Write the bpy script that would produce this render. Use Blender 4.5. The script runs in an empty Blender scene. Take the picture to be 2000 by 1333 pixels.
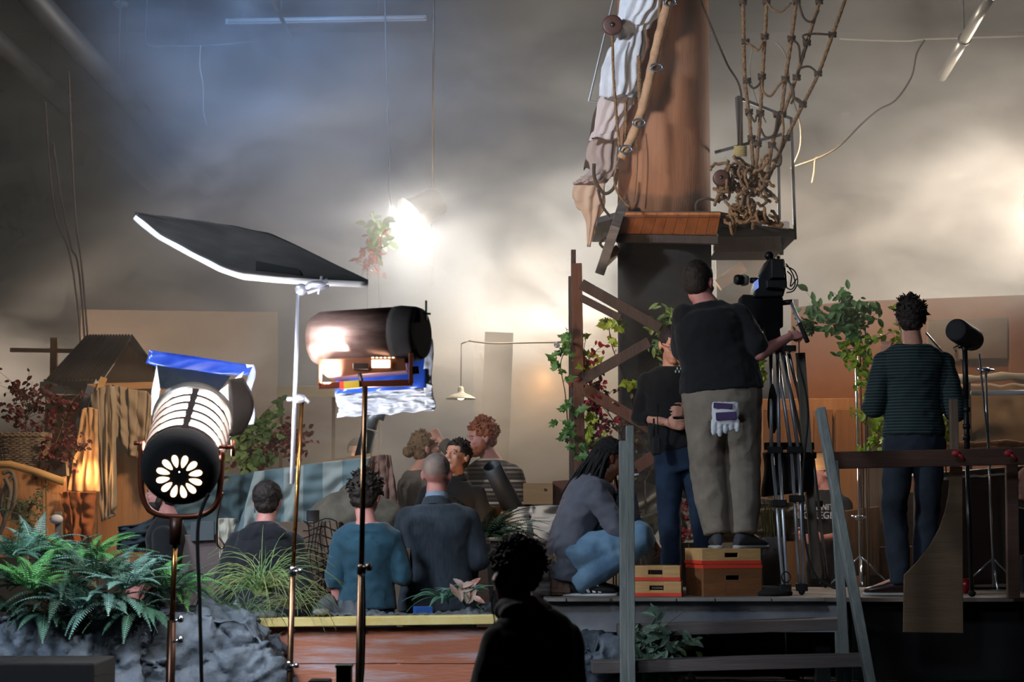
import bpy, bmesh, math, random
import numpy as np
from mathutils import Vector, Matrix, noise, Quaternion, Euler
R = math.radians
V = Vector
rnd = random.Random(7)
sc = bpy.context.scene
COL = sc.collection

# ---------------------------------------------------------------- camera
F = 3900.0                       # focal length in pixels of the 2000 px frame
CAM = V((0, 0, 1.7))
PITCH = math.atan((1010 - 666.5) / F)
cd = bpy.data.cameras.new('camera'); cam = bpy.data.objects.new('camera', cd); COL.objects.link(cam)
cam.location = CAM; cam.rotation_euler = (R(90) + PITCH, 0, 0)
cd.sensor_width = 36; cd.lens = F / 2000 * 36; cd.clip_end = 200
cd.dof.use_dof = True; cd.dof.focus_distance = 12.9; cd.dof.aperture_fstop = 3.6
sc.camera = cam

def at(px, py, d):
    """the point of the place seen at this pixel on the vertical plane d metres ahead"""
    cx, cy = (px - 1000) / F, (666.5 - py) / F
    y = math.cos(PITCH) - cy * math.sin(PITCH); z = math.sin(PITCH) + cy * math.cos(PITCH)
    k = d / y
    return V((cx * k, d, CAM.z + z * k))
def X(px, d): return (px - 1000) / F * d      # good to a per cent
def zz(py, d): return at(1000, py, d).z

# ---------------------------------------------------------------- world, exposure
w = bpy.data.worlds.new('world'); sc.world = w; w.use_nodes = True
w.node_tree.nodes['Background'].inputs[0].default_value = (.45, .6, .8, 1)
w.node_tree.nodes['Background'].inputs[1].default_value = .006
sc.view_settings.view_transform = 'Standard'; sc.view_settings.look = 'None'
sc.view_settings.exposure = 0.0; sc.view_settings.gamma = 1
sc.view_settings.use_curve_mapping = False
sc.cycles.use_denoising = True; sc.cycles.use_adaptive_sampling = True; sc.cycles.adaptive_threshold = .06; sc.cycles.adaptive_min_samples = 12
sc.cycles.volume_step_rate = .8; sc.cycles.volume_max_steps = 64
sc.cycles.volume_bounces = 0; sc.cycles.max_bounces = 5
sc.cycles.diffuse_bounces = 2; sc.cycles.glossy_bounces = 2; sc.cycles.transmission_bounces = 3
sc.cycles.sample_clamp_indirect = 4.0; sc.cycles.sample_clamp_direct = 0
sc.cycles.caustics_reflective = False; sc.cycles.caustics_refractive = False

# ---------------------------------------------------------------- lights
def light(kind, name, loc, power, col, target=None, size=.2, spot=60, blend=.6, shape=None):
    l = bpy.data.lights.new(name, kind); l.energy = power; l.color = col
    if kind == 'AREA':
        l.size = size
    else:
        l.shadow_soft_size = size
    if kind == 'SPOT':
        l.spot_size = R(spot); l.spot_blend = blend
    o = bpy.data.objects.new(name, l); COL.objects.link(o); o.location = loc
    if target is not None:
        o.rotation_euler = (V(target) - V(loc)).to_track_quat('-Z', 'Y').to_euler()
    return o
DAY = (.80, .90, 1.0); WARM = (1.0, .78, .55); TUNG = (1.0, .55, .22); PALE = (1, .93, .82)
# key from high on the left, lands on the crew working in the pit and on the deck
light('SPOT', 'key_spot', (-4.8, 9.2, 5.4), 1050, DAY, (-.1, 12.6, 1.5), size=.35, spot=56, blend=.8)
light('SPOT', 'front_wash', (-3.2, 7.0, 4.6), 1000, (.70, .84, 1), (-2.4, 11, 1.0), size=.5, spot=58, blend=.9)
light('SPOT', 'deck_wash', (-.6, 6.4, 5.0), 330, (.72, .82, 1), (2.0, 12.8, 1.6), size=.5, spot=40, blend=.9)
light('SPOT', 'sail_spot', (-3.0, 10.2, 5.6), 1700, (.80, .88, 1.0), (.95, 14.5, 4.9), size=.25, spot=34, blend=.8)
light('SPOT', 'mast_uplight', (-.4, 11.9, 2.4), 170, (1, .74, .52), (1.2, 15.0, 4.3), size=.2, spot=60, blend=.9)
# the far daylight head hanging in the smoke
light('POINT', 'far_head_light', at(806, 430, 18.1), 70, (1, .97, .92), size=.12)
# big source behind the mast platform and the one past the right of the frame
light('POINT', 'behind_mast_light', at(1262, 470, 17.2), 190, PALE, size=.3)
light('SPOT', 'plume_backlight', at(1250, 640, 17.3), 1000, PALE, at(900, 560, 17.4), size=.25, spot=62, blend=.9)  # added spot that brightens the plume, hidden behind the mast
light('POINT', 'right_head_light', at(2045, 405, 18.0), 430, (1, .86, .70), size=.3)
light('SPOT', 'right_smoke_beam', at(2100, 300, 17.8), 800, (1, .80, .60), at(1600, 560, 19.5), size=.3, spot=70, blend=1)
# cold beam high on the left
light('SPOT', 'cold_beam', (-3.6, 12.6, 7.5), 9000, (.26, .50, 1.0), at(620, 230, 20.0), size=.3, spot=38, blend=1)
light('SPOT', 'warm_smoke_beam', at(-300, 760, 18.4), 1500, (1, .80, .62), at(560, 620, 18.8), size=.3, spot=60, blend=1)
# warm lights in the set, the fills added to brighten people
light('SPOT', 'player_fill', (-2.1, 12.3, 3.6), 90, (1, .88, .76), (-.25, 14.0, 2.2), size=.2, spot=40, blend=.9)  # added fill, brightens the faces of the players
light('POINT', 'crew_fill', at(1572, 925, 15.0), 7, (1, .82, .66), size=.1)  # added lamp without a fitting, brightens the woman in the t-shirt
light('POINT', 'forearm_glow', at(948, 1012, 13.45), 1.6, TUNG, size=.04)
light('POINT', 'lantern_left', at(175, 925, 14.70), 5, TUNG, size=.06)
light('POINT', 'lantern_wall', at(1062, 745, 17.95), 7, TUNG, size=.05)
light('SPOT', 'warm_set_wash', at(1500, 250, 15.2), 380, (1, .70, .44), at(1820, 800, 16.6), size=.3, spot=75, blend=.9)
light('SPOT', 'warm_back_wash', at(1090, 470, 15.6), 520, (1, .80, .58), at(840, 860, 16.0), size=.3, spot=80, blend=.9)
light('SPOT', 'warm_left_wash', at(560, 520, 13.4), 260, (1, .72, .45), at(140, 930, 14.8), size=.2, spot=60, blend=.9)

# ---------------------------------------------------------------- object helpers
ORG = {}
def tag(o, label=None, cat=None, group=None, kind=None):
    if label: o['label'] = label
    if cat: o['category'] = cat
    if group: o['group'] = group
    if kind: o['kind'] = kind
    return o
def thing(name, label, cat, loc, group=None):
    o = bpy.data.objects.new(name, None); COL.objects.link(o); o.location = loc
    o.empty_display_size = .1
    ORG[o.name] = V(loc)
    return tag(o, label, cat, group)

class MB:
    """collects shapes in world coordinates; build() links them as one mesh object"""
    def __init__(s): s.v = []; s.f = []; s.m = []; s.mi = 0
    def add(s, vs, fs):
        n = len(s.v); s.v += [tuple(p) for p in vs]
        s.f += [tuple(i + n for i in f) for f in fs]; s.m += [s.mi] * len(fs); return s
    def frame(s, c, ux, uy, uz, hx, hy, hz):
        vs = [c + ux * (a * hx) + uy * (b * hy) + uz * (d * hz) for a in (-1, 1) for b in (-1, 1) for d in (-1, 1)]
        return s.add(vs, [(0, 1, 3, 2), (4, 6, 7, 5), (0, 4, 5, 1), (2, 3, 7, 6), (0, 2, 6, 4), (1, 5, 7, 3)])
    def box(s, c, size, rot=None):
        q = Euler(rot).to_matrix() if rot else Matrix.Identity(3)
        return s.frame(V(c), q.col[0].copy(), q.col[1].copy(), q.col[2].copy(), size[0] / 2, size[1] / 2, size[2] / 2)
    def beam(s, a, b, w, h, up=(0, -1, 0)):
        """bar from a to b: w across in the picture, h along `up`"""
        a, b = V(a), V(b); d = (b - a).normalized(); u = V(up); u = (u - d * u.dot(d)).normalized(); x = d.cross(u)
        return s.frame((a + b) / 2, d, x, u, (b - a).length / 2, w / 2, h / 2)
    def tube(s, pts, r, n=8, cap=True, closed=False):
        pts = [V(p) for p in pts]; k = len(pts)
        rs = r if isinstance(r, (list, tuple)) else [r] * k
        vs = []; u = None
        for i, p in enumerate(pts):
            if closed: d = pts[(i + 1) % k] - pts[i - 1]
            else: d = pts[min(i + 1, k - 1)] - pts[max(i - 1, 0)]
            d = d.normalized() if d.length > 1e-9 else V((0, 0, 1))
            if u is None: u = d.orthogonal().normalized()
            else:
                u = u - d * u.dot(d); u = u.normalized() if u.length > 1e-6 else d.orthogonal().normalized()
            w2 = d.cross(u)
            for j in range(n):
                t = 2 * math.pi * j / n; vs.append(p + (u * math.cos(t) + w2 * math.sin(t)) * rs[i])
        fs = []
        for i in range(k if closed else k - 1):
            for j in range(n):
                a, b = i * n + j, i * n + (j + 1) % n; i2 = (i + 1) % k
                fs.append((a, b, i2 * n + (j + 1) % n, i2 * n + j))
        if cap and not closed: fs += [tuple(range(n))[::-1], tuple(range((k - 1) * n, k * n))]
        return s.add(vs, fs)
    def cyl(s, a, b, r, r2=None, n=20): return s.tube([a, b], [r, r if r2 is None else r2], n)
    def lathe(s, a, axis, prof, n=28, cap=True):
        """profile [(distance along axis, radius)] turned about a"""
        a = V(a); d = V(axis).normalized(); u = d.orthogonal().normalized(); w2 = d.cross(u); vs = []
        for t, r in prof:
            for j in range(n):
                g = 2 * math.pi * j / n; vs.append(a + d * t + (u * math.cos(g) + w2 * math.sin(g)) * r)
        fs = [(i * n + j, i * n + (j + 1) % n, (i + 1) * n + (j + 1) % n, (i + 1) * n + j) for i in range(len(prof) - 1) for j in range(n)]
        if cap: fs += [tuple(range(n))[::-1], tuple(range((len(prof) - 1) * n, len(prof) * n))]
        return s.add(vs, fs)
    def ball(s, c, r, n=14, m=10, rot=None):
        r = V(r) if hasattr(r, '__len__') else V((r, r, r)); q = rot if rot is not None else Matrix.Identity(3); c = V(c)
        vs = [c + q @ V((0, 0, r.z))]
        for i in range(1, m):
            p = math.pi * i / m
            for j in range(n):
                t = 2 * math.pi * j / n
                vs.append(c + q @ V((r.x * math.sin(p) * math.cos(t), r.y * math.sin(p) * math.sin(t), r.z * math.cos(p))))
        vs.append(c + q @ V((0, 0, -r.z)))
        fs = [(0, 1 + j, 1 + (j + 1) % n) for j in range(n)]
        for i in range(m - 2):
            for j in range(n):
                a = 1 + i * n + j; b = 1 + i * n + (j + 1) % n; fs.append((a, a + n, b + n, b))
        e = len(vs) - 1; o = 1 + (m - 2) * n
        fs += [(e, o + (j + 1) % n, o + j) for j in range(n)]
        return s.add(vs, fs)
    def rings(s, secs, n=20):
        """loft: secs = [(centre, half vector, half vector)]"""
        vs = []
        for c, a, b in secs:
            for j in range(n):
                t = 2 * math.pi * j / n; vs.append(V(c) + V(a) * math.cos(t) + V(b) * math.sin(t))
        k = len(secs)
        fs = [(i * n + j, i * n + (j + 1) % n, (i + 1) * n + (j + 1) % n, (i + 1) * n + j) for i in range(k - 1) for j in range(n)]
        fs += [tuple(range(n))[::-1], tuple(range((k - 1) * n, k * n))]
        return s.add(vs, fs)
    def prism(s, poly, ext):
        """polygon (world points) swept by ext"""
        n = len(poly); e = V(ext); vs = [V(p) for p in poly] + [V(p) + e for p in poly]
        return s.add(vs, [tuple(range(n))[::-1], tuple(range(n, 2 * n))] + [(i, (i + 1) % n, n + (i + 1) % n, n + i) for i in range(n)])
    def sheet(s, fn, nu, nv):
        vs = [fn(i / nu, j / nv) for j in range(nv + 1) for i in range(nu + 1)]
        return s.add(vs, [(j * (nu + 1) + i, j * (nu + 1) + i + 1, (j + 1) * (nu + 1) + i + 1, (j + 1) * (nu + 1) + i) for j in range(nv) for i in range(nu)])
    def build(s, name, mat, parent=None, smooth=False, bevel=0, solid=0, label=None, cat=None, group=None, kind=None, sub=0, origin=None):
        if parent is not None: org = ORG[parent.name]
        elif origin is not None: org = V(origin)
        else:
            a = np.array(s.v); org = V(((a[:, 0].min() + a[:, 0].max()) / 2, (a[:, 1].min() + a[:, 1].max()) / 2, a[:, 2].min()))
        me = bpy.data.meshes.new(name); me.from_pydata([(p[0] - org.x, p[1] - org.y, p[2] - org.z) for p in s.v], [], s.f)
        mats = mat if isinstance(mat, (list, tuple)) else [mat]
        for x in mats: me.materials.append(x)
        if len(mats) > 1: me.polygons.foreach_set('material_index', s.m)
        bm = bmesh.new(); bm.from_mesh(me)
        bmesh.ops.recalc_face_normals(bm, faces=bm.faces); bm.to_mesh(me); bm.free()
        if smooth: me.polygons.foreach_set('use_smooth', [True] * len(me.polygons))
        me.update()
        o = bpy.data.objects.new(name, me); COL.objects.link(o)
        if parent is not None: o.parent = parent
        else: o.location = org
        ORG[o.name] = org
        if solid:
            m = o.modifiers.new('solid', 'SOLIDIFY'); m.thickness = solid; m.offset = 0
        if bevel:
            m = o.modifiers.new('bevel', 'BEVEL'); m.width = bevel; m.segments = 2; m.limit_method = 'ANGLE'; m.angle_limit = R(40)
        if sub:
            m = o.modifiers.new('sub', 'SUBSURF'); m.levels = sub; m.render_levels = sub
        return tag(o, label, cat, group, kind)

def nz(p, f=1.0, s=0.0): return noise.noise(V((p[0] * f + s, p[1] * f + s * 1.7, p[2] * f - s)))

# ---------------------------------------------------------------- materials
def lin(c):
    return tuple((x / 12.92 if x <= .04045 else ((x + .055) / 1.055) ** 2.4) for x in c)
def hexc(h):
    h = h.lstrip('#'); return lin(tuple(int(h[i:i + 2], 16) / 255 for i in (0, 2, 4)))
MATS = {}
def mat(name, col, rough=.8, metal=0, col2=None, scale=6, stretch=(1, 1, 1), bump=0, bscale=40, detail=5, contrast=(.35, .65), emit=0, ecol=None, sheen=0, alpha=1, spec=.5, trans=0, sss=0):
    if name in MATS: return MATS[name]
    m = bpy.data.materials.new(name); m.use_nodes = True; nt = m.node_tree; b = nt.nodes['Principled BSDF']
    c = hexc(col) if isinstance(col, str) else col
    b.inputs['Base Color'].default_value = (*c, 1); b.inputs['Roughness'].default_value = rough; b.inputs['Metallic'].default_value = metal
    b.inputs['Specular IOR Level'].default_value = spec; b.inputs['Sheen Weight'].default_value = sheen; b.inputs['Alpha'].default_value = alpha
    b.inputs['Transmission Weight'].default_value = trans
    tc = nt.nodes.new('ShaderNodeTexCoord'); mp = nt.nodes.new('ShaderNodeMapping'); mp.inputs['Scale'].default_value = stretch
    nt.links.new(tc.outputs['Object'], mp.inputs[0])
    if col2 is not None:
        n = nt.nodes.new('ShaderNodeTexNoise'); n.inputs['Scale'].default_value = scale; n.inputs['Detail'].default_value = detail
        n.inputs['Roughness'].default_value = .6
        nt.links.new(mp.outputs[0], n.inputs['Vector'])
        r = nt.nodes.new('ShaderNodeValToRGB'); r.color_ramp.elements[0].position = contrast[0]; r.color_ramp.elements[1].position = contrast[1]
        r.color_ramp.elements[0].color = (*c, 1); c2 = hexc(col2) if isinstance(col2, str) else col2; r.color_ramp.elements[1].color = (*c2, 1)
        nt.links.new(n.outputs[0], r.inputs[0]); nt.links.new(r.outputs[0], b.inputs['Base Color'])
    if bump:
        n2 = nt.nodes.new('ShaderNodeTexNoise'); n2.inputs['Scale'].default_value = bscale; n2.inputs['Detail'].default_value = 4
        nt.links.new(mp.outputs[0], n2.inputs['Vector'])
        bp = nt.nodes.new('ShaderNodeBump'); bp.inputs['Strength'].default_value = bump; bp.inputs['Distance'].default_value = .01
        nt.links.new(n2.outputs[0], bp.inputs['Height']); nt.links.new(bp.outputs[0], b.inputs['Normal'])
    if emit:
        b.inputs['Emission Color'].default_value = (*(ecol or c), 1); b.inputs['Emission Strength'].default_value = emit
    MATS[name] = m
    return m
def banded(name, cols, axis=2, freq=10, rough=.9, wob=0):
    """stripes of the listed colours along an object axis, freq bands a metre"""
    m = bpy.data.materials.new(name); m.use_nodes = True; nt = m.node_tree; b = nt.nodes['Principled BSDF']; b.inputs['Roughness'].default_value = rough
    tc = nt.nodes.new('ShaderNodeTexCoord'); sp = nt.nodes.new('ShaderNodeSeparateXYZ')
    nt.links.new(tc.outputs['Object'], sp.inputs[0])
    mu = nt.nodes.new('ShaderNodeMath'); mu.operation = 'MULTIPLY'; mu.inputs[1].default_value = freq / len(cols)
    nt.links.new(sp.outputs[axis], mu.inputs[0]); src = mu.outputs[0]
    fr = nt.nodes.new('ShaderNodeMath'); fr.operation = 'FRACT'; nt.links.new(src, fr.inputs[0])
    r = nt.nodes.new('ShaderNodeValToRGB'); r.color_ramp.interpolation = 'CONSTANT'
    el = r.color_ramp.elements
    while len(el) < len(cols): el.new(.5)
    for i, c in enumerate(cols): el[i].position = i / len(cols)
    for i, c in enumerate(cols): el[i].color = (*(hexc(c) if isinstance(c, str) else c), 1)
    nt.links.new(fr.outputs[0], r.inputs[0]); nt.links.new(r.outputs[0], b.inputs['Base Color'])
    MATS[name] = m
    return m
def wood(name, a, b, along=0, sc_=9, rough=.7, bump=.25):
    st = [7, 7, 7]; st[along] = .6
    return mat(name, a, rough, col2=b, scale=sc_ / 4, stretch=tuple(st), bump=bump, bscale=12, contrast=(.3, .7), detail=7)
BLACK = mat('black_paint', '#0b0b0d', .5)
MATTE = mat('matte_black', '#08080a', .9)
STEEL = mat('steel', '#c4c9d2', .42, .75)
DARKSTEEL = mat('dark_steel', '#4a4038', .35, .85)
CHROME = mat('bright_steel', '#dfe4ee', .18, .95)
PLY = wood('plywood', '#a87a50', '#8d6240', 2)
GREYPOST = mat('grey_paint', '#7b8280', .75, col2='#636b6a', scale=3, stretch=(8, 8, 1), bump=.3, bscale=14)
DECK = mat('deck_paint', '#969ba3', .8, col2='#787f88', scale=2.5, bump=.2)
ROPE = mat('rope_tan', '#8d6b47', .95, col2='#5d432b', scale=60, stretch=(1, 1, 1), bump=.8, bscale=120)
ROPED = mat('rope_dark', '#4c3a29', .95, col2='#33251a', scale=50, bump=.8, bscale=100)
# ================================================================ the shell of the studio
WALLM = mat('studio_wall', '#383430', .95, col2='#2b2826', scale=.6, bump=.1)
CEILM = mat('studio_ceiling', '#1c1f22', .95, col2='#15171a', scale=.8)
FLOORM = mat('studio_floor', '#16161a', .6, col2='#0e0e10', scale=1.4)
def slab(name, c, size, m): return MB().box(c, size).build(name, m, kind='structure')
slab('floor', (0, 13, -.1), (26, 30, .2), FLOORM)
slab('wall_back', (0, 26.1, 4.3), (26, .2, 8.6), WALLM)
slab('wall_left', (-13.1, 13, 4.3), (.2, 30, 8.6), WALLM)
slab('wall_right', (13.1, 13, 4.3), (.2, 30, 8.6), WALLM)
slab('ceiling', (0, 13, 8.2), (26, 30, .2), CEILM)

# haze over the set: one body of smoke, thicker where the plume rises
hz = bpy.data.materials.new('studio_haze'); hz.use_nodes = True; nt = hz.node_tree; nt.nodes.clear()
out = nt.nodes.new('ShaderNodeOutputMaterial'); vs_ = nt.nodes.new('ShaderNodeVolumeScatter'); vs_.inputs['Anisotropy'].default_value = .25
vs_.inputs['Color'].default_value = (.97, .95, .92, 1)
nt.links.new(vs_.outputs[0], out.inputs['Volume'])
tc = nt.nodes.new('ShaderNodeTexCoord')
def N(t, **k):
    n = nt.nodes.new(t)
    for a, b in k.items(): setattr(n, a, b)
    return n
def L(a, b): nt.links.new(a, b)
def val(x, y, op):
    n = N('ShaderNodeMath', operation=op)
    for i, q in enumerate((x, y)):
        if q is None: continue
        if isinstance(q, (int, float)): n.inputs[i].default_value = q
        else: L(q, n.inputs[i])
    return n.outputs[0]
mp = N('ShaderNodeMapping'); mp.inputs['Rotation'].default_value = (0, R(-35), 0); mp.inputs['Scale'].default_value = (.55, .5, 1.1)
L(tc.outputs['Object'], mp.inputs[0])
n1 = N('ShaderNodeTexNoise'); n1.inputs['Scale'].default_value = 1.25; n1.inputs['Detail'].default_value = 6; n1.inputs['Roughness'].default_value = .6; n1.inputs['Distortion'].default_value = .9
L(mp.outputs[0], n1.inputs[0])
mr = N('ShaderNodeMapRange'); mr.inputs['From Min'].default_value = .40; mr.inputs['From Max'].default_value = .64; mr.inputs['To Min'].default_value = .22; mr.inputs['To Max'].default_value = 2.1
L(n1.outputs[0], mr.inputs[0])
HB = (0, 19.6, 4.3)          # centre of the haze box
def blob(px, py, d, r, amp):
    """a thicker puff, falling off over r metres"""
    c = at(px, py, d) - V(HB)
    s_ = N('ShaderNodeVectorMath', operation='DISTANCE'); L(tc.outputs['Object'], s_.inputs[0]); s_.inputs[1].default_value = c
    m_ = N('ShaderNodeMapRange', interpolation_type='SMOOTHSTEP'); m_.inputs['From Min'].default_value = r; m_.inputs['From Max'].default_value = 0
    m_.inputs['To Min'].default_value = 0; m_.inputs['To Max'].default_value = amp
    L(s_.outputs['Value'], m_.inputs[0]); return m_.outputs[0]
base = .07
dens = None
for b_ in [(930, 570, 17.4, 1.5, .85), (850, 690, 16.8, .8, .9), (1030, 440, 17.6, 1.1, .18), (470, 220, 19.5, 2.2, .32), (850, 200, 19.5, 2.2, .22), (1750, 500, 19, 2.6, .10), (790, 600, 17.6, 1.1, .40), (420, 690, 18.0, 2.4, .13), (660, 640, 17.6, 1.5, .16), (800, 820, 16.4, 2.0, .10)]:
    o_ = blob(*b_); dens = o_ if dens is None else val(dens, o_, 'ADD')
dens = val(dens, base, 'ADD'); dens = val(dens, mr.outputs[0], 'MULTIPLY')
sx_ = N('ShaderNodeSeparateXYZ'); L(tc.outputs['Object'], sx_.inputs[0])
def ramp(sock, a, b):
    m_ = N('ShaderNodeMapRange', interpolation_type='SMOOTHSTEP'); m_.inputs['From Min'].default_value = a; m_.inputs['From Max'].default_value = b
    L(sock, m_.inputs[0]); return m_.outputs[0]
# the smoke stays above the flats on the right
low = val(ramp(sx_.outputs['X'], .8, 1.8), val(1.0, ramp(sx_.outputs['Z'], -1.7, -.6), 'SUBTRACT'), 'MULTIPLY')
dens = val(dens, val(1.0, val(low, .85, 'MULTIPLY'), 'SUBTRACT'), 'MULTIPLY')
L(dens, vs_.inputs['Density'])
hb = MB().box(HB, (15, 11.6, 7.4)).build('studio_haze', hz, label='smoky haze hanging over the whole set', cat='haze', kind='stuff', origin=HB)
# ================================================================ people
SKINM = mat('skin_pale', '#c9957f', .55, col2='#b98470', scale=12, spec=.35)
SKINP = mat('skin_pink', '#c88f86', .55, col2='#b97b74', scale=12, spec=.35)
SKIND = mat('skin_brown', '#7a4b35', .5, col2='#683d2b', scale=12, spec=.4)
EYEW = mat('eye_white', '#a3968e', .35); EYED = mat('iris_dark', '#1b120d', .25); LIPM = mat('lips', '#9c5a52', .5)
BROWD = mat('hair_dark', '#17100d', .7, col2='#2a1c16', scale=40, bump=.6, bscale=90)
BROWR = mat('hair_red', '#a8562a', .65, col2='#6e3115', scale=35, bump=.6, bscale=90)
BROWG = mat('hair_fair', '#8a6a48', .7, col2='#5f452c', scale=35, bump=.6, bscale=90)
GREYH = mat('hair_grey', '#6f6a68', .8, col2='#a08a80', scale=9, bump=.3, bscale=120)

def remesh(mb, vox, smooth=3, disp=None):
    """join what an MB holds into one continuous surface and return it as an MB"""
    me = bpy.data.meshes.new('t'); me.from_pydata(mb.v, [], mb.f)
    bm = bmesh.new(); bm.from_mesh(me); bmesh.ops.recalc_face_normals(bm, faces=bm.faces); bm.to_mesh(me); bm.free()
    o = bpy.data.objects.new('t', me); COL.objects.link(o)
    m = o.modifiers.new('r', 'REMESH'); m.mode = 'VOXEL'; m.voxel_size = vox; m.adaptivity = 0
    if smooth:
        s = o.modifiers.new('s', 'SMOOTH'); s.factor = .5; s.iterations = smooth
    dg = bpy.context.evaluated_depsgraph_get(); e = o.evaluated_get(dg); m2 = e.to_mesh()
    n = len(m2.vertices); co = np.empty(n * 3, 'f'); m2.vertices.foreach_get('co', co); no = np.empty(n * 3, 'f'); m2.vertices.foreach_get('normal', no)
    co = co.reshape(-1, 3); no = no.reshape(-1, 3); fs = [tuple(p.vertices) for p in m2.polygons]
    e.to_mesh_clear(); bpy.data.objects.remove(o); bpy.data.meshes.remove(me)
    if disp:
        for i in range(n):
            d = disp(co[i], no[i])
            if d: co[i] += no[i] * d
    r = MB(); r.v = [tuple(map(float, c)) for c in co]; r.f = fs; r.m = [0] * len(fs); return r

def xf(mb, mtx):
    mb.v = [tuple(mtx @ V(p)) for p in mb.v]; return mb
def fold(amp, seed=0, f=9, st=.45):
    """soft wrinkles: noise ridges lying mostly across"""
    def g(c, n):
        a = noise.noise(V((c[0] * f + seed, c[1] * f, c[2] * f * (1 / st) * .5 + seed * 3)))
        b = noise.noise(V((c[0] * f * 2.1 - seed, c[1] * f * 2.1 + 5, c[2] * f * 2.6)))
        return amp * ((1 - abs(a) * 2) * .7 + b * .5)
    return g

def hand(mb, w, d, n, curl=.5, side=1, r=.0085, L_=1.0, spread=.35):
    """palm and five fingers: w wrist, d towards the fingertips, n out of the back of the hand, side: which side the thumb is"""
    d = V(d).normalized(); n = V(n); n = (n - d * n.dot(d)).normalized(); x = d.cross(n) * side
    w = V(w)
    mb.rings([(w - d * .01, x * .024, n * .02), (w + d * .03, x * .036, n * .018), (w + d * .07, x * .041, n * .015), (w + d * .09, x * .038, n * .012)], 14)
    for k, (o, l) in enumerate(((-.031, .062), (-.011, .075), (.010, .080), (.030, .072))):
        p = w + d * .085 + x * o; dd = (d + x * (o * spread * 6)).normalized(); a = curl * .75; pts = [p]
        for j in range(3):
            a += curl * .75
            q = dd * math.cos(a) - n * math.sin(a); p = p + q * (l * (.45, .32, .26)[j]); pts.append(p)
        mb.tube(pts, [r * 1.05, r, r * .95, r * .8], 8)
        mb.ball(pts[-1], r * .8, 8, 6)
    p = w + d * .02 + x * .028; t1 = p + (d * .6 + x * .7 - n * .3).normalized() * .04; t2 = t1 + (d * .9 + x * .1 - n * (.3 + curl * .6)).normalized() * .032; t3 = t2 + (d * .7 - x * .3 * curl - n * (.5 * curl + .2)).normalized() * .026
    mb.tube([p, t1, t2, t3], [.014, .011, .010, .008], 8); mb.ball(t3, .0085, 8, 6)

def headprims(mb, Mh, s=1.0, jaw=1.0, ear=True):
    q = Mh.to_3x3(); c = Mh.translation
    def P(x, y, z): return Mh @ V((x * s, y * s, z * s))
    qn = q.normalized() if hasattr(q, 'normalized') else q
    mb.ball(P(0, -.014, .030), (.074 * s, .094 * s, .086 * s), 24, 16, q)
    mb.ball(P(0, .030, -.028), (.060 * s * jaw, .062 * s, .080 * s), 20, 14, q)
    mb.ball(P(0, .050, -.086), (.036 * s * jaw, .036 * s, .026 * s), 14, 10, q)
    mb.ball(P(0, .015, -.062), (.056 * s * jaw, .055 * s, .040 * s), 16, 10, q)
    mb.ball(P(0, .076, .022), (.046 * s, .016 * s, .010 * s), 14, 8, q)
    for k in (-1, 1):
        mb.ball(P(k * .036, .066, -.022), (.020 * s, .018 * s, .018 * s), 12, 8, q)
        if ear:
            mb.ball(P(k * .076, -.012, -.008), (.008 * s, .019 * s, .030 * s), 10, 8, q)
            mb.ball(P(k * .083, -.018, .002), (.006 * s, .014 * s, .021 * s), 10, 8, q)
        mb.ball(P(k * .009, .098, -.030), (.008 * s, .010 * s, .008 * s), 8, 6, q)
    mb.rings([(P(0, .084, .018), q.col[0] * .008 * s, q.col[1] * .012 * s), (P(0, .098, -.010), q.col[0] * .010 * s, q.col[1] * .012 * s), (P(0, .106, -.030), q.col[0] * .011 * s, q.col[1] * .012 * s)], 10)
    mb.ball(P(0, .089, -.052), (.024 * s, .010 * s, .006 * s), 12, 8, q)
    mb.ball(P(0, .088, -.063), (.021 * s, .010 * s, .007 * s), 12, 8, q)

def hmat(c, yaw=0, pitch=0, roll=0):
    """head frame: yaw 0 looks away from the camera (+Y), 90 looks left, -90 right; pitch up positive"""
    return Matrix.Translation(V(c)) @ Euler((0, 0, R(yaw))).to_matrix().to_4x4() @ Euler((R(pitch), R(roll), 0)).to_matrix().to_4x4()

SEC = [(-.10, .150, .105), (0, .172, .118), (.10, .172, .118), (.20, .158, .108), (.32, .148, .102), (.46, .160, .112), (.58, .178, .120), (.66, .184, .114), (.73, .172, .102), (.79, .152, .092), (.84, .126, .084), (.88, .098, .076), (.92, .068, .066)]
def frames(sk):
    """spine frames by parameter 0 (crotch) .. .9 (neck base) metres along"""
    pts = [sk['pelvis'], sk['waist'], sk['chest'], sk['neck']]
    ks = [.05, .27, .55, .9]
    sx = sk['side_hip'].normalized(); ss = sk['side_sh'].normalized()
    def at_(t):
        if t <= ks[0]: p = pts[0] + (pts[0] - pts[1]).normalized() * (ks[0] - t) * 1.0; d = (pts[1] - pts[0]); u = 0
        else:
            for i in range(3):
                if t <= ks[i + 1] or i == 2:
                    u = (t - ks[i]) / (ks[i + 1] - ks[i]); P0 = pts[max(i - 1, 0)]; P1 = pts[i]; P2 = pts[i + 1]; P3 = pts[min(i + 2, 3)]
                    if i == 0: P0 = P1 * 2 - P2
                    if i == 2: P3 = P2 * 2 - P1
                    p = .5 * ((2 * P1) + (P2 - P0) * u + (2 * P0 - 5 * P1 + 4 * P2 - P3) * u * u + (3 * P1 - P0 - 3 * P2 + P3) * u ** 3)
                    d = .5 * ((P2 - P0) + 2 * (2 * P0 - 5 * P1 + 4 * P2 - P3) * u + 3 * (3 * P1 - P0 - 3 * P2 + P3) * u * u); break
        d = d.normalized(); k = max(0, min(1, t / .7)); x = (sx * (1 - k) + ss * k); x = (x - d * x.dot(d)).normalized(); y = d.cross(x)
        return p, x, y
    return at_
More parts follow.
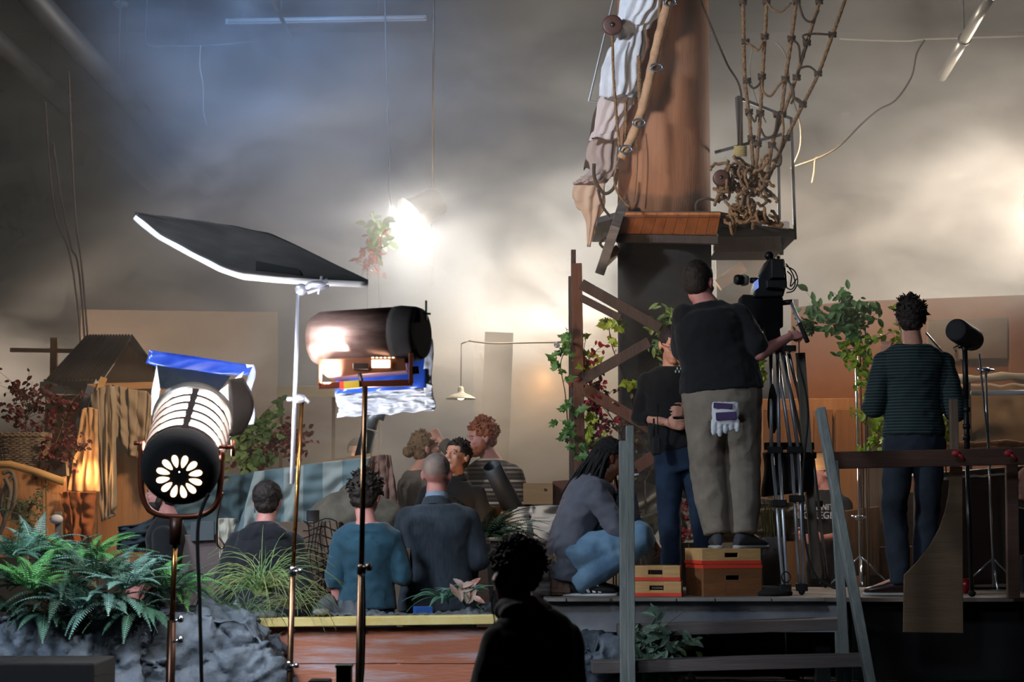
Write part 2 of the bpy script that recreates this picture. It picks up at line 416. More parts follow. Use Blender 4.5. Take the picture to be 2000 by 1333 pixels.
def torso(mb, sk, t0, t1, inf=0, w=1.0, dd=1.0, belly=0, hemflare=0, sh=1.0):
    fr = frames(sk); S = sk['s']; secs = []
    ts = np.linspace(t0, t1, 22)
    for t in ts:
        a = np.interp(t, [q[0] for q in SEC], [q[1] for q in SEC]); b = np.interp(t, [q[0] for q in SEC], [q[2] for q in SEC])
        ww = w + (sh - w) * max(0, min(1, (t - .45) / .2)) if t < .86 else 1
        p, x, y = fr(t)
        bl = belly * math.exp(-((t - .2) / .2) ** 2); fl = hemflare * max(0, 1 - (t - t0) / .25)
        secs.append((p + y * (bl * .5), x * (a * S * ww + inf + bl * .7 + fl), y * (b * S * (dd if t < .8 else 1) + inf + bl + fl)))
    mb.rings(secs, 28)
def limb(mb, pts, rs, inf=0, S=1.0):
    mb.tube(pts, [r * S + inf for r in rs], 16)
    for p, r in zip(pts, rs): mb.ball(p, r * S + inf, 16, 10)

def skeleton(base, H=1.78, yaw=0, **ov):
    """standing figure; ov overrides joints with local coordinates (x right, y forward, z up) in metres at H=1.78"""
    d = dict(pelvis=(0, 0, .94), waist=(0, .01, 1.13), chest=(0, 0, 1.34), neck=(0, -.02, 1.50), head=(0, .02, 1.665),
             hipL=(-.09, 0, .90), hipR=(.09, 0, .90), kneeL=(-.10, .02, .50), kneeR=(.10, .02, .50), ankL=(-.11, -.02, .09), ankR=(.11, -.02, .09),
             shL=(-.165, -.01, 1.385), shR=(.165, -.01, 1.385), elL=(-.23, -.03, 1.15), elR=(.23, -.03, 1.15), wrL=(-.24, .05, .90), wrR=(.24, .05, .90),
             toeL=None, toeR=None)
    d.update(ov)
    for k_ in ('shL', 'shR'):
        if k_ in ov and ov[k_][2] > 1.3: d[k_] = (ov[k_][0] * .94, ov[k_][1], ov[k_][2] - .015)
    S = H / 1.78; q = Matrix.Rotation(R(yaw), 3, 'Z'); b = V(base)
    sk = {k: (b + q @ (V(p) * S) if p is not None else None) for k, p in d.items()}
    sk['side_hip'] = sk['hipR'] - sk['hipL']; sk['side_sh'] = sk['shR'] - sk['shL']
    sk['s'] = S; sk['q'] = q; sk['base'] = b
    for k in 'LR':
        if sk['toe' + k] is None: sk['toe' + k] = sk['ank' + k] + q @ V((.03 * (1 if k == 'R' else -1), .17, -.06)) * S
    return sk

def person(name, label, sk, look=(0, 0, 0), skin=SKINM, top=None, bottom=None, shoes=None, hair=None, build=1.0, belly=0, hem=.0, sleeve=1.0, sleeve_r=1.0,
           hands=(True, True), curl=(.5, .5), handdir=(None, None), handn=(None, None), vox=.008, hs=1.05, jaw=1.0, face=True, amp=.006, topinf=.014, collar=.90, seed=1, jacket=False,
           leg_r=1.0, lod_legs=True, brow=BROWD, legvox=.011, sh=1.0, hemflare=0, cuff=0, mouth=True, group=None, bottom_top=.16, category='person'):
    T = thing(name, label, category, sk['base'], group)
    S = sk['s']; q = sk['q']
    Mh = hmat(sk['head'], *look) if not isinstance(look, Matrix) else look
    mb = MB()
    headprims(mb, Mh, S * hs, jaw)
    hd = Mh @ V((0, -.012, -.075))
    limb(mb, [sk['neck'] - (sk['neck'] - hd).normalized() * -.03, hd], [.062 * (build * .5 + .5), .056 * (build * .5 + .5)], 0, S)
    torso(mb, sk, -.05, .9, -.004, build, build, belly, sh=sh)
    for i, k in enumerate('LR'):
        b2 = build * .5 + .5
        limb(mb, [sk['sh' + k], sk['el' + k]], [.046 * b2, .040 * b2], 0, S)
        limb(mb, [sk['el' + k], sk['wr' + k]], [.042 * b2, .027], 0, S)
        if hands[i]:
            dv = sk['wr' + k] - sk['el' + k] if handdir[i] is None else V(handdir[i])
            nn = (V((1 if k == 'R' else -1, 0, 0)) if handn[i] is None else V(handn[i]))
            if handn[i] is None: nn = q @ nn
            sd = (-1 if k == 'R' else 1)
            hand(mb, sk['wr' + k], dv, nn, curl[i], sd)
        if lod_legs:
            limb(mb, [sk['hip' + k], sk['knee' + k]], [.085 * build, .055 * build], -.002, S)
            limb(mb, [sk['knee' + k], sk['ank' + k]], [.054 * build, .036], -.002, S)
            limb(mb, [sk['ank' + k], sk['toe' + k]], [.034, .026], 0, S)
    remesh(mb, vox, 3).build('body', skin, T, smooth=True)
    # face details
    if face:
        for k in (-1, 1):
            e = MB(); e.mi = 0; e.ball(Mh @ V((k * .031 * S, .0785 * S, .004 * S)), .0112 * S, 14, 10)
            e.mi = 1; e.ball(Mh @ V((k * .031 * S, .0845 * S, .004 * S)), .0066 * S, 10, 8)
            e.build('eye', [EYEW, EYED], T, smooth=True)
            bb = MB(); bb.tube([Mh @ V((k * a * S, y_ * S, z_ * S)) for a, y_, z_ in ((.014, .091, .022), (.030, .089, .029), (.048, .078, .024))], [.003, .004, .002], 6)
            bb.build('eyebrow', brow, T, smooth=True)
        if mouth:
            l = MB(); l.ball(Mh @ V((0, .0945 * S, -.056 * S)), (.021 * S, .006 * S, .004 * S), 12, 6, Mh.to_3x3()); l.ball(Mh @ V((0, .0935 * S, -.063 * S)), (.018 * S, .006 * S, .0045 * S), 12, 6, Mh.to_3x3())
            l.build('lips', LIPM, T, smooth=True)
    if top:
        m = MB(); torso(m, sk, hem, collar, topinf, build, build, belly, hemflare, sh=sh)
        b2 = (build * .5 + .5) * sleeve_r
        for k in 'LR':
            se = sk['sh' + k] ; el = sk['el' + k]; wr = sk['wr' + k]
            ti = topinf * .55 + .004
            limb(m, [se + (el - se) * .02, se + (el - se) * min(1, sleeve * 2)] if sleeve < .5 else [se, el], [.050 * b2, .050 * b2 if sleeve < .5 else .046 * b2], ti, S)
            if sleeve > .5:
                e2 = el + (wr - el) * ((sleeve - .5) * 2 - .06)
                m.tube([el, e2], [(.047 * b2) * S + ti, (.036 * b2) * S + ti], 16); m.ball(el, .047 * b2 * S + ti, 14, 10)
        remesh(m, .009 if vox < .012 else .014, 3, fold(amp, seed)).build('jacket' if jacket == 'jacket' else ('shirt' if not jacket else jacket), top, T, smooth=True)
    if bottom:
        m = MB(); torso(m, sk, -.09, bottom_top, .010, build, build, belly * .8)
        for k in 'LR':
            limb(m, [sk['hip' + k], sk['knee' + k]], [.092 * build * (leg_r * .5 + .5), .066 * build * leg_r], .010, S)
            a = sk['ank' + k]; kn = sk['knee' + k]; a2 = a + (a - kn).normalized() * (.02 - cuff)
            m.tube([kn, kn * .5 + a2 * .5, a2], [(.066 * build * leg_r) * S + .01, (.064 * build * leg_r) * S + .008, (.050 * (build * .5 + .5) * leg_r) * S + .012], 16)
        remesh(m, legvox, 3, fold(amp * 1.1, seed + 9, 8, .6)).build('trousers', bottom, T, smooth=True)
    if shoes:
        for k in 'LR': shoe(T, sk['ank' + k], sk['toe' + k], shoes, S)
    return T, Mh, S * hs

SOLE = mat('rubber_sole_pale', '#9c9a98', .7)
def shoe(T, a, t, m, S=1.0, sole=None, name='shoe', h=.1):
    f = V((t.x - a.x, t.y - a.y, 0)).normalized(); sx = f.cross(V((0, 0, 1))); z0 = min(a.z, t.z) - .035; a = V((a.x, a.y, 0)); u = V((0, 0, 1))
    mb = MB()
    secs = []
    for y, w_, h_ in ((-.085, .018, .03), (-.07, .032, .075), (-.02, .038, .10), (.04, .041, .088), (.10, .047, .06), (.16, .045, .045), (.20, .030, .034), (.212, .010, .022)):
        secs.append((a + f * y * S + u * (z0 + .018 + h_ * S / 2), sx * w_ * S, u * h_ * S / 2))
    mb.rings(secs, 16)
    o = mb.build(name, m, T, smooth=True)
    so = MB(); so.rings([(a + f * y * S + u * (z0 + .012), sx * w_ * S, u * .014) for y, w_ in ((-.09, .02), (-.075, .038), (0, .042), (.1, .050), (.17, .047), (.21, .028), (.22, .01))], 14)
    so.build('sole', sole or SOLE, o, smooth=True)
    return o

def hair_shell(Mh, S, m, T, cover='full', amp=.006, f=30, thick=.012, vox=.006, name='hair', tufts=0, tl=.03, tr=.006, up=.3, seed=3, cut=None):
    """hair grown over the skull; cover: full, short, crown"""
    def P(x, y, z): return Mh @ V((x * S, y * S, z * S))
    q = Mh.to_3x3(); mb = MB()
    mb.ball(P(0, -.022, .038), ((.074 + thick) * S, (.090 + thick * .8) * S, (.082 + thick) * S), 24, 16, q)
    if cover in ('full', 'long', 'mid'):
        mb.ball(P(0, -.045, -.018), (.070 * S, .062 * S, .060 * S), 18, 12, q)
    # carve the face: drop geometry in front by remeshing a clipped hull
    r = remesh(mb, vox, 2, lambda c, n: amp * (noise.noise(V((c[0] * f, c[1] * f, c[2] * f + seed))) + .5 * noise.noise(V((c[0] * f * 2.3, c[1] * f * 2.3, c[2] * f * 2.3)))))
    inv = Mh.inverted(); keep = []
    hl = {'full': .045, 'long': .045, 'mid': .045, 'short': .05, 'crown': .03}[cover]
    def inface(p):
        l = inv @ V(p); x, y, z = l / S
        if cut: return cut(x, y, z)
        if y > .055 and z < .062: return True
        if y > .012 and z < .018: return True
        if y > -.03 and z < -.002: return True
        return z < -.075
    bad = [inface(p) for p in r.v]
    # pull hidden vertices inside the skull instead of cutting, keeps the surface closed
    c0 = P(0, -.01, .02)
    r.v = [tuple(c0 + (V(p) - c0) * .62) if b else p for p, b in zip(r.v, bad)]
    rr = random.Random(seed)
    for _ in range(tufts):
        a = rr.uniform(0, 2 * math.pi); e = rr.uniform(-.15, 1.0); l = V((math.cos(a) * math.cos(e * 1.5), math.sin(a) * math.cos(e * 1.5), math.sin(e * 1.5)))
        p = V((0, -.022, .038)) + V((l.x * (.072 + thick), l.y * (.088 + thick * .8), l.z * (.080 + thick)))
        if inface(P(*p)): continue
        d = (l + V((rr.uniform(-.6, .6), rr.uniform(-.6, .6), rr.uniform(-.5, .5) + up))).normalized(); d2 = (d + V((rr.uniform(-.9, .9), rr.uniform(-.9, .9), rr.uniform(-.9, .5)))).normalized()
        L1 = tl * rr.uniform(.35, .95)
        r.tube([P(*p), P(*(p + d * L1 * .5)), P(*(p + d * L1 * .5 + d2 * L1 * .5))], [tr * S, tr * .8 * S, tr * .35 * S], 5)
    return r.build(name, m, T, smooth=True)

def beard(Mh, S, m, T, amp=.003):
    b = MB(); q = Mh.to_3x3(); k = S
    b.ball(Mh @ V((0, .032 * k, -.070 * k)), (.064 * k, .064 * k, .052 * k), 18, 12, q); b.ball(Mh @ V((0, .056 * k, -.088 * k)), (.044 * k, .043 * k, .036 * k), 16, 10, q)
    b.ball(Mh @ V((0, .088 * k, -.044 * k)), (.026 * k, .010 * k, .006 * k), 12, 8, q)
    for x in (-1, 1): b.ball(Mh @ V((x * .062 * k, .005 * k, -.040 * k)), (.012 * k, .022 * k, .035 * k), 10, 8, q)
    remesh(b, .006, 2, lambda c, n: amp * noise.noise(V(c) * 60)).build('beard', m, T, smooth=True)
# ================================================================ platforms and the stage set
DZ, PITZ, BACKZ = 1.19, .20, .55
DARKW = wood('dark_timber', '#3b2f28', '#2a211c', 2)
BROWNW = wood('brown_timber', '#7b4a30', '#5b3422', 2)
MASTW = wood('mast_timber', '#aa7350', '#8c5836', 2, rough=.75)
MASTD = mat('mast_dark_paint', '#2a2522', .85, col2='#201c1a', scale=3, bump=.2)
TANW = wood('tan_timber', '#b98a5c', '#99704a', 0)
GREYW = wood('weathered_timber', '#74685f', '#584e47', 0)
PINE = wood('pale_pine', '#c9a06a', '#b0854f', 0)

def pl(poly_px, d, thick, m, name, parent=None, bevel=.004, **kw):
    """a board whose outline is known in the picture, standing at distance d, with its own thickness away from us"""
    return MB().prism([at(x, y, d) for x, y in poly_px], (0, thick, 0)).build(name, m, parent, bevel=bevel, **kw)
def bar(a, b, d, w, m, name, parent=None, depth=None, d2=None, bevel=.004, **kw):
    return MB().beam(at(*a, d), at(*b, d2 or d), w, depth or w, up=(0, -1, 0)).build(name, m, parent, bevel=bevel, **kw)

MB().box((-1.6, 12.85, PITZ / 2), (7.2, 2.5, PITZ)).build('pit_riser', DECK, label='low dark riser the people in the pit stand on', cat='platform')
MB().box((0, 17.3, BACKZ / 2), (16, 6.2, BACKZ)).build('back_platform', DECK, label='wide low platform under the set at the back', cat='platform')
# the deck on the right
xl, xr = X(1062, 12.75), 4.6
t = thing('camera_deck', 'raised plank deck with a dark grey painted fascia the camera crew stands on', 'platform', (2.4, 14, 0))
n = 9; edge = MB(); wds = rnd
for k in range(n):
    y0 = 12.75 + k * (1.9 / n); edge.box(((xl + xr) / 2, y0 + .095, DZ - .014), (xr - xl, .2, .028))
edge.build('planks', wood('deck_planks', '#8b7f74', '#6b6058', 0), t, bevel=.003)
pl([(1100, 1167), (1040, 1180), (1075, 1236), (1640, 1236), (1640, 1168)], 12.79, .03, DECK, 'fascia', t)
pl([(1640, 1168), (1665, 1178), (1665, 1330), (2100, 1330), (2100, 1168)], 12.86, .03, mat('shade_black', '#050506', .95), 'shade_sheet', t)  # black sheet standing in for the shade under the deck
MB().box(((xl + xr) / 2, 14.72, (DZ - .05) / 2), (xr - xl, .03, DZ - .06)).build('back_shade_sheet', mat('shade_black', '#050506', .95), t)  # added black sheet, makes the darkness under the deck from behind
MB().box((xl + .02, 13.8, (DZ - .05) / 2), (.03, 1.8, DZ - .06)).build('side_shade_sheet', mat('shade_black', '#050506', .95), t)  # black sheet for the same under-deck shade at the side
e = MB()
for a, b in ((1062, 1105), (1107, 1190), (1196, 1236), (1238, 1320), (1322, 1395), (1398, 1505), (1508, 1610)):
    dd = rnd.uniform(0, .05) if a < 1190 else 0
    p0, p1 = at(a, 1164, 12.70 - dd), at(b, 1164, 12.70 - dd); e.box(((p0.x + p1.x) / 2, 12.72 - dd / 2, DZ - .011), (p1.x - p0.x, .10 + dd, .022))
e.build('plank_end', wood('plank_ends', '#8d8984', '#6f6b66', 0), t, bevel=.003)
for x in (xl + .1, 2.0, 3.2, 4.4):
    for y in (13.0, 14.4): MB().box((x, y, (DZ - .03) / 2), (.09, .09, DZ - .03)).build('leg', MATTE, t)

# stairs in front of the deck
t = thing('open_stairs', 'open wooden stairs climbing to the deck with two plank treads', 'stairs', (X(1430, 12.3), 12.3, 0))
def tread(x0, x1, y, d, name='tread'):
    a, b = at(x0, y, d), at(x1, y - 14, d); MB().beam(a, b, .075 if 0 else .07, .24, up=(0, -1, 0)).build(name, wood('tread_wood', '#655d5a', '#4a4443', 0), t, bevel=.005)
tread(1206, 1652, 1232, 12.45); tread(1155, 1690, 1303, 12.15)
bar((1224, 1240), (1218, 1340), 12.28, .05, DARKW, 'stringer', t); bar((1637, 1232), (1640, 1345), 12.32, .04, GREYPOST, 'stringer', t)
MB().beam(at(1210, 1333, 12.3), V((X(1210, 12.3), 12.3, 0)), .05, .05).build('stringer', DARKW, t)
MB().beam(at(1640, 1345, 12.32), V((X(1640, 12.32), 12.32, 0)), .04, .04).build('stringer', GREYPOST, t)
# newel post and rail
t = thing('newel_post', 'grey painted upright of two joined boards in front of the crouching man', 'post', (X(1225, 12.0), 12.0, 0))
MB().beam(V((X(1216, 12), 12, 0)), at(1216, 862, 12), .042, .09).build('board', GREYPOST, t, bevel=.004)
MB().beam(V((X(1230, 12), 11.97, 0)), at(1230, 832, 11.97), .046, .09).build('board', GREYPOST, t, bevel=.004)
t = thing('stair_handrail', 'grey painted handrail sloping down beside the stairs', 'handrail', (X(1655, 12.0), 12, 0))
MB().beam(at(1602, 800, 12.2), at(1702, 1345, 11.7), .055, .09).build('rail', GREYPOST, t, bevel=.006)
MB().beam(at(1628, 900, 12.25), at(1650, 1292, 12.25), .055, .05).build('upright', GREYPOST, t, bevel=.004)
MB().beam(at(1652, 1250, 12.3), V((X(1652, 12.3), 12.3, 0)), .05, .05).build('upright', GREYPOST, t, bevel=.004)
MB().beam(at(1702, 1345, 11.7), V((X(1706, 11.6), 11.6, 0)), .055, .09).build('upright', GREYPOST, t, bevel=.004)
t = thing('deck_railing', 'brown timber safety rail across the sound man, with red tape ties', 'railing', (X(1820, 12.5), 12.4, 0))
RAILW = wood('rail_wood', '#54392b', '#3e2a20', 0)
MB().beam(at(1622, 900, 12.35), at(2080, 890, 12.45), .105, .045).build('top_rail', RAILW, t, bevel=.004)
bar((1862, 780), (1868, 1062), 12.55, .05, wood('pale_post', '#6d5a4b', '#54453a', 2), 'post', t)
bar((1975, 880), (1979, 1170), 12.6, .075, RAILW, 'post', t, depth=.05)
for x in (1868, 1970):
    b = MB(); c = at(x, 886, 12.31); b.ball(c, (.03, .015, .022), 10, 6); b.tube([c, c + V((.03, -.01, -.02)), c + V((.05, 0, -.045))], .010, 6); b.build('tape_tie', mat('red_tape', '#8e1520', .6), t, smooth=True)
# curved plywood offcut
pts = [(1765, 1120)] + [(1765 + 85 * (1 - math.cos(a)) if 0 else 1765 + 95 * math.sin(a), 1120 - 60 * (1 - math.cos(a))) for a in np.linspace(.2, math.pi / 2, 9)]
pts = [(1766, 1124), (1790, 1100), (1815, 1068), (1835, 1032), (1846, 1000), (1853, 965), (1856, 912), (1880, 912), (1882, 1238), (1764, 1236)]
pl(pts, 12.5, .02, wood('offcut_ply', '#6b563f', '#574430', 0), 'plywood_offcut', label='plywood offcut with a concave curved edge hung below the rail', cat='board')
MB().box((X(1822, 12.56), 12.56, .2), (.06, .06, .4)).build('board', DARKW) if 0 else None
MB().box((X(1772, 13.2), 13.2, .35), (.14, .14, .7)).build('stub_post', wood('stub', '#4f463f', '#3b342f', 2), label='short square timber post in the shadow under the deck', cat='post', bevel=.005)

# red painted flat with yellow ledge
RED = mat('red_distressed', '#b5745c', .7, col2='#b8aeb8', scale=1.8, stretch=(1, 1, 9), bump=.35, bscale=9, contrast=(.47, .66), detail=9)
t = thing('red_plank_wall', 'low wall of weathered red planks capped by a yellow ledge', 'wall panel', (X(760, 11), 11, 0))
b = MB(); zt = zz(1226, 11)
for k in range(6):
    z1 = zt - k * .2; z0 = max(0, z1 - .196); b.box(((X(500, 11) + X(1045, 11)) / 2, 11.02, (z0 + z1) / 2), (X(1045, 11) - X(500, 11), .03, z1 - z0))
b.build('planks', RED, t, bevel=.002)
MB().beam(at(496, 1216, 11.0), at(1048, 1209, 11.0), .048, .14, up=(0, -1, 0)).build('yellow_ledge', mat('yellow_paint', '#d4c88e', .7, col2='#c4ac5c', scale=7, contrast=(.3, .75), bump=.2), t, bevel=.004)
for x in (-1.3, 0): MB().box((x, 11.09, zt / 2), (.06, .1, zt)).build('strut', DARKW, t)

# ------------------------------------------------ big background flats
def flat(name, poly, d, m, label, cat='scenery flat', th=.03, floorz=BACKZ):
    T_ = thing(name, label, cat, (X(sum(p[0] for p in poly) / len(poly), d), d, floorz))
    pl(poly, d, th, m, 'panel', T_, bevel=0)
    xs = [p[0] for p in poly]
    for x in (min(xs) + 12, max(xs) - 12):
        top = zz(min(p[1] for p in poly) + 12, d); MB().box((X(x, d), d + th + .03, (floorz + top) / 2), (.06, .05, top - floorz)).build('stile', DARKW, T_)
    return T_
MUSL = mat('muslin_brown', '#6b5848', .95, col2='#5e4c3c', scale=1.5)
CREAM = mat('painted_cream', '#7d705e', .95, col2='#6f6353', scale=2, bump=.1)
flat('scenery_flat', [(158, 605), (542, 610), (542, 1150), (158, 1150)], 19.2, MUSL, 'large brown painted flat at the back left behind the hut')
flat('scenery_flat', [(540, 776), (745, 772), (745, 1140), (540, 1140)], 18.8, MUSL, 'lower brown flat with a cream top batten behind the striped cloth')
t = thing('cream_batten', 'pale cream batten lying along the top of the lower brown flat', 'board', (X(600, 17.2), 17.2, BACKZ))
pl([(540, 754), (662, 754), (662, 776), (540, 776)], 17.2, .04, mat('bright_cream', '#e0d2b4', .9), 'board', t)
for x in (550, 652): MB().beam(at(x, 770, 17.26), V((X(x, 17.26), 17.26, BACKZ)), .03, .03).build('leg', MUSL, t)
flat('scenery_flat', [(925, 612), (1240, 598), (1240, 1140), (925, 1140)], 18.2, CREAM, 'cream painted flat lit by an orange glow between pendant lamp and mast')
flat('scenery_flat', [(1095, 560), (1098, 980), (1240, 980), (1240, 560)], 18.9, CREAM, 'tall pale flat just behind the vine covered post', floorz=BACKZ) if 0 else None
WALLT = mat('brown_wall_paper', '#8a5a3e', .9, col2='#764b33', scale=1.2)
flat('scenery_flat', [(1545, 602), (1640, 590), (2120, 572), (2120, 1080), (1545, 1080)], 17.2, WALLT, 'wide warm brown flat closing the set behind the sound man')
PANEL = mat('grey_panel', '#6a5848', .9, col2='#5c4b3d', scale=2)
for q, lab, m_ in (([(1812, 626), (1866, 624), (1866, 700), (1812, 702)], 'small grey panel left of the slim batten', PANEL), ([(1875, 624), (1968, 620), (1968, 700), (1875, 702)], 'grey rectangular panel right of the slim batten on the brown flat', PANEL),
                    ([(1972, 618), (2060, 615), (2060, 735), (1972, 735)], 'warm plywood panel at the right end of the brown flat', WALLT)):
    pl(q, 17.12, .05, m_, 'wall_panel', label=lab, cat='board', kind='thing')
bar((1870, 622), (1870, 705), 17.18, .035, TANW, 'slim_batten', label='slim pale batten between the grey panels', cat='board')
t = thing('plywood_panelling', 'brown panelled plywood cupboard front behind the tripod', 'panelling', (X(1630, 16.8), 16.8, BACKZ))
pl([(1480, 780), (1680, 778), (1680, 1275), (1480, 1275)], 16.8, .03, PLY, 'board', t)
for x0, x1 in ((1490, 1578), (1590, 1626), (1632, 1672)):
    pl([(x0, 800), (x1, 800), (x1, 884), (x0, 884)], 16.74, .05, wood('panel_ply', '#8f6039', '#744a2a', 2), 'door_panel', t)
pl([(1560, 886), (1625, 884), (1625, 918), (1560, 920)], 15.0, .03, TANW, 'tan_board', label='short tan board above the head of the woman in the printed t-shirt', cat='board')
pl([(1690, 780), (1760, 745), (1760, 1297), (1690, 1297)], 15.6, .04, wood('rough_ply', '#6d5846', '#5b4838', 2), 'grey_board', label='weathered tall board leaning behind the leafy vine', cat='board')
pl([(1640, 1000), (1718, 990), (1718, 1125), (1640, 1125)], 15.1, .3, wood('shelf_ply', '#7c542f', '#5e3d20', 2), 'ply_box', label='brown plywood box low behind the chrome stand', cat='box')
pl([(1716, 962), (1850, 962), (1850, 1110), (1716, 1110)], 15.8, .3, wood('darker_ply', '#4e3726', '#3b291c', 0), 'dark_crate', label='dark wooden crate seen between the legs of the sound man', cat='crate')
pl([(1700, 1070), (1850, 1066), (1850, 1128), (1700, 1128)], 15.2, .2, wood('shelf_ply2', '#6e4728', '#53351d', 0), 'brown_box', label='brown wooden box on the floor between the sound man\'s boots', cat='box')
# pale board with brace seen above camera operator
pl([(1398, 500), (1525, 496), (1527, 610), (1440, 611), (1440, 1290), (1402, 1290), (1400, 612)], 16.6, .03, CREAM, 'pale_board', label='pale board between the mast and the film camera', cat='board')
bar((1402, 558), (1452, 522), 16.54, .10, TANW, 'timber_brace', label='short tan diagonal brace left of the film camera', cat='brace')
# canvas and rolls on the right
t = thing('market_canopy', 'brown canvas roof with pale rolled front edge behind the microphone', 'canopy', (X(1950, 15.6), 15.6, DZ))
CANV = mat('brown_canvas', '#5f4c37', .95, col2='#503f2d', scale=4, bump=.2, bscale=60)
b = MB(); b.sheet(lambda u, v: at(1868 + 240 * u, 742 + 138 * v, 15.4) + V((0, .55 * (1 - v) + .03 * noise.noise(V((u * 6, v * 4, 1))), .02 * noise.noise(V((u * 9, v * 2, 3))))), 40, 20); b.build('canvas', CANV, t, smooth=True, solid=.01)
MB().tube([at(1860 + 24 * k, 738 + 3 * math.sin(k), 15.3) for k in range(10)], [.03 + .008 * math.sin(k * 2.1) for k in range(10)], 12).build('rolled_edge', mat('pale_roll', '#c8b598', .9), t, smooth=True)
for x in (1890, 2060): MB().box((X(x, 15.5), 15.5, (DZ - .6 + zz(740, 15.5)) / 2 + .0), (.05, .05, zz(740, 15.5) - DZ + .6)).build('post', DARKW, t)
MB().cyl(at(1896, 768, 14.6), at(2080, 767, 14.6), .018).build('white_tube', mat('white_tube', '#bfc5cc', .5), label='white tube across the stands at the right edge', cat='pipe', smooth=True)
b = MB()
for k in range(4): b.tube([at(1845 + 30 * j, 868 + k * 10 + 2 * math.sin(j * 1.3 + k), 15.1) for j in range(9)], [.022 + .008 * math.sin(j * 1.9 + k) for j in range(9)], 8)
b.build('rolled_mats', mat('straw_mat', '#8c5a34', .95, col2='#4c2e1b', scale=14, bump=.5), label='pile of rolled straw mats below the brown canvas', cat='mats', smooth=True)
# grey covered box right
t = thing('covered_table', 'table under a pale sheet with a plain brown-grey side cloth at the right', 'table', (X(1925, 14.3), 14.3, DZ))
pl([(1822, 925), (2070, 905), (2070, 1138), (1822, 1145)], 14.25, .7, mat('side_cloth', '#4d413e', .95, col2='#433835', scale=3), 'side_cloth', t)
b = MB(); b.sheet(lambda u, v: at(1818 + 260 * u, 924 - 20 * u + 14 * v, 14.2) + V((0, .75 * (1 - v) - .02, .0)) + V((0, 0, .012 * noise.noise(V((u * 14, v * 3, 0))))), 40, 6)
b.build('top_sheet', mat('pale_sheet', '#d8dadc', .9), t, smooth=True, solid=.012)
b = MB(); a = at(1886, 1140, 13.4); b.lathe(V((a.x, 13.4, DZ)), (0, 0, 1), [(0, .022), (.1, .03), (.1, .027), (.01, .02)], 20, cap=True); b.build('red_cup', mat('red_glassy', '#8c0f1a', .25), label='red plastic cup on the deck beside the microphone stand', cat='cup', smooth=True)
pl([(1822, 1040), (1872, 1040), (1872, 1056), (1822, 1056)], 12.9, .2, mat('dark_box', '#2b211c', .8), 'dark_tin', label='dark flat tin standing behind the curved plywood offcut', cat='box') if 0 else None
# ================================================================ the mast, its top and the rigging
MD = 15.1
mx0, mx1 = X(1207, MD - .0), X(1393, MD)
mr_ = (mx1 - mx0) / 2; mcx = (mx0 + mx1) / 2
t = thing('ship_mast', 'huge round timber mast rising out of the set, red brown above and dark below', 'mast', (mcx, MD, BACKZ))
zc = zz(455, MD)
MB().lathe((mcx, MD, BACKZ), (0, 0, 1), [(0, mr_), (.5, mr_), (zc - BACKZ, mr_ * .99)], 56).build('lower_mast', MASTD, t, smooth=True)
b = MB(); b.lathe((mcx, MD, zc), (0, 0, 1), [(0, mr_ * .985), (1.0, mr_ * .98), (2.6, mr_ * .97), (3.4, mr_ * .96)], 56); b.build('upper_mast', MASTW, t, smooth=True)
# bright peeled patch low on the right edge
t = thing('mast_top', 'crow\'s nest platform around the mast with red brown planks underneath', 'platform', (mcx, MD, zz(500, MD)))
MP = wood('underside_planks', '#b8703c', '#93532c', 1, sc_=7)
yF, yB = MD - .62, MD + .7
zT = zz(413, yF)
def oct_(z, g=0, y0=yF):
    return [V((X(1210, y0) - g, y0 - g, z)), V((X(1408, y0) + g, y0 - g, z)), V((X(1436, y0) + .16 + g, y0 + .30, z)), V((X(1436, y0) + .16 + g, yB, z)), V((X(1185, y0) - .05 - g, yB, z)), V((X(1185, y0) - .05 - g, y0 + .30, z))]
# sloping planks below the rim (underside boards)
b = MB()
for k in range(9):
    u0, u1 = k / 9, (k + .965) / 9
    T0 = at(1222 + (1408 - 1222) * u0, 420, yF - .02); T1 = at(1222 + (1408 - 1222) * u1, 420, yF - .02)
    B0 = at(1206 + (1400 - 1206) * u0, 461, MD - mr_ - .05); B1 = at(1206 + (1400 - 1206) * u1, 461, MD - mr_ - .05)
    b.prism([T0, T1, B1, B0], (0, .012, .02))
b.build('underside_planks', MP, t)
MB().prism(oct_(zT - .045), (0, 0, .045)).build('rim', wood('rim_grey', '#4f4a48', '#3c3836', 0), t, bevel=.004)
MB().beam(at(1204, 466, MD - mr_ - .06), at(1402, 470, MD - mr_ - .06), .06, .06).build('front_bearer', DARKW, t, bevel=.004)
b = MB(); b.beam(at(1211, 416, yF + .02), at(1180, 508, yF + .25), .07, .5, up=(0, -1, 0)); b.build('side_plank', GREYW, t, bevel=.004)
MB().beam(at(1182, 512, MD), at(1205, 490, MD), .05, .4).build('side_block', TANW, t)
MB().box(((X(1395, MD) + X(1525, MD)) / 2, MD + .1, zz(482, MD)), (X(1525, MD) - X(1395, MD), .5, .12)).build('side_beam', DARKW, t, bevel=.004)
b = MB(); b.prism([at(1400, 452, MD - .1), at(1440, 425, MD - .1), at(1552, 448, MD - .1), at(1552, 468, MD - .1), at(1410, 474, MD - .1)], (0, .6, 0)); b.build('side_shelf', MASTD, t)
MB().prism([at(1490, 430, MD - .15), at(1542, 433, MD - .15), at(1542, 446, MD - .15), at(1490, 440, MD - .15)], (0, .5, .0)).build('lit_top', mat('lit_top_white', '#e6ebf2', .5), t)  # white strip puts the light on the shelf top into colour
b = MB()
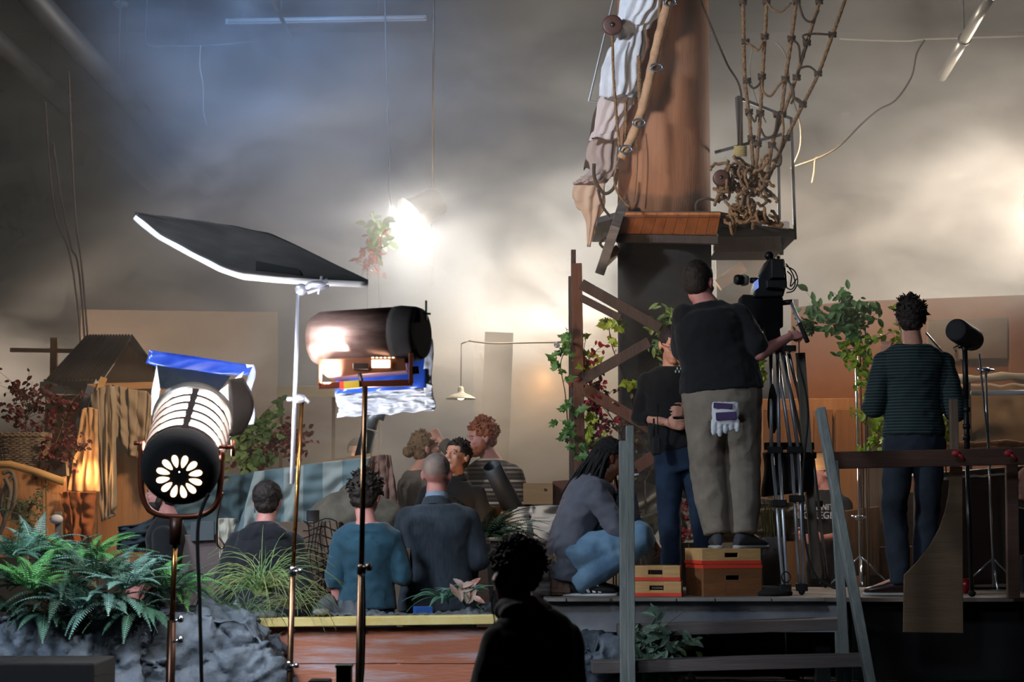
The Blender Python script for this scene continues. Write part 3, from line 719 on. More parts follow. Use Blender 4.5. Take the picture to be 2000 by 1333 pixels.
for p, q in (((1545, 230), (1553, 468)), ((1440, 190), (1446, 300)), ((1440, 190), (1545, 232)), ((1520, 300), (1522, 430)), ((1396, 298), (1530, 262))):
    b.beam(at(*p, MD - .05), at(*q, MD - .05), .022 if p[0] != 1440 or q[0] != 1446 else .035, .022)
b.build('guard_frame', mat('grey_metal', '#55575c', .5, .6), t)
MB().beam(at(1526, 470, MD + .1), at(1526, 498, MD + .1), .03, .03).build('guard_foot', DARKW, t)

def rope(b, pts, d, r=.011, n=8, wob=0): b.tube([at(p[0], p[1], (p[2] if len(p) > 2 else d)) for p in pts], r, n)
def smooth_px(pts, k=6):
    """catmull-rom through picture points"""
    P = [pts[0]] + list(pts) + [pts[-1]]; o = []
    for i in range(1, len(P) - 2):
        for j in range(k):
            u = j / k
            o.append(tuple(.5 * (2 * P[i][a] + (P[i + 1][a] - P[i - 1][a]) * u + (2 * P[i - 1][a] - 5 * P[i][a] + 4 * P[i + 1][a] - P[i + 2][a]) * u * u + (3 * P[i][a] - P[i - 1][a] - 3 * P[i + 1][a] + P[i + 2][a]) * u ** 3) for a in range(len(pts[0]))))
    o.append(tuple(pts[-1])); return o
def twisted(b, pts, r, lay=.035):
    """three-strand laid rope through world points"""
    P = [V(p) for p in pts]; L_ = 0; out = [[], [], []]; u = None
    dense = []
    for i in range(len(P) - 1):
        k = max(2, int((P[i + 1] - P[i]).length / .012))
        dense += [P[i].lerp(P[i + 1], j / k) for j in range(k)]
    dense.append(P[-1])
    for i, p in enumerate(dense):
        d = (dense[min(i + 1, len(dense) - 1)] - dense[max(0, i - 1)]).normalized()
        u = d.orthogonal().normalized() if u is None else (u - d * u.dot(d)).normalized(); w_ = d.cross(u)
        if i: L_ += (p - dense[i - 1]).length
        for s in range(3):
            a = L_ / lay * 2 * math.pi + s * 2.094; out[s].append(p + (u * math.cos(a) + w_ * math.sin(a)) * r * .5)
    for s in range(3): b.tube(out[s], r * .58, 6)
ROPEDK = ROPED
# the climbing net: five lines, knots and slack rungs
ND = 14.45
lines = [[(1452, -30), (1452, 50), (1455, 160), (1463, 225), (1472, 335)], [(1497, -30), (1497, 10), (1494, 72), (1489, 150), (1485, 222), (1480, 290), (1476, 340)],
         [(1560, -30), (1555, 5), (1546, 75), (1534, 155), (1525, 224), (1508, 285), (1500, 340)], [(1602, -30), (1600, 4), (1576, 84), (1555, 152), (1530, 222), (1506, 286), (1500, 335)],
         [(1655, -30), (1650, 0), (1626, 68), (1598, 145), (1568, 205), (1535, 272), (1500, 350)]]
t = thing('climbing_net', 'rope climbing net fanning out above the bundle, with dark knots and slack rungs', 'rope net', at(1480, 345, ND))
for ln in lines:
    b = MB(); twisted(b, [at(x, y, ND) for x, y in smooth_px(ln, 4)], .0155, .05); b.build('net_line', ROPE, t, smooth=True)
KN = [(1456, 82), (1494, 72), (1546, 76), (1576, 84), (1626, 68), (1459, 158), (1488, 150), (1534, 155), (1556, 152), (1598, 144), (1463, 219), (1485, 221), (1518, 223), (1528, 224), (1568, 205), (1468, 271), (1480, 282), (1508, 284), (1536, 270), (1600, 3), (1556, 3), (1497, 4), (1451, 5)]
for x, y in KN:
    b = MB(); c = at(x, y, ND - .01)
    for j in range(3): b.tube([c + V((math.cos(a) * .024, math.sin(a) * .02 - .0, (j - 1) * .012 + .008 * math.sin(a * 2 + j))) for a in np.linspace(0, 6.28, 9)[:-1]], .0085, 6, closed=True)
    b.build('knot', ROPED, t, smooth=True)
for p in ([(1456, 82), (1472, 92), (1481, 98), (1490, 80)], [(1459, 158), (1470, 172), (1482, 166), (1488, 152)], [(1488, 152), (1490, 178), (1505, 188), (1520, 168), (1534, 155)], [(1463, 219), (1474, 238), (1478, 225), (1485, 221)], [(1485, 250), (1495, 268), (1512, 262), (1518, 228)],
          [(1497, 4), (1512, 20), (1528, 22), (1545, 5)], [(1560, 5), (1570, 35), (1586, 42), (1599, 20)], [(1576, 84), (1568, 70), (1590, 66), (1626, 68)], [(1556, 152), (1560, 136), (1580, 130), (1598, 144)], [(1534, 155), (1548, 170), (1552, 192), (1566, 203)], [(1545, 203), (1552, 192), (1562, 196), (1568, 205)],
          [(1528, 224), (1530, 258), (1520, 300), (1508, 315)], [(1508, 284), (1524, 300), (1524, 322), (1512, 325)], [(1546, 76), (1560, 90), (1564, 125), (1575, 84)]):
    b = MB(); b.tube([at(x, y, ND - .03) for x, y in smooth_px(p, 4)], .0085, 6); b.build('slack_rung', ROPED if rnd.random() < .5 else ROPE, t, smooth=True)
# the tangled bundle where it is gathered
b = MB(); rr = random.Random(11)
for k in range(62):
    cx = rr.gauss(1458, 26); cy = rr.uniform(318, 442); cx = cx + (cy - 380) * .1
    cx = max(1402, min(1506, cx)); d = ND + rr.uniform(-.12, .10); pts = []
    c = at(cx, cy, d); e1 = V((rr.uniform(-1, 1), rr.uniform(-.6, .6), rr.uniform(-1, 1))).normalized(); e2 = e1.orthogonal().normalized()
    a0 = rr.uniform(0, 6.28); turn = rr.uniform(2.5, 6); ra, rb = rr.uniform(.04, .10), rr.uniform(.025, .07)
    for j in range(14):
        a = a0 + turn * j / 13; pts.append(c + e1 * math.cos(a) * ra + e2 * math.sin(a) * rb + V((0, 0, rr.uniform(-.012, .012))))
    twisted(b, pts, .013, .04) if k % 2 else b.tube(pts, .012, 6)
b.build('rope_bundle', ROPE, label='big tangle of brown rope gathered at the foot of the climbing net', cat='rope', smooth=True)
def block(px, py, d, r, nm, lab):
    T_ = thing(nm, lab, 'pulley', at(px, py, d)); b = MB(); b.lathe(at(px, py, d) + V((0, .03, 0)), (0, -1, 0), [(0, r * .8), (.005, r), (.055, r), (.06, r * .8)], 26); b.build('block', mat('block_wood', '#4a2a22', .5), T_, smooth=True)
    b = MB(); b.cyl(at(px, py, d) + V((0, .035, 0)), at(px, py, d) + V((0, -.035, 0)), r * .25, n=12); b.build('pin', DARKSTEEL, T_, smooth=True); return T_
block(1408, 348, ND - .1, .058, 'pulley_block', 'round dark wooden pulley block at the left of the rope tangle')
b = MB(); b.tube([at(x, y, ND + .05) for x, y in smooth_px([(1402, 360), (1404, 378), (1418, 385), (1400, 392), (1380, 388), (1362, 395), (1360, 412), (1372, 415)], 5)], .011, 8); b.build('loose_coil', ROPED, label='thin dark rope coiled on the rim beside the mast', cat='rope', smooth=True)
b = MB(); b.beam(at(1444, 188, MD - .1), at(1446, 300, MD - .1), .04, .04); b.build('timber_cleat_post', DARKW, label='dark slim post standing above the rope tangle', cat='post')
b = MB()
for k in range(6): b.tube([at(1446, 287 + 3.4 * k, ND + .2) + V((math.cos(a) * .045, math.sin(a) * .03, .004 * math.sin(a))) for a in np.linspace(0, 6.28, 12)[:-1]], .007, 6, closed=True)
b.build('yellow_lashing', mat('yellow_cord', '#a8935c', .9), label='pale yellow cord lashed around the slim post', cat='rope', smooth=True)
b = MB(); b.tube([at(x, y, ND + .3) for x, y in smooth_px([(1360, -20), (1392, 60), (1420, 125), (1447, 180), (1446, 288)], 6)], .008, 6); b.build('stay_line', ROPED, label='thin dark stay running from the mast down to the slim post', cat='rope', smooth=True)

# furled sail and running ropes left of the mast
SAIL = mat('sail_cloth', '#c9ccd2', .9, col2='#b0b2b8', scale=5, bump=.1)
SD = 14.5
def bundle(cl, d, m, name, lab, folds=9, seed=0, cat='cloth', par=None):
    """gathered cloth: centre line [(px, py, half width px)] with lengthwise pleats"""
    n = 72; secs = []; b = MB(); P = smooth_px(cl, 7); vs = []
    for i, (x, y, wpx) in enumerate(P):
        hw = wpx / F * d; c = at(x, y, d)
        nx = V((1, 0, 0))
        for j in range(n):
            a = 2 * math.pi * j / n; pl_ = 1 + .17 * math.sin(a * folds + seed + i * .10 + 1.3 * math.sin(i * .13 + a)) + .14 * noise.noise(V((math.cos(a) * 2.2, math.sin(a) * 2.2, i * .10 + seed)))
            vs.append(c + V((math.cos(a) * hw * pl_, math.sin(a) * hw * .6 * pl_, .012 * math.sin(a * 3 + i))))
    k = len(P); b.add(vs, [(i * n + j, i * n + (j + 1) % n, (i + 1) * n + (j + 1) % n, (i + 1) * n + j) for i in range(k - 1) for j in range(n)] + [tuple(range(n))[::-1], tuple(range((k - 1) * n, k * n))])
    return b.build(name, m, par, smooth=True, label=lab, cat=cat)
t = thing('furled_sail', 'furled white sail hanging in twisted folds beside the mast', 'sail', at(1200, 380, SD))
bundle([(1262, -30, 34), (1255, 10, 40), (1240, 45, 30), (1236, 62, 22), (1228, 90, 30), (1215, 130, 34), (1212, 165, 36), (1205, 190, 30)], SD, SAIL, 'upper_bunch', None, 11, 1, None, t)
bundle([(1208, 182, 30), (1198, 215, 28), (1186, 250, 24), (1180, 272, 26)], SD + .12, mat('sail_grey_pink', '#b7a8a4', .9), 'middle_bunch', None, 8, 2, None, t)
bundle([(1182, 262, 24), (1175, 300, 28), (1180, 330, 24), (1160, 352, 26), (1140, 358, 20)], SD + .25, mat('sail_dusty', '#9b8880', .9), 'lower_bunch', None, 8, 3, None, t)
bundle([(1160, 345, 24), (1150, 375, 30), (1152, 398, 26), (1156, 430, 12), (1150, 480, 3)], SD + .7, mat('sail_peach', '#c7a68c', .9), 'loose_tail', None, 6, 4, None, t)
def rope_thing(pts, d, r, m, lab, name='hanging_rope', laid=True, group=None):
    b = MB(); P = [at(p[0], p[1], d) for p in smooth_px(pts, 5)]
    twisted(b, P, r, r * 3.2) if laid else b.tube(P, r, 8)
    return b.build(name, m, label=lab, cat='rope', smooth=True, group=group)
rope_thing([(1196, 70), (1198, 140), (1202, 200), (1208, 270), (1212, 310)], SD - .2, .012, ROPE, 'tan rope running down from the pulley beside the furled sail')
rope_thing([(1212, 300), (1200, 345), (1206, 375), (1222, 398), (1230, 404)], SD - .2, .010, ROPE, 'tan rope curving down to the rim of the crow\'s nest')
rope_thing([(1248, 110), (1249, 160), (1250, 205)], SD - .15, .018, ROPE, 'thick short rope hanging between sail and wrapped pole')
rope_thing([(1222, 200), (1222, 245), (1218, 290)], SD - .15, .014, ROPE, 'short laid rope hanging low beside the sail')
rope_thing([(1240, 250), (1245, 300), (1243, 350), (1238, 395)], MD - .42, .006, ROPE, 'thin chain-like line hanging down the mast')
rope_thing([(1160, 320), (1162, 350), (1180, 378), (1200, 365), (1204, 330)], SD + .1, .013, ROPED, 'dark slack loop of rope hanging below the sail', laid=False)
rope_thing([(1168, 370), (1178, 405), (1200, 432)], SD + .1, .010, ROPED, 'dark rope tail reaching the edge of the crow\'s nest', laid=False)
rope_thing([(1292, -20), (1288, 30), (1290, 100)], SD - .1, .016, ROPE, 'laid rope hanging beside the top of the wrapped pole')
rope_thing([(1178, 468), (1172, 476), (1180, 484), (1188, 474), (1180, 464)], SD - .0, .010, ROPED, 'small ring of rope hooked on the side plank')
t = block(1196, 50, SD - .15, .075, 'pulley_block', 'worn wooden pulley block left of the white sail')
# wrapped pole with shackles
b = MB(); P = smooth_px([(1306, 0), (1288, 70), (1272, 140), (1254, 215), (1232, 275), (1214, 310)], 6)
t = thing('wrapped_pole', 'slim pole wrapped in tan cloth slanting in front of the mast', 'pole', at(1214, 310, SD - .3))
b.tube([at(x, y, SD - .3) for x, y in P], [.036 + .003 * math.sin(i * 2.3) for i in range(len(P))], 14); b.build('wrapping', mat('tan_wrap', '#b38d6a', .9, col2='#957255', scale=9, bump=.4, bscale=50), t, smooth=True)
for x, y in ((1308, 4), (1282, 132), (1248, 240), (1222, 292)):
    b = MB(); c = at(x, y, SD - .36); b.tube([c + V((math.cos(a) * .045, 0, math.sin(a) * .028)) for a in np.linspace(0, 6.28, 14)[:-1]], .007, 8, closed=True); b.build('shackle', mat('blue_steel', '#6d8090', .35, .8), t, smooth=True)
b = MB()
for p, q in (((1202, -20), (1150, 198)), ((1150, 198), (1168, 200)), ((1170, 138), (1184, 138))): b.cyl(at(*p, SD + .3), at(*q, SD + .3), .008, n=8)
b.build('ladder_rail', mat('thin_metal', '#8f9296', .4, .7), label='thin bent metal rail left of the furled sail', cat='rail')
bundle([(1180, 180, 5), (1165, 240, 8), (1158, 290, 8), (1150, 330, 10)], SD + .4, ROPED, 'rope_ladder_roll', 'dark roll of netting hanging behind the sail', 5, 6, 'net')

# timber frame left of the mast
VD = 14.2
t = thing('timber_bracing', 'tall dark timber posts with crossed braces standing against the mast', 'bracing', (X(1130, VD), VD, BACKZ))
FR = wood('frame_wood', '#4a3831', '#352823', 2); FR2 = wood('frame_rust', '#6d4230', '#50301f', 2)
MB().beam(V((X(1138, VD), VD, BACKZ)), at(1126, 515, VD), .075, .05).build('post', FR2, t, bevel=.003)
MB().beam(V((X(1118, VD + .3), VD + .3, BACKZ)), at(1120, 488, VD + .05), .035, .04).build('post', FR, t, bevel=.003)
MB().beam(V((X(1116, VD + .35), VD + .35, BACKZ)), at(1114, 540, VD + .35), .03, .04).build('post', FR, t, bevel=.003)
for a, b_, w_, m_ in (((1135, 555), (1290, 642), .075, FR), ((1135, 582), (1212, 622), .05, FR), ((1138, 742), (1268, 668), .075, FR), ((1140, 760), (1290, 848), .085, FR2), ((1236, 918), (1292, 882), .085, FR2), ((1138, 1010), (1240, 920), .06, FR2)):
    MB().beam(at(*a, VD - .06), at(*b_, VD - .1), w_, .035).build('brace', m_, t, bevel=.003)
MB().ball(at(1198, 787, VD - .12), .012, 10, 8).build('bolt', mat('brass_bolt', '#b09a70', .3, .8), t, smooth=True)
# ================================================================ film gear
COPPER = mat('bronze_paint', '#6e3a28', .32, .55)
STANDM = mat('stand_steel', '#a0703f', .25, .9)
BULB = mat('lamp_glow', '#ffffff', .4, emit=60, ecol=(1, .94, .88))
GLOWW = mat('lamp_glow_warm', '#ffffff', .4, emit=3, ecol=(1, .66, .40))
GEL = mat('blue_gel', '#1d3fae', .25, trans=.35, col2='#3f62c8', scale=5, alpha=.9)
SILV = mat('silver_inside', '#e8ecf5', .3, .6)
def tripod_base(T, x, y, ztop, r=.013, m=None, spread=.42, n=3, h=.38):
    m = m or STANDM
    for k in range(n):
        a = 2 * math.pi * k / n + .5; p = V((x, y, h)); q = V((x + math.cos(a) * spread, y + math.sin(a) * spread, .012)); MB().cyl(p, q, r * .8, n=10).build('leg', m, T, smooth=True)
    c = MB(); c.cyl((x, y, h - .04), (x, y, h + .04), r * 2, n=14); c.build('leg_collar', m, T, smooth=True)
def knob(T, p, d, m, r=.016, l=.05, name='knob'):
    b = MB(); d = V(d).normalized(); b.cyl(p, V(p) + d * l, .006, n=8); b.lathe(V(p) + d * l, d, [(0, r), (.018, r)], 12); return b.build(name, m, T, smooth=True)
def riser(T, pts, d, r, m, name='tube'):
    b = MB(); b.tube([at(x, y, d) for x, y in pts], r, 14); return b.build(name, m, T, smooth=True)

# --- big lamp on the left, seen from behind and below, pointing up and away
D1 = 9.0
t = thing('film_lamp', 'large studio lamp seen from behind with glowing vents and blue gel on its barn doors', 'film light', (X(345, D1), D1, 1.0))
cb = at(352, 915, D1); cf = at(374, 836, D1 + .46)     # back plate centre and front centre
ax = (cf - cb).normalized(); Lh = (cf - cb).length
RB = 77 / F * D1
up_ = V((0, 0, 1)); sx = ax.cross(up_).normalized(); uy = sx.cross(ax).normalized()
b = MB(); b.lathe(cb - ax * .02, ax, [(0, RB * .12), (0, RB * .45), (.004, RB * .62)], 40, cap=False)
# back plate with a ring of petal vents: a black disc with the petals standing just proud, lit from inside
b = MB(); b.lathe(cb - ax * .045, ax, [(0, .002), (.0, RB * .74), (.012, RB * .92), (.045, RB * 1.0), (.085, RB * 1.0), (.085, RB * .94)], 48, cap=False); b.build('back_cover', MATTE, t, smooth=True)
b = MB(); pc = cb - ax * .049 - uy * (RB * .12)
for k in range(12):
    a = 2 * math.pi * k / 12 + .2; dr = sx * math.cos(a) + uy * math.sin(a); tn = ax.cross(dr)
    vs = [pc + dr * (RB * (.25 + .17 + .17 * math.cos(q))) + tn * (RB * .075 * math.sin(q) * (1 + .4 * math.cos(q))) for q in np.linspace(0, 2 * math.pi, 15)[:-1]]
    b.prism(vs, ax * .003)
b.build('rear_vent', GLOWW, t)
body = mat('lamp_body', '#2b211e', .4, .5)
b = MB(); b.lathe(cb + ax * .04, ax, [(0, RB * .90), (Lh + .02, RB * .90)], 40); b.build('lamp_core', BULB, t, smooth=True)
nb = 5
for k in range(nb + 1):
    s_ = .05 + (Lh - .0) * k / nb
    b = MB(); b.lathe(cb + ax * s_, ax, [(0, RB * 1.02), (0, RB * .93), (.030, RB * .93), (.030, RB * 1.02), (0, RB * 1.02)], 44, cap=False); b.build('cooling_ring', body, t, smooth=False)
b = MB()
for a in (1.45, 3.3, 4.7, 6.1):
    dr = sx * math.cos(a) + uy * math.sin(a); b.beam(cb + ax * .05 + dr * RB * 1.0, cb + ax * (Lh + .06) + dr * RB * 1.0, .03, .012, up=dr)
b.build('body_strap', body, t)
fr_ = cf + ax * .04
b = MB(); b.lathe(fr_, ax, [(0, RB * .95), (0, RB * 1.06), (.05, RB * 1.12), (.05, RB * 1.0)], 40, cap=False); b.build('front_ring', mat('pale_ring', '#a79c92', .3, .7), t, smooth=True)
# barn doors
def door(poly, m, name, th=.006): return MB().prism([at(x, y, d) for x, y, d in poly], (0, th, 0)).build(name, m, t)
D1f = D1 + .62
door([(306, 712, D1f + .2), (450, 735, D1f + .2), (438, 752, D1f), (425, 768, D1f), (312, 758, D1f)], mat('barn_black', '#20262c', .45, .3), 'barn_door')
b = MB(); b.sheet(lambda u, v: at(446 + 40 * v * math.sin(.5 + u * 2.3) + 4 * u, 742 + 112 * u - 8 * v, D1f - .12) + V((0, .14 * v, 0)), 12, 6); b.build('barn_door', mat('barn_brown', '#3a332e', .5, .2), t, smooth=True, solid=.006)
door([(420, 768, D1f - .05), (478, 730, D1f), (487, 752, D1f), (448, 850, D1f), (438, 850, D1f)], SILV, 'barn_door') if 0 else None
door([(296, 765, D1f), (306, 714, D1f), (312, 760, D1f), (306, 800, D1f), (296, 812, D1f)], SILV, 'barn_door')
door([(424, 768, D1f), (476, 726, D1f + .05), (470, 742, D1f), (446, 790, D1f), (436, 800, D1f)], SILV, 'barn_door')
b = MB(); b.sheet(lambda u, v: at(292 + 202 * u - 6 * v, 684 + 30 * u + (26 + 8 * math.sin(u * 4)) * v, D1f + .22) + V((0, -.02 * v + .012 * math.sin(u * 9 + v * 3), 0)), 26, 5); b.build('colour_gel', GEL, t, smooth=True, solid=.003)
b = MB(); b.sheet(lambda u, v: at(480 + 15 * v + 4 * math.sin(u * 9), 712 + 118 * u, D1f + .2) + V((0, .02 * math.sin(u * 11 + v), 0)), 22, 3); b.build('colour_gel', mat('pale_gel', '#aeb9d8', .3, trans=.3), t, smooth=True, solid=.003)
# yoke
b = MB(); b.tube([at(x, y, D1 + .05) for x, y in smooth_px([(276, 862), (275, 930), (280, 975), (300, 1002), (345, 1010), (395, 1006), (422, 985), (430, 950), (434, 880)], 6)], .0135, 12); b.build('yoke', COPPER, t, smooth=True)
b = MB(); b.cyl(at(428, 873, D1 + .05), at(456, 874, D1 + .05), .011, n=12); b.cyl(at(455, 860, D1 + .05), at(455, 892, D1 + .05), .009, n=10); b.build('tilt_lock', COPPER, t, smooth=True)
b = MB(); b.cyl(at(282, 868, D1 + .05), at(262, 866, D1 + .05), .010, n=10); b.build('tilt_pivot', COPPER, t, smooth=True)
st = thing('lamp_stand', 'dark bronze stand with clamps carrying the big left lamp', 'light stand', (X(335, D1), D1, 0))
x_, x2_ = X(345, D1), X(328, D1)
p0 = at(345, 1012, D1 + .05); zb = .4
b = MB(); b.cyl(p0, at(342, 1065, D1 + .05), .032, .026, n=16); b.build('receiver', mat('bronze_dark', '#3c2018', .4, .4), st, smooth=True)
b = MB(); b.cyl(at(342, 1060, D1 + .05), at(336, 1215, D1 + .05), .0125, n=14); b.build('upper_tube', STANDM, st, smooth=True)
foot = V((at(332, 1340, D1 + .05).x - .01, D1 + .05, .05))
b = MB(); b.cyl(at(336, 1212, D1 + .05), foot, .021, n=14); b.build('lower_tube', mat('bronze_mid', '#4a3226', .3, .8), st, smooth=True)
tripod_base(st, foot.x, foot.y, 1, .02, DARKSTEEL, .5)
for yy in (1215, 1255): knob(st, at(338, yy, D1), (1, -.3, .3), CHROME, .014, .03)
b = MB(); b.tube([at(x, y, D1 - .02) for x, y in smooth_px([(408, 965), (398, 985), (388, 1020), (386, 1070), (390, 1180), (394, 1340)], 5)] + [V((X(398, D1), D1 - .02, .6)), V((X(396, D1), D1 - .05, .02))], .0085, 8); b.build('power_cable', MATTE, label='black power cable hanging from the big left lamp', cat='cable', smooth=True)
b = MB(); b.tube([at(x, y, D1 + .1) for x, y in smooth_px([(436, 962), (430, 985), (424, 1020), (424, 1060), (432, 1072), (438, 1066), (428, 1050)], 5)], .004, 6); b.build('safety_cord', COPPER, label='thin safety cord with a loop hanging beside the big lamp', cat='cord', smooth=True)
light('POINT', 'left_lamp_glow', cb + ax * (Lh * .5) + V((0, -.28, .30)), 2.0, (1, .9, .78), size=.03)

# --- the round lamp in the middle, seen from the side
D2 = 9.3
t = thing('film_lamp', 'cylindrical metal studio lamp seen from the side above the yellow taped yoke', 'film light', at(720, 760, D2))
a0 = at(618, 664, D2 + .10); a1 = at(782, 654, D2 - .05); ax = (a1 - a0).normalized(); L2 = (a1 - a0).length; RC = 55 / F * D2
CH = mat('brushed_housing', '#b39a92', .48, .7, col2='#6c5048', scale=2, stretch=(1, 1, 5))
b = MB(); b.lathe(a0, ax, [(0, RC * .72), (-.003, RC * .86), (.035, RC * 1.0), (L2, RC * 1.0)], 56); b.build('housing', CH, t, smooth=True)
b = MB(); b.lathe(a1 - ax * .015, ax, [(0, RC * 1.02), (.03, RC * 1.03), (.10, RC * .96), (.125, RC * .88), (.125, RC * .8)], 48); b.build('front_barrel', MATTE, t, smooth=True)
b = MB(); e_ = a1 + ax * .125; b.box(e_ + V((.004, 0, .105)), (.008, .05, .09)); b.box(e_ + V((.008, 0, .09)), (.035, .02, .008)); b.build('filter_clip', BLACK, t)
b = MB(); b.prism([at(626, 702, D2 - .12), at(790, 695, D2 - .12), at(794, 724, D2 - .12), at(640, 738, D2 - .12), at(628, 728, D2 - .12)], (0, .24, 0)); b.build('base_housing', mat('base_copper', '#8a5a44', .35, .7), t, bevel=.006)
b = MB(); b.box(at(705, 716, D2 - .125), (.075, .02, .028)); b.build('lock_plate', mat('plate_steel', '#5a4a42', .3, .8), t, bevel=.003)
b = MB(); b.box(at(744, 711, D2 - .127), (.085, .02, .036)); b.build('vent_window', GLOWW, t, bevel=.003)
b = MB()
for k in range(6): b.box(at(728 + 8 * k, 699, D2 - .13), (.011, .012, .004))
b.build('vent_slot', GLOWW, t)
b = MB(); b.ball(at(800, 685, D2 - .13), .007); b.build('pilot_light', mat('pilot_red', '#ff3020', .3, emit=6, ecol=(1, .12, .08)), t, smooth=True)
yk = MB(); yk.beam(at(626, 700, D2 - .16), at(626, 757, D2 - .16), .012, .04); yk.beam(at(622, 754, D2 - .16), at(806, 748, D2 - .16), .030, .04); yk.beam(at(803, 690, D2 - .16), at(803, 750, D2 - .16), .020, .045); yk.build('yoke', COPPER, t, bevel=.003)
b = MB(); b.beam(at(672, 753, D2 - .165), at(702, 751, D2 - .165), .034, .045); b.build('yellow_tape', mat('yellow_tape', '#c9a62c', .6), t)
b = MB(); b.beam(at(664, 753, D2 - .165), at(672, 753, D2 - .165), .034, .045); b.build('red_tape_band', mat('red_band', '#d8452c', .6), t)
b = MB(); b.cyl(at(806, 724, D2 - .16), at(818, 723, D2 - .16), .018, n=14); b.build('tilt_knob', BLACK, t, smooth=True)
b = MB(); b.tube([at(702, 730, D2 - .16), at(706, 745, D2 - .17), at(712, 760, D2 - .17)], .010, 8); b.build('bail_clamp', BLACK, t, smooth=True)
b = MB(); b.sheet(lambda u, v: at(655 + 178 * u, 722 - 30 * u * (1 - v) + 48 * v * (1 - u * .25), D2 + .1 + .12 * u) + V((0, .02 * math.sin(u * 14 + v * 4), 0)), 30, 6); b.build('colour_gel', mat('blue_gel_bright', '#3a66e0', .25, trans=.35), t, smooth=True, solid=.003)
DIF = mat('diffusion_sheet', '#dfe3ec', .55, trans=.25, sss=0)
b = MB(); b.sheet(lambda u, v: at(655 + 190 * u + 4 * v - 3 * math.sin(v * 7), 752 + (64 - 14 * u) * v, D2 + .2 + .06 * math.sin(u * 3)) + V((.004 * math.sin(v * 9), .022 * noise.noise(V((u * 7, v * 9, 2))) * 2 + .012 * noise.noise(V((u * 20, v * 22, 5))), .012 * noise.noise(V((u * 8, v * 3, 1))))), 90, 50)
b.build('diffusion_sheet', DIF, t, smooth=True, solid=.002)
b = MB(); b.sheet(lambda u, v: at(828 + 17 * v + 2 * math.sin(u * 8), 662 + 130 * u, D2 + .22) + V((0, .02 * noise.noise(V((u * 9, v * 3, 4))), 0)), 30, 4); b.build('diffusion_sheet', DIF, t, smooth=True, solid=.002)
st = thing('lamp_stand', 'slim steel stand carrying the cylindrical lamp, in front of the teal jumper', 'light stand', (X(700, D2), D2, 0))
b = MB(); b.cyl(at(713, 755, D2 - .17), at(706, 1110, D2 - .17), .0125, n=14); b.build('upper_tube', mat('stand_dark', '#5a4632', .25, .9), st, smooth=True)
q_ = at(699, 1345, D2 - .17); foot = V((q_.x - .01, q_.y, .05)); b = MB(); b.cyl(at(706, 1108, D2 - .17), foot, .017, n=14); b.build('lower_tube', mat('stand_dark2', '#4b3a2b', .28, .85), st, smooth=True)
b = MB(); b.lathe(at(706, 1122, D2 - .17), (0, 0, 1), [(0, .020), (.035, .020), (.045, .015)], 14); b.build('clamp_collar', DARKSTEEL, st, smooth=True)
knob(st, at(709, 1108, D2 - .19), (1, -.3, 0), DARKSTEEL, .018, .02); tripod_base(st, foot.x, foot.y, 1, .017, DARKSTEEL, .45)
light('POINT', 'mid_housing_fill', at(560, 640, D2 - .35), 22, (.97, .95, 1), size=.16)  # unseen point light added to whiten the left end of the housing
light('POINT', 'diffusion_fill', at(720, 810, D2 - .05), 6, (.9, .93, 1), size=.04)  # unseen point light added to brighten the diffusion sheet
b = MB(); b.tube([at(x, y, D2 - .2) for x, y in smooth_px([(710, 1120), (712, 1200), (710, 1300), (706, 1345)], 5)] + [V((X(706, D2), D2 - .25, .02))], .006, 6); b.build('power_cable', MATTE, label='thin black cable running down the steel stand of the cylindrical lamp', cat='cable', smooth=True)

# --- reflector board on its arm
D3 = 9.9
t = thing('bounce_board', 'large tilted reflector board, black on top with glowing white edge', 'reflector', at(600, 560, D3))
out_ = [(264, 417), (300, 423), (380, 432), (455, 441), (520, 455), (560, 472), (640, 510), (719, 549), (640, 547), (600, 543), (500, 540), (465, 534), (430, 516), (345, 474)]
nd = {264: .55, 300: .6, 380: .75, 455: .85, 520: .8, 560: .7, 640: .4, 719: .1}
top_px = [(264, 415, 10.2), (330, 424, 10.5), (400, 434, 10.75), (455, 441, 10.9), (520, 455, 10.8), (560, 470, 10.65), (640, 510, 10.3), (719, 548, 9.9)]
bot_px = [(264, 419, 10.2), (310, 455, 10.05), (370, 488, 9.9), (430, 519, 9.75), (475, 534, 9.7), (540, 540, 9.7), (620, 545, 9.75), (719, 549, 9.9)]
def lerp_px(P, u):
    s_ = u * (len(P) - 1); i = min(int(s_), len(P) - 2); f_ = s_ - i; return tuple(P[i][k] * (1 - f_) + P[i + 1][k] * f_ for k in range(3))
def bfn(u, v):
    a = at(*lerp_px(top_px, u)); c = at(*lerp_px(bot_px, u)); return c.lerp(a, v)
b = MB(); b.sheet(lambda u, v: bfn(u, v) + V((0, 0, .006 * noise.noise(V((u * 9, v * 9, 0))))), 40, 14); b.build('black_top', mat('felt_black', '#3b3635', .95, col2='#2b2828', scale=5), t, smooth=True, solid=.004)
WB = mat('white_foam', '#f4f6fb', .8)
b = MB(); b.sheet(lambda u, v: bfn(u, v * .97 + .01) + V((0, 0, -.020)), 40, 10); b.build('white_underside', WB, t, smooth=True, solid=.030)
b = MB(); b.add([bfn(u, v) + V((0, 0, .008)) for u, v in ((.62, .06), (.80, .05), (.78, .24), (.60, .26))], [(0, 1, 2, 3)]); b.build('black_patch', MATTE, t, solid=.003)
st = thing('reflector_stand', 'steel stand with an offset white-lit arm holding the reflector board', 'light stand', (X(575, D3), D3 - .3, 0))
DD = D3 - .35
WST = mat('pale_tube', '#dfe3f2', .3, .6)
b = MB(); b.cyl(at(583, 560, DD), at(570, 946, DD), .0105, n=14); b.build('extension_arm', WST, st, smooth=True)
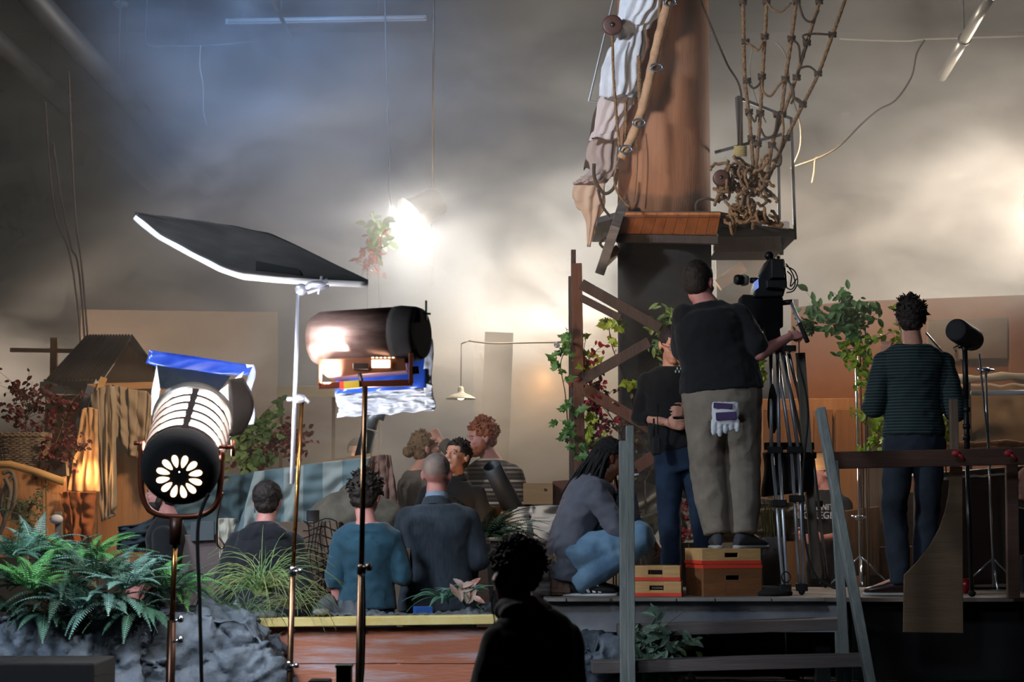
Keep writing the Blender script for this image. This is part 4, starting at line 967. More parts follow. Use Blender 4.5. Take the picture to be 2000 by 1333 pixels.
b = MB(); b.cyl(at(590, 785, DD + .03), at(572, 1115, DD + .03), .010, n=14); b.build('upper_tube', STANDM, st, smooth=True)
q_ = at(563, 1345, DD + .03); foot = V((q_.x - .012, q_.y, .05)); b = MB(); b.cyl(at(572, 1112, DD + .03), foot, .015, n=14); b.build('lower_tube', mat('stand_mid', '#6a5240', .28, .85), st, smooth=True)
tripod_base(st, foot.x, foot.y, 1, .015, STANDM, .42)
for yy, xx in ((1125, 572), (1310, 565)):
    b = MB(); b.lathe(at(xx, yy, DD + .03), (0, 0, 1), [(0, .019), (.035, .019), (.045, .012)], 14); b.build('clamp_collar', CHROME, st, smooth=True); knob(st, at(xx + 3, yy - 8, DD), (1, -.2, .1), CHROME, .012, .02)
b = MB(); c = at(583, 779, DD); b.ball(c, (.035, .022, .022), 14, 10); b.cyl(c, c + V((-.055, -.01, -.004)), .011, n=10); b.cyl(c + V((.02, 0, .012)), c + V((.05, 0, -.02)), .009, n=10); b.build('grip_head', WST, st, smooth=True)
b = MB(); c = at(588, 566, DD); b.ball(c, (.03, .02, .03), 14, 10); b.cyl(c, at(640, 548, DD), .012, n=10); b.cyl(at(600, 572, DD), at(643, 560, DD), .009, n=8); b.ball(at(618, 556, DD), (.05, .03, .018), 12, 8); b.cyl(at(622, 575, DD), at(628, 540, DD), .007, n=8); b.build('board_clamp', WST, st, smooth=True)
light('SPOT', 'reflector_uplight', at(640, 740, 9.1), 95, (1, .97, .97), at(560, 540, 9.95), size=.04, spot=75, blend=.4)

# --- apple boxes
APW = wood('birch_box', '#d0a872', '#b08550', 0, sc_=6, rough=.6); APD = wood('old_box', '#8a5a34', '#6b4224', 0, sc_=6, rough=.6)
REDT = mat('red_stripe', '#d83c28', .6)
def apple_box(cx, cy, z0, w_, dp, h, rz, lab, m, stripe_at, grp=None):
    T_ = thing('apple_box', lab, 'box', (cx, cy, z0), grp); q = Euler((0, 0, R(rz))).to_matrix()
    def fb(x, y, z, sx_, sy_, sz_): return MB().frame(V((cx, cy, z0)) + q @ V((x, y, z)), q.col[0].copy(), q.col[1].copy(), V((0, 0, 1)), sx_ / 2, sy_ / 2, sz_ / 2)
    # front board has a slot cut: built from four pieces round the hand hole
    b = MB(); t_ = .018; hw, hh = .045, .014; zc_ = h * .58
    def add(x, y, z, sx_, sy_, sz_): b.frame(V((cx, cy, z0)) + q @ V((x, y, z)), q.col[0].copy(), q.col[1].copy(), V((0, 0, 1)), sx_ / 2, sy_ / 2, sz_ / 2)
    for sy_ in (-1, 1):
        y_ = sy_ * (dp / 2 - t_ / 2); add(-(w_ / 2 + hw) / 2, y_, h / 2, w_ / 2 - hw, t_, h); add((w_ / 2 + hw) / 2, y_, h / 2, w_ / 2 - hw, t_, h)
        add(0, y_, (zc_ - hh) / 2, 2 * hw, t_, zc_ - hh); add(0, y_, (zc_ + hh + h) / 2, 2 * hw, t_, h - zc_ - hh)
    for sx_ in (-1, 1): add(sx_ * (w_ / 2 - t_ / 2), 0, h / 2, t_, dp - 2 * t_ - .001, h)
    add(0, 0, h - .008, w_ - 2 * t_ - .001, dp - 2 * t_ - .001, .016); add(0, 0, .008, w_ - 2 * t_ - .001, dp - 2 * t_ - .001, .016)
    b.build('carcass', m, T_, bevel=.002)
    b = MB()
    zs = stripe_at
    for (x, y, sx_, sy_) in ((0, -dp / 2 - .001, w_ + .004, .002), (0, dp / 2 + .001, w_ + .004, .002), (-w_ / 2 - .001, 0, .002, dp), (w_ / 2 + .001, 0, .002, dp)): b.frame(V((cx, cy, z0)) + q @ V((x, y, zs)), q.col[0].copy(), q.col[1].copy(), V((0, 0, 1)), sx_ / 2, sy_ / 2, .011)
    b.build('red_stripe', REDT, T_); return T_
apple_box(X(1283, 12.95), 12.98, DZ, .315, .26, .098, -7, 'pale half apple box with a red stripe, lower of the two beside the knee', APW, .014)
apple_box(X(1281, 12.95), 12.98, DZ + .099, .315, .26, .098, -7, 'pale half apple box with a red stripe, upper of the two beside the knee', APW, .014)
# the two boxes under the operator are turned so that two faces show
def turned(cx, cy, z0, h, lab, m, stripe):
    return apple_box(cx, cy, z0, .36, .34, h, 30, lab, m, stripe)
apple_box(X(1412, 13.06), 13.1, DZ, .40, .34, .205, 14, 'full brown apple box with a red stripe at its top, under the camera operator', APD, .190)
apple_box(X(1410, 13.06), 13.1, DZ + .206, .40, .34, .099, 14, 'half apple box lying on the full one, right under the operator\'s shoes', APW, .012)
# gloves hanging from the back pocket
WGL = mat('glove_white', '#c9ccd2', .9); PGL = mat('glove_purple', '#43345f', .9)
g = MB(); c = at(1417, 812, 12.80)
g.rings([(c + V((0, 0, .085)), V((.085, 0, 0)), V((0, .02, 0))), (c + V((0, 0, .03)), V((.09, 0, 0)), V((0, .028, 0))), (c + V((0, 0, -.03)), V((.085, 0, 0)), V((0, .026, 0))), (c + V((0, 0, -.055)), V((.07, 0, 0)), V((0, .02, 0)))], 20)
for k in range(5): x_ = -.075 + k * .037; g.tube([c + V((x_, 0, -.03)), c + V((x_ * 1.02, -.005, -.09 - .02 * math.sin(k * 1.3 + .5))), c + V((x_ * 1.0, .0, -.115 - .02 * math.sin(k * 1.3 + .5)))], [.019, .017, .012], 8)
T_ = thing('work_gloves', 'white and purple work gloves hanging from the operator\'s back pocket', 'gloves', c)
remesh(g, .006, 2, fold(.004, 5, 30)).build('glove', WGL, T_, smooth=True)
b = MB(); b.box(c + V((-.02, -.030, .06)), (.12, .012, .035), (0, R(4), 0)); b.box(c + V((-.0, -.032, -.005)), (.13, .012, .05), (0, R(-3), 0)); b.build('purple_patch', PGL, T_, bevel=.004)
# radio on the belt
T_ = thing('walkie_talkie', 'black radio with a coiled earpiece wire clipped at the hip of the man with glasses', 'radio', at(1282, 888, 13.6)); b = MB(); b.box(at(1282, 872, 13.6), (.055, .035, .115)); b.build('radio_body', BLACK, T_, bevel=.006)
b = MB(); b.cyl(at(1277, 852, 13.6), at(1277, 818, 13.6), .007, n=8); b.build('aerial', BLACK, T_, smooth=True)
b = MB(); b.tube([at(1286, 850, 13.58), at(1284, 820, 13.55), at(1285, 790, 13.6)], .004, 6); b.build('earpiece_wire', BLACK, T_, smooth=True)

# --- film camera on its tripod
CD_ = 13.5
t = thing('film_camera', 'black film camera with viewfinder, rubber eyecup and looping cables, on its tripod head', 'film camera', at(1490, 640, CD_))
def cbx(px, py, w_, h_, d_, dp, name, m, rot=None, bev=.006):
    b = MB(); b.box(at(px, py, d_), (w_ / F * d_, dp, h_ / F * d_), rot); return b.build(name, m, t, bevel=bev)
CB_ = mat('camera_black', '#0c0e10', .45)
b = MB(); b.prism([at(1482, 540, CD_), at(1503, 503, CD_), at(1534, 508, CD_), at(1538, 550, CD_), at(1530, 580, CD_), at(1470, 582, CD_), at(1476, 560, CD_)], (0, .30, 0)); b.build('camera_body', CB_, t, bevel=.01)
cbx(1518, 526, 26, 38, CD_ - .04, .08, 'battery', mat('battery_black', '#131518', .5)); cbx(1516, 556, 40, 16, CD_ - .03, .08, 'battery_plate', CB_)
b = MB(); b.cyl(at(1502, 500, CD_ + .02), at(1502, 500, CD_ + .2), .03, n=18); b.cyl(at(1520, 503, CD_ + .02), at(1520, 503, CD_ + .2), .012, n=12); b.build('top_handle', CB_, t, smooth=True)
b = MB(); b.lathe(at(1462, 548, CD_ + .02), (-1, 0, .05), [(0, .028), (.02, .038), (.045, .042), (.05, .02)], 22); b.build('eyecup', mat('white_rubber2', '#a19a92', .7), t, smooth=True)
b = MB(); b.lathe(at(1449, 547, CD_ + .0), (-.9, -.3, 0), [(0, .034), (.035, .036), (.05, .03), (.05, .015)], 20); b.cyl(at(1466, 548, CD_ + .03), at(1486, 548, CD_ + .06), .02, n=14); b.build('viewfinder', CB_, t, smooth=True)
b = MB(); b.prism([at(1472, 552, CD_ - .005), at(1481, 545, CD_ - .005), at(1482, 562, CD_ - .005), at(1474, 568, CD_ - .005)], (0, .01, 0)); b.build('status_screen', mat('blue_screen', '#5c72d0', .3, emit=.55, ecol=(.30, .40, .95)), t)
b = MB(); b.prism([at(1450, 575, CD_ + .02), at(1530, 580, CD_ + .02), at(1530, 640, CD_ + .02), at(1462, 645, CD_ + .02), at(1445, 600, CD_ + .02)], (0, .22, 0)); b.build('fluid_head', MATTE, t, bevel=.012)
b = MB(); b.cyl(at(1476, 628, CD_ - .01), at(1476, 628, CD_ + .05), .016, n=14); b.build('head_lock', mat('brass_knob', '#6b5b3c', .4, .6), t, smooth=True)
for pts in ([(1535, 520), (1552, 530), (1558, 550), (1550, 568), (1536, 572)], [(1535, 515), (1548, 535), (1553, 555), (1545, 566), (1534, 560)], [(1537, 530), (1546, 540), (1544, 560), (1556, 545)]):
    b = MB(); b.tube([at(x, y, CD_ - .02) for x, y in smooth_px(pts, 5)], .0045, 6); b.build('cable_loop', BLACK, t, smooth=True)
b = MB(); b.cyl(at(1528, 592, CD_ - .02), at(1548, 590, CD_ - .05), .018, n=12); b.build('handle_rosette', BLACK, t, smooth=True)
b = MB(); b.cyl(at(1545, 590, CD_ - .04), at(1566, 640, 13.16), .011, n=12); b.build('pan_bar', STEEL, t, smooth=True)
b = MB(); b.cyl(at(1562, 632, 13.18), at(1577, 668, 13.12), .016, n=14); b.build('pan_grip', MATTE, t, smooth=True)
t = thing('camera_tripod', 'tall film tripod with silver tube legs and a mid-level spreader', 'tripod', (X(1545, 13.4), 13.4, DZ))
def leg(top, spr, bot, dT, dS, dB, nm='leg', two=True, r=.0125, m=STEEL):
    L_ = MB()
    for o in ((-.023, .023) if two else (0,)):
        L_.cyl(at(*top, dT) + V((o, 0, 0)), at(*spr, dS) + V((o * 1.1, 0, 0)), r * 1.0, n=12)
    lg = L_.build(nm, m, t, smooth=True)
    l2 = MB()
    for o in (-.016, .018): l2.cyl(at(*spr, dS) + V((o * 1.4, -.0, .02)), V((X(bot[0], dB) + o * .8, dB, DZ + .05)), r * .9, n=12)
    l2.build('lower_tube', m, lg, smooth=True)
    for p, dd in ((spr, dS), ((spr[0] * .55 + bot[0] * .45, spr[1] * .62 + bot[1] * .38), (dS + dB) / 2)):
        k_ = MB(); k_.box(at(*p, dd), (.10, .05, .045)); k_.build('leg_clamp', BLACK, lg, bevel=.006)
    f_ = MB(); fx = V((X(bot[0], dB), dB, DZ)); f_.box(fx + V((0, 0, .05)), (.075, .045, .05)); f_.ball(fx + V((0, 0, .022)), .022, 10, 8); f_.build('leg_foot', BLACK, lg, bevel=.004); return lg
leg((1524, 690), (1552, 880), (1562, 1128), 13.48, 13.3, 13.15); 
leg((1512, 690), (1514, 880), (1530, 1152), 13.45, 13.25, 13.0, two=True)
leg((1534, 690), (1580, 890), (1608, 1138), 13.55, 13.9, 14.5, m=mat('steel_dim', '#8d8f94', .3, .9))
b = MB(); b.cyl((at(1512, 668, 13.48)), at(1512, 690, 13.48), .09, .07, n=24); b.box(at(1515, 682, 13.48), (.26, .12, .04)); b.build('bowl', BLACK, t, smooth=False)
b = MB(); b.beam(at(1505, 632, 13.52), at(1512, 684, 13.5), .1, .1); b.build('neck', MATTE, t)
b = MB(); b.beam(at(1498, 872, 13.3), at(1585, 872, 13.7), .05, .05); b.build('spreader', BLACK, t, bevel=.004)
b = MB(); b.sheet(lambda u, v: at(1494 + 88 * u + 3 * math.sin(v * 5), 885 + 86 * v - 10 * u * v, 13.42) + V((0, .03 * math.sin(u * 6), 0)), 18, 14); b.build('weight_bag', mat('black_vinyl', '#0b0c0f', .35), label='black vinyl bag slung between the tripod legs', cat='bag', smooth=True, solid=.05)
b = MB(); c = at(1509, 800, 13.36); b.rings([(c + V((0, 0, z_)), V((w_, 0, 0)), V((0, .02, 0))) for z_, w_ in ((.17, .006), (.13, .02), (.05, .033), (-.05, .036), (-.12, .03), (-.16, .012))], 18); b.build('hanging_bottle', MATTE, label='long black pouch hanging inside the tripod', cat='pouch', smooth=True)
b = MB(); c = at(1500, 1148, 12.86); b.lathe((X(1500, 13.05), 13.1, DZ), (0, 0, 1), [(0, .15), (.02, .155), (.05, .12), (.062, .04)], 32); b.build('ground_spreader', MATTE, label='flat black round weight on the deck at the tripod\'s feet', cat='weight', smooth=True)
b = MB(); b.tube([at(1535, 1128, 12.92) + V((math.cos(a) * .028, 0, math.sin(a) * .035)) for a in np.linspace(0, 6.28, 16)[:-1]], .005, 6, closed=True); b.build('lifting_ring', BLACK, label='small black ring handle at the tripod foot', cat='ring', smooth=True)
b = MB(); b.tube([at(x, y, 13.0) for x, y in smooth_px([(1555, 690), (1578, 800), (1568, 930), (1572, 1050), (1590, 1120), (1620, 1145), (1640, 1152)], 6)], .007, 8); b.build('camera_cable', MATTE, label='black cable hanging down behind the tripod onto the deck', cat='cable', smooth=True)
bar((1563, 690), (1594, 1130), 13.5, .06, wood('flat_edge', '#8d8676', '#6b6457', 2), 'scenery_batten', d2=13.5, label='weathered pale batten leaning behind the tripod', cat='board')
# --- boom stand with the blimped microphone
t = thing('microphone_stand', 'black boom pole standing upright in the sound man\'s grip', 'boom pole', (X(1900, 12.85), 12.85, DZ))
b = MB(); b.cyl(at(1884, 682, 12.85), at(1887, 780, 12.85), .018, n=12); b.cyl(at(1887, 780, 12.85), at(1889, 905, 12.85), .016, .02, n=12); b.build('upper_pole', BLACK, t, smooth=True)
b = MB(); q_ = at(1898, 1142, 12.85); b.cyl(at(1889, 905, 12.85), V((q_.x, 12.85, DZ + .03)), .014, n=12); b.build('lower_pole', mat('pole_grey', '#22272c', .3, .5), t, smooth=True)
b = MB(); b.ball((q_.x, 12.85, DZ + .022), (.026, .026, .022), 14, 10); b.build('rubber_foot', MATTE, t, smooth=True)
for yy in (805, 838, 860): b = MB(); b.lathe(at(1888, yy, 12.85), (0, 0, 1), [(0, .024), (.03, .024)], 14); b.build('lock_collar', BLACK, t, smooth=True)
t = thing('blimp_microphone', 'black cylindrical blimp microphone tilted on top of the pole', 'microphone', at(1884, 680, 12.85))
a_, b_ = at(1870, 646, 12.75), at(1900, 664, 12.95); dv = (b_ - a_).normalized(); ln = (b_ - a_).length
b = MB(); b.lathe(a_ - dv * .03, dv, [(0, .03), (.0, .062), (.012, .074), (.05, .077), (ln + .02, .077), (ln + .05, .068), (ln + .07, .03)], 32); b.build('blimp', mat('blimp_mesh', '#15171b', .6, bump=.6, bscale=200), t, smooth=True)
b = MB(); b.lathe(b_ + dv * .01, dv, [(0, .079), (.02, .079)], 32); b.build('end_ring', STEEL, t, smooth=True) if 0 else None
b = MB(); b.cyl(at(1884, 684, 12.85), at(1884, 670, 12.85), .02, n=12); b.box(at(1886, 679, 12.85), (.10, .02, .012)); b.tube([at(1868, 688, 12.85), at(1862, 680, 12.85), at(1882, 670, 12.85)], .004, 6); b.build('pistol_mount', BLACK, t, smooth=False)
# --- chrome stands on the right
def thin_stand(px0, py0, px1, py1, d, lab, floor, clamp=None, r=.010):
    T_ = thing('light_stand', lab, 'light stand', (X(px1, d), d, floor)); q = at(px1, py1, d)
    b = MB(); b.cyl(at(px0, py0, d), V((q.x, d, floor + .02)), r, n=12); b.build('tube', CHROME, T_, smooth=True)
    for k in range(3): a = k * 2.094 + .4; b = MB(); b.cyl((q.x, d, floor + .22), (q.x + .25 * math.cos(a), d + .25 * math.sin(a), floor + .01), .008, n=8); b.build('leg', CHROME, T_, smooth=True)
    for yy in clamp or []: b = MB(); c = at(px0 + (px1 - px0) * (yy - py0) / (py1 - py0), yy, d); b.ball(c, (.04, .025, .022), 12, 8); b.cyl(c + V((-.06, 0, .01)), c + V((.06, 0, .0)), .009, n=8); b.build('grip_head', CHROME, T_, smooth=True)
    return T_
thin_stand(1672, 690, 1681, 1128, 14.9, 'chrome stand with a knuckle clamp standing in the leafy vine', DZ, [690, 1012])
thin_stand(1925, 722, 1938, 1020, 14.0, 'chrome stand with a grip head to the right of the microphone', DZ, [724])
T_ = bar((1912, 690), (1934, 912), 13.9, .014, CHROME, 'steel_rod', label='thin steel arm clamped beside the chrome stand at the right', cat='pole')
bar((1808, 650), (1842, 690), 13.6, .014, CHROME, 'steel_rod', label='short bright rod behind the sound man\'s right shoulder', cat='rod')

# --- far lamps in the smoke
t = thing('hanging_lamp', 'distant daylight lamp blazing in the smoke above the red-leaved branch', 'film light', at(812, 424, 18.3))
c = at(818, 415, 18.3); dv = V((-.75, -.35, -.55)).normalized()
b = MB(); b.lathe(c - dv * .25, dv, [(0, .09), (.02, .13), (.25, .15), (.34, .20)], 28, cap=False); b.build('housing', DARKSTEEL, t, smooth=True, solid=.008)
b = MB(); b.lathe(c + dv * .06, dv, [(0, .15), (.015, .15)], 28); b.build('lens', mat('far_lens', '#ffffff', .3, emit=30, ecol=(1, .98, .95)), t, smooth=True)
b = MB()
for p, q in (((838, 378), (820, 395)), ((845, 395), (862, 392)), ((835, 380), (850, 405)), ((765, 405), (775, 480))): b.beam(at(*p, 18.3), at(*q, 18.3), .05, .02)
b.build('barn_door', STEEL, t)
b = MB(); b.cyl(at(845, 405, 18.3), at(845, 560, 18.3), .008, n=8); b.cyl(at(845, 395, 18.35), V((X(845, 18.35), 18.35, 8.05)), .012, n=8); b.build('hanger', DARKSTEEL, t, smooth=True)
t = thing('hanging_lamp', 'blazing lamp cut by the right edge of the picture', 'film light', at(2045, 405, 18.2))
c = at(2052, 400, 18.25); dv = V((-.7, -.6, -.3)).normalized()
b = MB(); b.lathe(c - dv * .3, dv, [(0, .12), (.02, .18), (.3, .22), (.36, .26)], 28, cap=False); b.build('housing', DARKSTEEL, t, smooth=True, solid=.01)
b = MB(); b.lathe(c, dv, [(0, .21), (.015, .21)], 28); b.build('lens', mat('far_lens2', '#ffffff', .3, emit=30, ecol=(1, .95, .85)), t, smooth=True)
b = MB(); b.cyl(c + V((0, .0, .1)), V((c.x, c.y, 8.05)), .014, n=8); b.build('hanger', DARKSTEEL, t, smooth=True)
# ================================================================ props of the set
GD = 14.9
# --- hut, cross and drapes on the left
def cloth_fall(top, bot, d, m, name, lab, nu=70, nv=40, pleats=7, amp=.03, seed=0, cat='cloth', parent=None, th=.006, ddep=0, sag=0):
    """hanging cloth between a top and a bottom line of picture points"""
    def ln(P, u):
        s_ = u * (len(P) - 1); i = min(int(s_), len(P) - 2); f_ = s_ - i; return P[i][0] * (1 - f_) + P[i + 1][0] * f_, P[i][1] * (1 - f_) + P[i + 1][1] * f_
    def fn(u, v):
        a, c = ln(top, u), ln(bot, u); x = a[0] * (1 - v) + c[0] * v; y = a[1] * (1 - v) + c[1] * v
        y += sag * math.sin(v * math.pi) * math.sin(u * math.pi)
        k = (.35 + .65 * v)
        ph = u * pleats * 6.28 + seed + 5.5 * noise.noise(V((u * 2.2, v * 1.1, seed))) + 1.5 * noise.noise(V((u * 6, v * 3, seed + 2)))
        am = .35 + 1.1 * abs(noise.noise(V((u * 3.1, v * 1.6, seed + 7))) + .35)
        dep = amp * k * 1.25 * (am * math.sin(ph) + .9 * noise.noise(V((u * pleats * 1.7, v * 2.2, seed + 4)))) + .9 * amp * noise.noise(V((u * 6, v * 7, seed + 9)))
        return at(x, y, d + ddep * v) + V((amp * .25 * math.cos(u * pleats * 6.28 + seed), dep, 0))
    b = MB(); b.sheet(fn, nu, nv); return b.build(name, m, parent, smooth=True, solid=th, label=lab, cat=cat)
t = thing('market_hut', 'small hut with a corrugated gable roof behind the draped cloths', 'hut', (X(190, 16.2), 16.2, BACKZ))
RF = mat('corrugated_roof', '#4d4744', .8, col2='#3f3a39', scale=3)
rA, rB = at(92, 742, 15.9), at(200, 741, 15.6)
def roof(A, B, C, D): return lambda u, v: (A.lerp(B, u)).lerp(D.lerp(C, u), v) + V((0, 0, .014 * math.sin(u * 95)))
b = MB(); b.sheet(roof(rA, rB, at(258, 657, 15.75), at(170, 657, 16.6)), 120, 4); b.build('roof_slope', RF, t, smooth=True, solid=.012)
b = MB(); b.sheet(roof(at(258, 657, 15.75), at(170, 657, 16.6), at(250, 730, 16.9), at(318, 738, 16.0)), 120, 4); b.build('roof_slope', RF, t, smooth=True, solid=.012)
MB().prism([at(256, 664, 15.95), at(306, 738, 15.95), at(306, 770, 15.95), at(200, 770, 15.95), at(203, 742, 15.95)], (0, .05, 0)).build('gable', wood('gable_ply', '#7d5c45', '#6d4d38', 2), t)
MB().beam(at(86, 744, 15.95), at(182, 738, 15.95), .022, .03).build('eaves_batten', TANW, t)
pl([(78, 746), (185, 742), (172, 772), (76, 768)], 15.9, .04, mat('blue_grey_board', '#49525a', .9), 'fascia_board', t)
for x in (96, 300): MB().box((X(x, 16.15), 16.15, (BACKZ + zz(750, 16.15)) / 2), (.06, .06, zz(750, 16.15) - BACKZ)).build('post', DARKW, t)
pl([(92, 772), (310, 772), (310, 1130), (92, 1130)], 16.3, .03, mat('hut_wall', '#3b312b', .95), 'wall_board', t)
t = thing('timber_cross', 'timber cross of a post and a thin crossbar behind the hut', 'cross', (X(106, 17), 17, BACKZ))
MB().beam(V((X(106, 17), 17, BACKZ)), at(106, 660, 17), .06, .04).build('post', TANW, t); MB().beam(at(20, 684, 16.97), at(150, 686, 16.97), .035, .03).build('crossbar', TANW, t)
LIN = mat('linen_taupe', '#8d8070', .95, col2='#7b6e60', scale=5); LINP = mat('linen_peach', '#b79470', .95, col2='#a17f5e', scale=5)
t = thing('drape_rack', 'leaning wooden board frame the cloths hang from', 'frame', (X(200, 15), 15.05, BACKZ))
MB().beam(at(178, 755, 15.02), at(132, 905, 14.95), .05, .05).build('leaning_board', mat('blue_board', '#4d5566', .8), t); MB().beam(at(172, 757, 15.1), at(330, 752, 15.1), .05, .05).build('top_bar', TANW, t)
MB().beam(at(203, 738, 15.08), at(190, 775, 15.05), .05, .02).build('hook_board', PINE, t)
for x in (185, 322): MB().box((X(x, 15.12), 15.12, (BACKZ + zz(756, 15.12)) / 2), (.05, .05, zz(756, 15.12) - BACKZ)).build('post', TANW, t)
cloth_fall([(176, 770), (196, 758), (212, 752), (224, 756)], [(196, 1020), (206, 1016), (220, 1010), (226, 990)], 14.85, LIN, 'grey_drape', 'long taupe drape hanging in deep folds beside the basket', pleats=4, amp=.035, seed=1)
cloth_fall([(222, 752), (255, 760), (290, 765), (302, 800)], [(226, 850), (255, 890), (285, 900), (296, 960)], 14.95, mat('linen_dusky', '#867665', .95), 'swagged_drape', 'swagged dusty drape between the taupe drape and the big lamp', pleats=6, amp=.035, seed=3, sag=20)
cloth_fall([(160, 800), (172, 795), (190, 800)], [(132, 960), (165, 962), (196, 962)], 14.8, LINP, 'peach_drape', 'pale peach drape glowing orange behind the taupe one', pleats=3, amp=.03, seed=5, nu=40)
cloth_fall([(118, 964), (130, 960), (150, 962), (184, 962)], [(132, 1060), (145, 1060), (165, 1062), (176, 1050)], 14.6, mat('rust_cloth', '#9b5a31', .95, col2='#874a26', scale=4), 'rust_cloth', 'rust orange cloth heaped over the edge of the ship planks', pleats=3, amp=.05, seed=7, nu=50)
WPL = wood('warm_planks', '#a9784c', '#8a5d38', 2)
pl([(190, 890), (300, 880), (300, 1100), (190, 1100)], 15.1, .03, WPL, 'plank_panel', label='warm lit plank panel below the drapes', cat='board')
# ship hull with planks on the left edge
t = thing('boat_hull', 'curved plank side of a wooden boat at the left edge', 'boat hull', (X(70, 14.6), 14.6, BACKZ))
b = MB()
for k in range(4):
    y0, y1 = 905 + k * 46, 905 + (k + 1) * 46 - 2
    b.sheet(lambda u, v: at(-60 + 190 * u, y0 + 18 * u * (1 - k * .2) + (y1 - y0) * v, 14.55 + .15 * u * u) , 14, 3)
b.build('planks', WPL, t, solid=.02)
b = MB(); b.tube([at(x, y, 14.42) for x, y in ((-60, 908), (20, 908), (70, 922), (125, 942))], .028, 10); b.build('gunwale', PINE, t, smooth=True)
for x, y0, y1 in ((50, 1030, 1080), (118, 1000, 1075)): MB().beam(at(x - 4, y0, 14.5), at(x, y1 + 30, 14.5), .05, .04).build('rib_post', mat('pale_grey_wood', '#6a6763', .9), t, bevel=.004)
b = MB(); b.box(at(30, 1007, 14.45), (.05, .04, .07)); b.build('dark_cleat', DARKW, t)
b = MB(); b.ball(at(110, 1015, 14.45), (.05, .05, .035), 12, 8); b.build('white_rag', mat('white_rag', '#b9bcc6', .9), label='small crumpled white rag on the ship planks', cat='rag', smooth=True)
b = MB(); b.tube([at(x, y, 14.38) for x, y in smooth_px([(5, 925), (22, 922), (30, 950), (26, 985), (10, 1010), (4, 985), (14, 945), (26, 930)], 6)], .016, 8); b.tube([at(x, y, 14.36) for x, y in smooth_px([(10, 935), (20, 960), (15, 990), (5, 1030), (-10, 1060)], 6)], .016, 8); b.build('coiled_rope', mat('grey_rope', '#6a6259', .95, bump=.6, bscale=120), label='thick grey rope looped at the left edge', cat='rope', smooth=True)
# wicker basket
t = thing('wicker_basket', 'square wicker basket holding red leaved branches', 'basket', at(48, 930, 14.7))
WK = mat('wicker', '#857564', .9, col2='#5f5247', scale=30, bump=.5, bscale=60); b = MB(); c0 = at(48, 930, 14.75)
def bk(a, z_, r_=1): # rounded square outline
    ca, sa = math.cos(a), math.sin(a); k = 1 / max(abs(ca), abs(sa)) ** .75; return V((ca * k, sa * k * .8, 0)) * ((.135 + .035 * z_ / .29) * r_)
for r_ in range(22):
    z_ = r_ * .0135; b.tube([c0 + V((0, 0, z_)) + bk(a, z_, 1 + .03 * (1 if (j + r_) % 2 else -1)) for j, a in enumerate(np.linspace(0, 6.283, 41)[:-1])], .0075, 5, closed=True)
for a in np.linspace(0, 6.283, 25)[:-1]: b.cyl(c0 + bk(a, 0), c0 + V((0, 0, .31)) + bk(a, .3), .006, n=6)
b.build('woven_side', WK, t, smooth=True)
b = MB()
for k in range(2): b.tube([c0 + V((0, 0, .30 + .012 * math.sin(a * 14 + k * 3.1))) + bk(a, .3, 1.02) for a in np.linspace(0, 6.283, 81)[:-1]], .011, 6, closed=True)
b.build('braided_rim', WK, t, smooth=True)
pl([(78, 900), (128, 898), (130, 930), (80, 932)], 14.55, .1, DARKW, 'dark_tray', label='dark wooden tray under the red berries beside the basket', cat='tray')
# --- awning cloths in the middle
BLU = mat('blue_canvas', '#5a6f73', .95, col2='#4f6367', scale=3)
STR = banded('striped_canvas', ['#7d9298', '#b0b9b6'], 0, 7.3)
t = thing('shelter_poles', 'thin ridge pole on three posts carrying the blue and striped cloths', 'frame', (X(540, 13.9), 14, BACKZ))
cloth_fall([(338, 955), (400, 930), (470, 928), (500, 922)], [(330, 1060), (400, 1055), (470, 1050), (498, 1045)], 14.2, BLU, 'plain_cloth', 'plain dull blue cloth wall behind the big lamp and the hooded top', pleats=2.5, amp=.05, seed=11)
cloth_fall([(495, 922), (560, 914), (640, 902), (724, 893)], [(455, 1060), (520, 1052), (580, 1048), (660, 1040)], 14.15, STR, 'striped_cloth', 'blue and white striped cloth wall rising to the right', pleats=3, amp=.04, seed=12)
MB().beam(at(345, 952, 14.25), at(724, 890, 14.25), .03, .03).build('ridge_pole', TANW, t)
for x, y in ((350, 955), (520, 925), (716, 895)): MB().box((X(x, 14.3), 14.3, (BACKZ + zz(y, 14.3)) / 2), (.04, .04, zz(y, 14.3) - BACKZ)).build('post', TANW, t)
cloth_fall([(722, 893), (740, 889), (756, 888), (764, 892)], [(704, 1060), (735, 1040), (765, 1020), (784, 1000)], 14.2, mat('mauve_cloth', '#8b6b60', .9, col2='#775a50', scale=4), 'mauve_drape', 'dusty pink drape at the end of the striped cloth', pleats=3.5, amp=.035, seed=13, nu=50)
cloth_fall([(228, 1030), (268, 1026), (300, 1008), (345, 1018)], [(225, 1075), (260, 1078), (300, 1080), (345, 1075)], 13.7, mat('slate_cloth', '#3e4a52', .95), 'slate_cloth', 'dark slate cloth lump left of the bearded man', pleats=1.5, amp=.08, seed=14)
b = MB(); b.box((X(390, 13.1), 13.4, (PITZ + zz(1045, 13.1)) / 2), ((510 - 345) / F * 13.1, .5, zz(1045, 13.1) - PITZ)); b.build('mauve_box', mat('mauve_board', '#6d5f5e', .9, col2='#5f5251', scale=3), label='large dull mauve box behind the ferns', cat='box', bevel=.006)
pl([(372, 1020), (418, 1018), (418, 1056), (372, 1058)], 13.11, .03, mat('slate_board', '#545a5e', .9), 'slate_board', label='small grey board resting on the mauve box', cat='board')
cloth_fall([(428, 1014), (445, 1012), (462, 1014)], [(430, 1110), (440, 1140), (452, 1105)], 13.10, mat('cream_rag', '#b3ada0', .95), 'cream_cloth', 'cream cloth hanging beside the man in the hooded top', pleats=2, amp=.03, seed=15, nu=30)
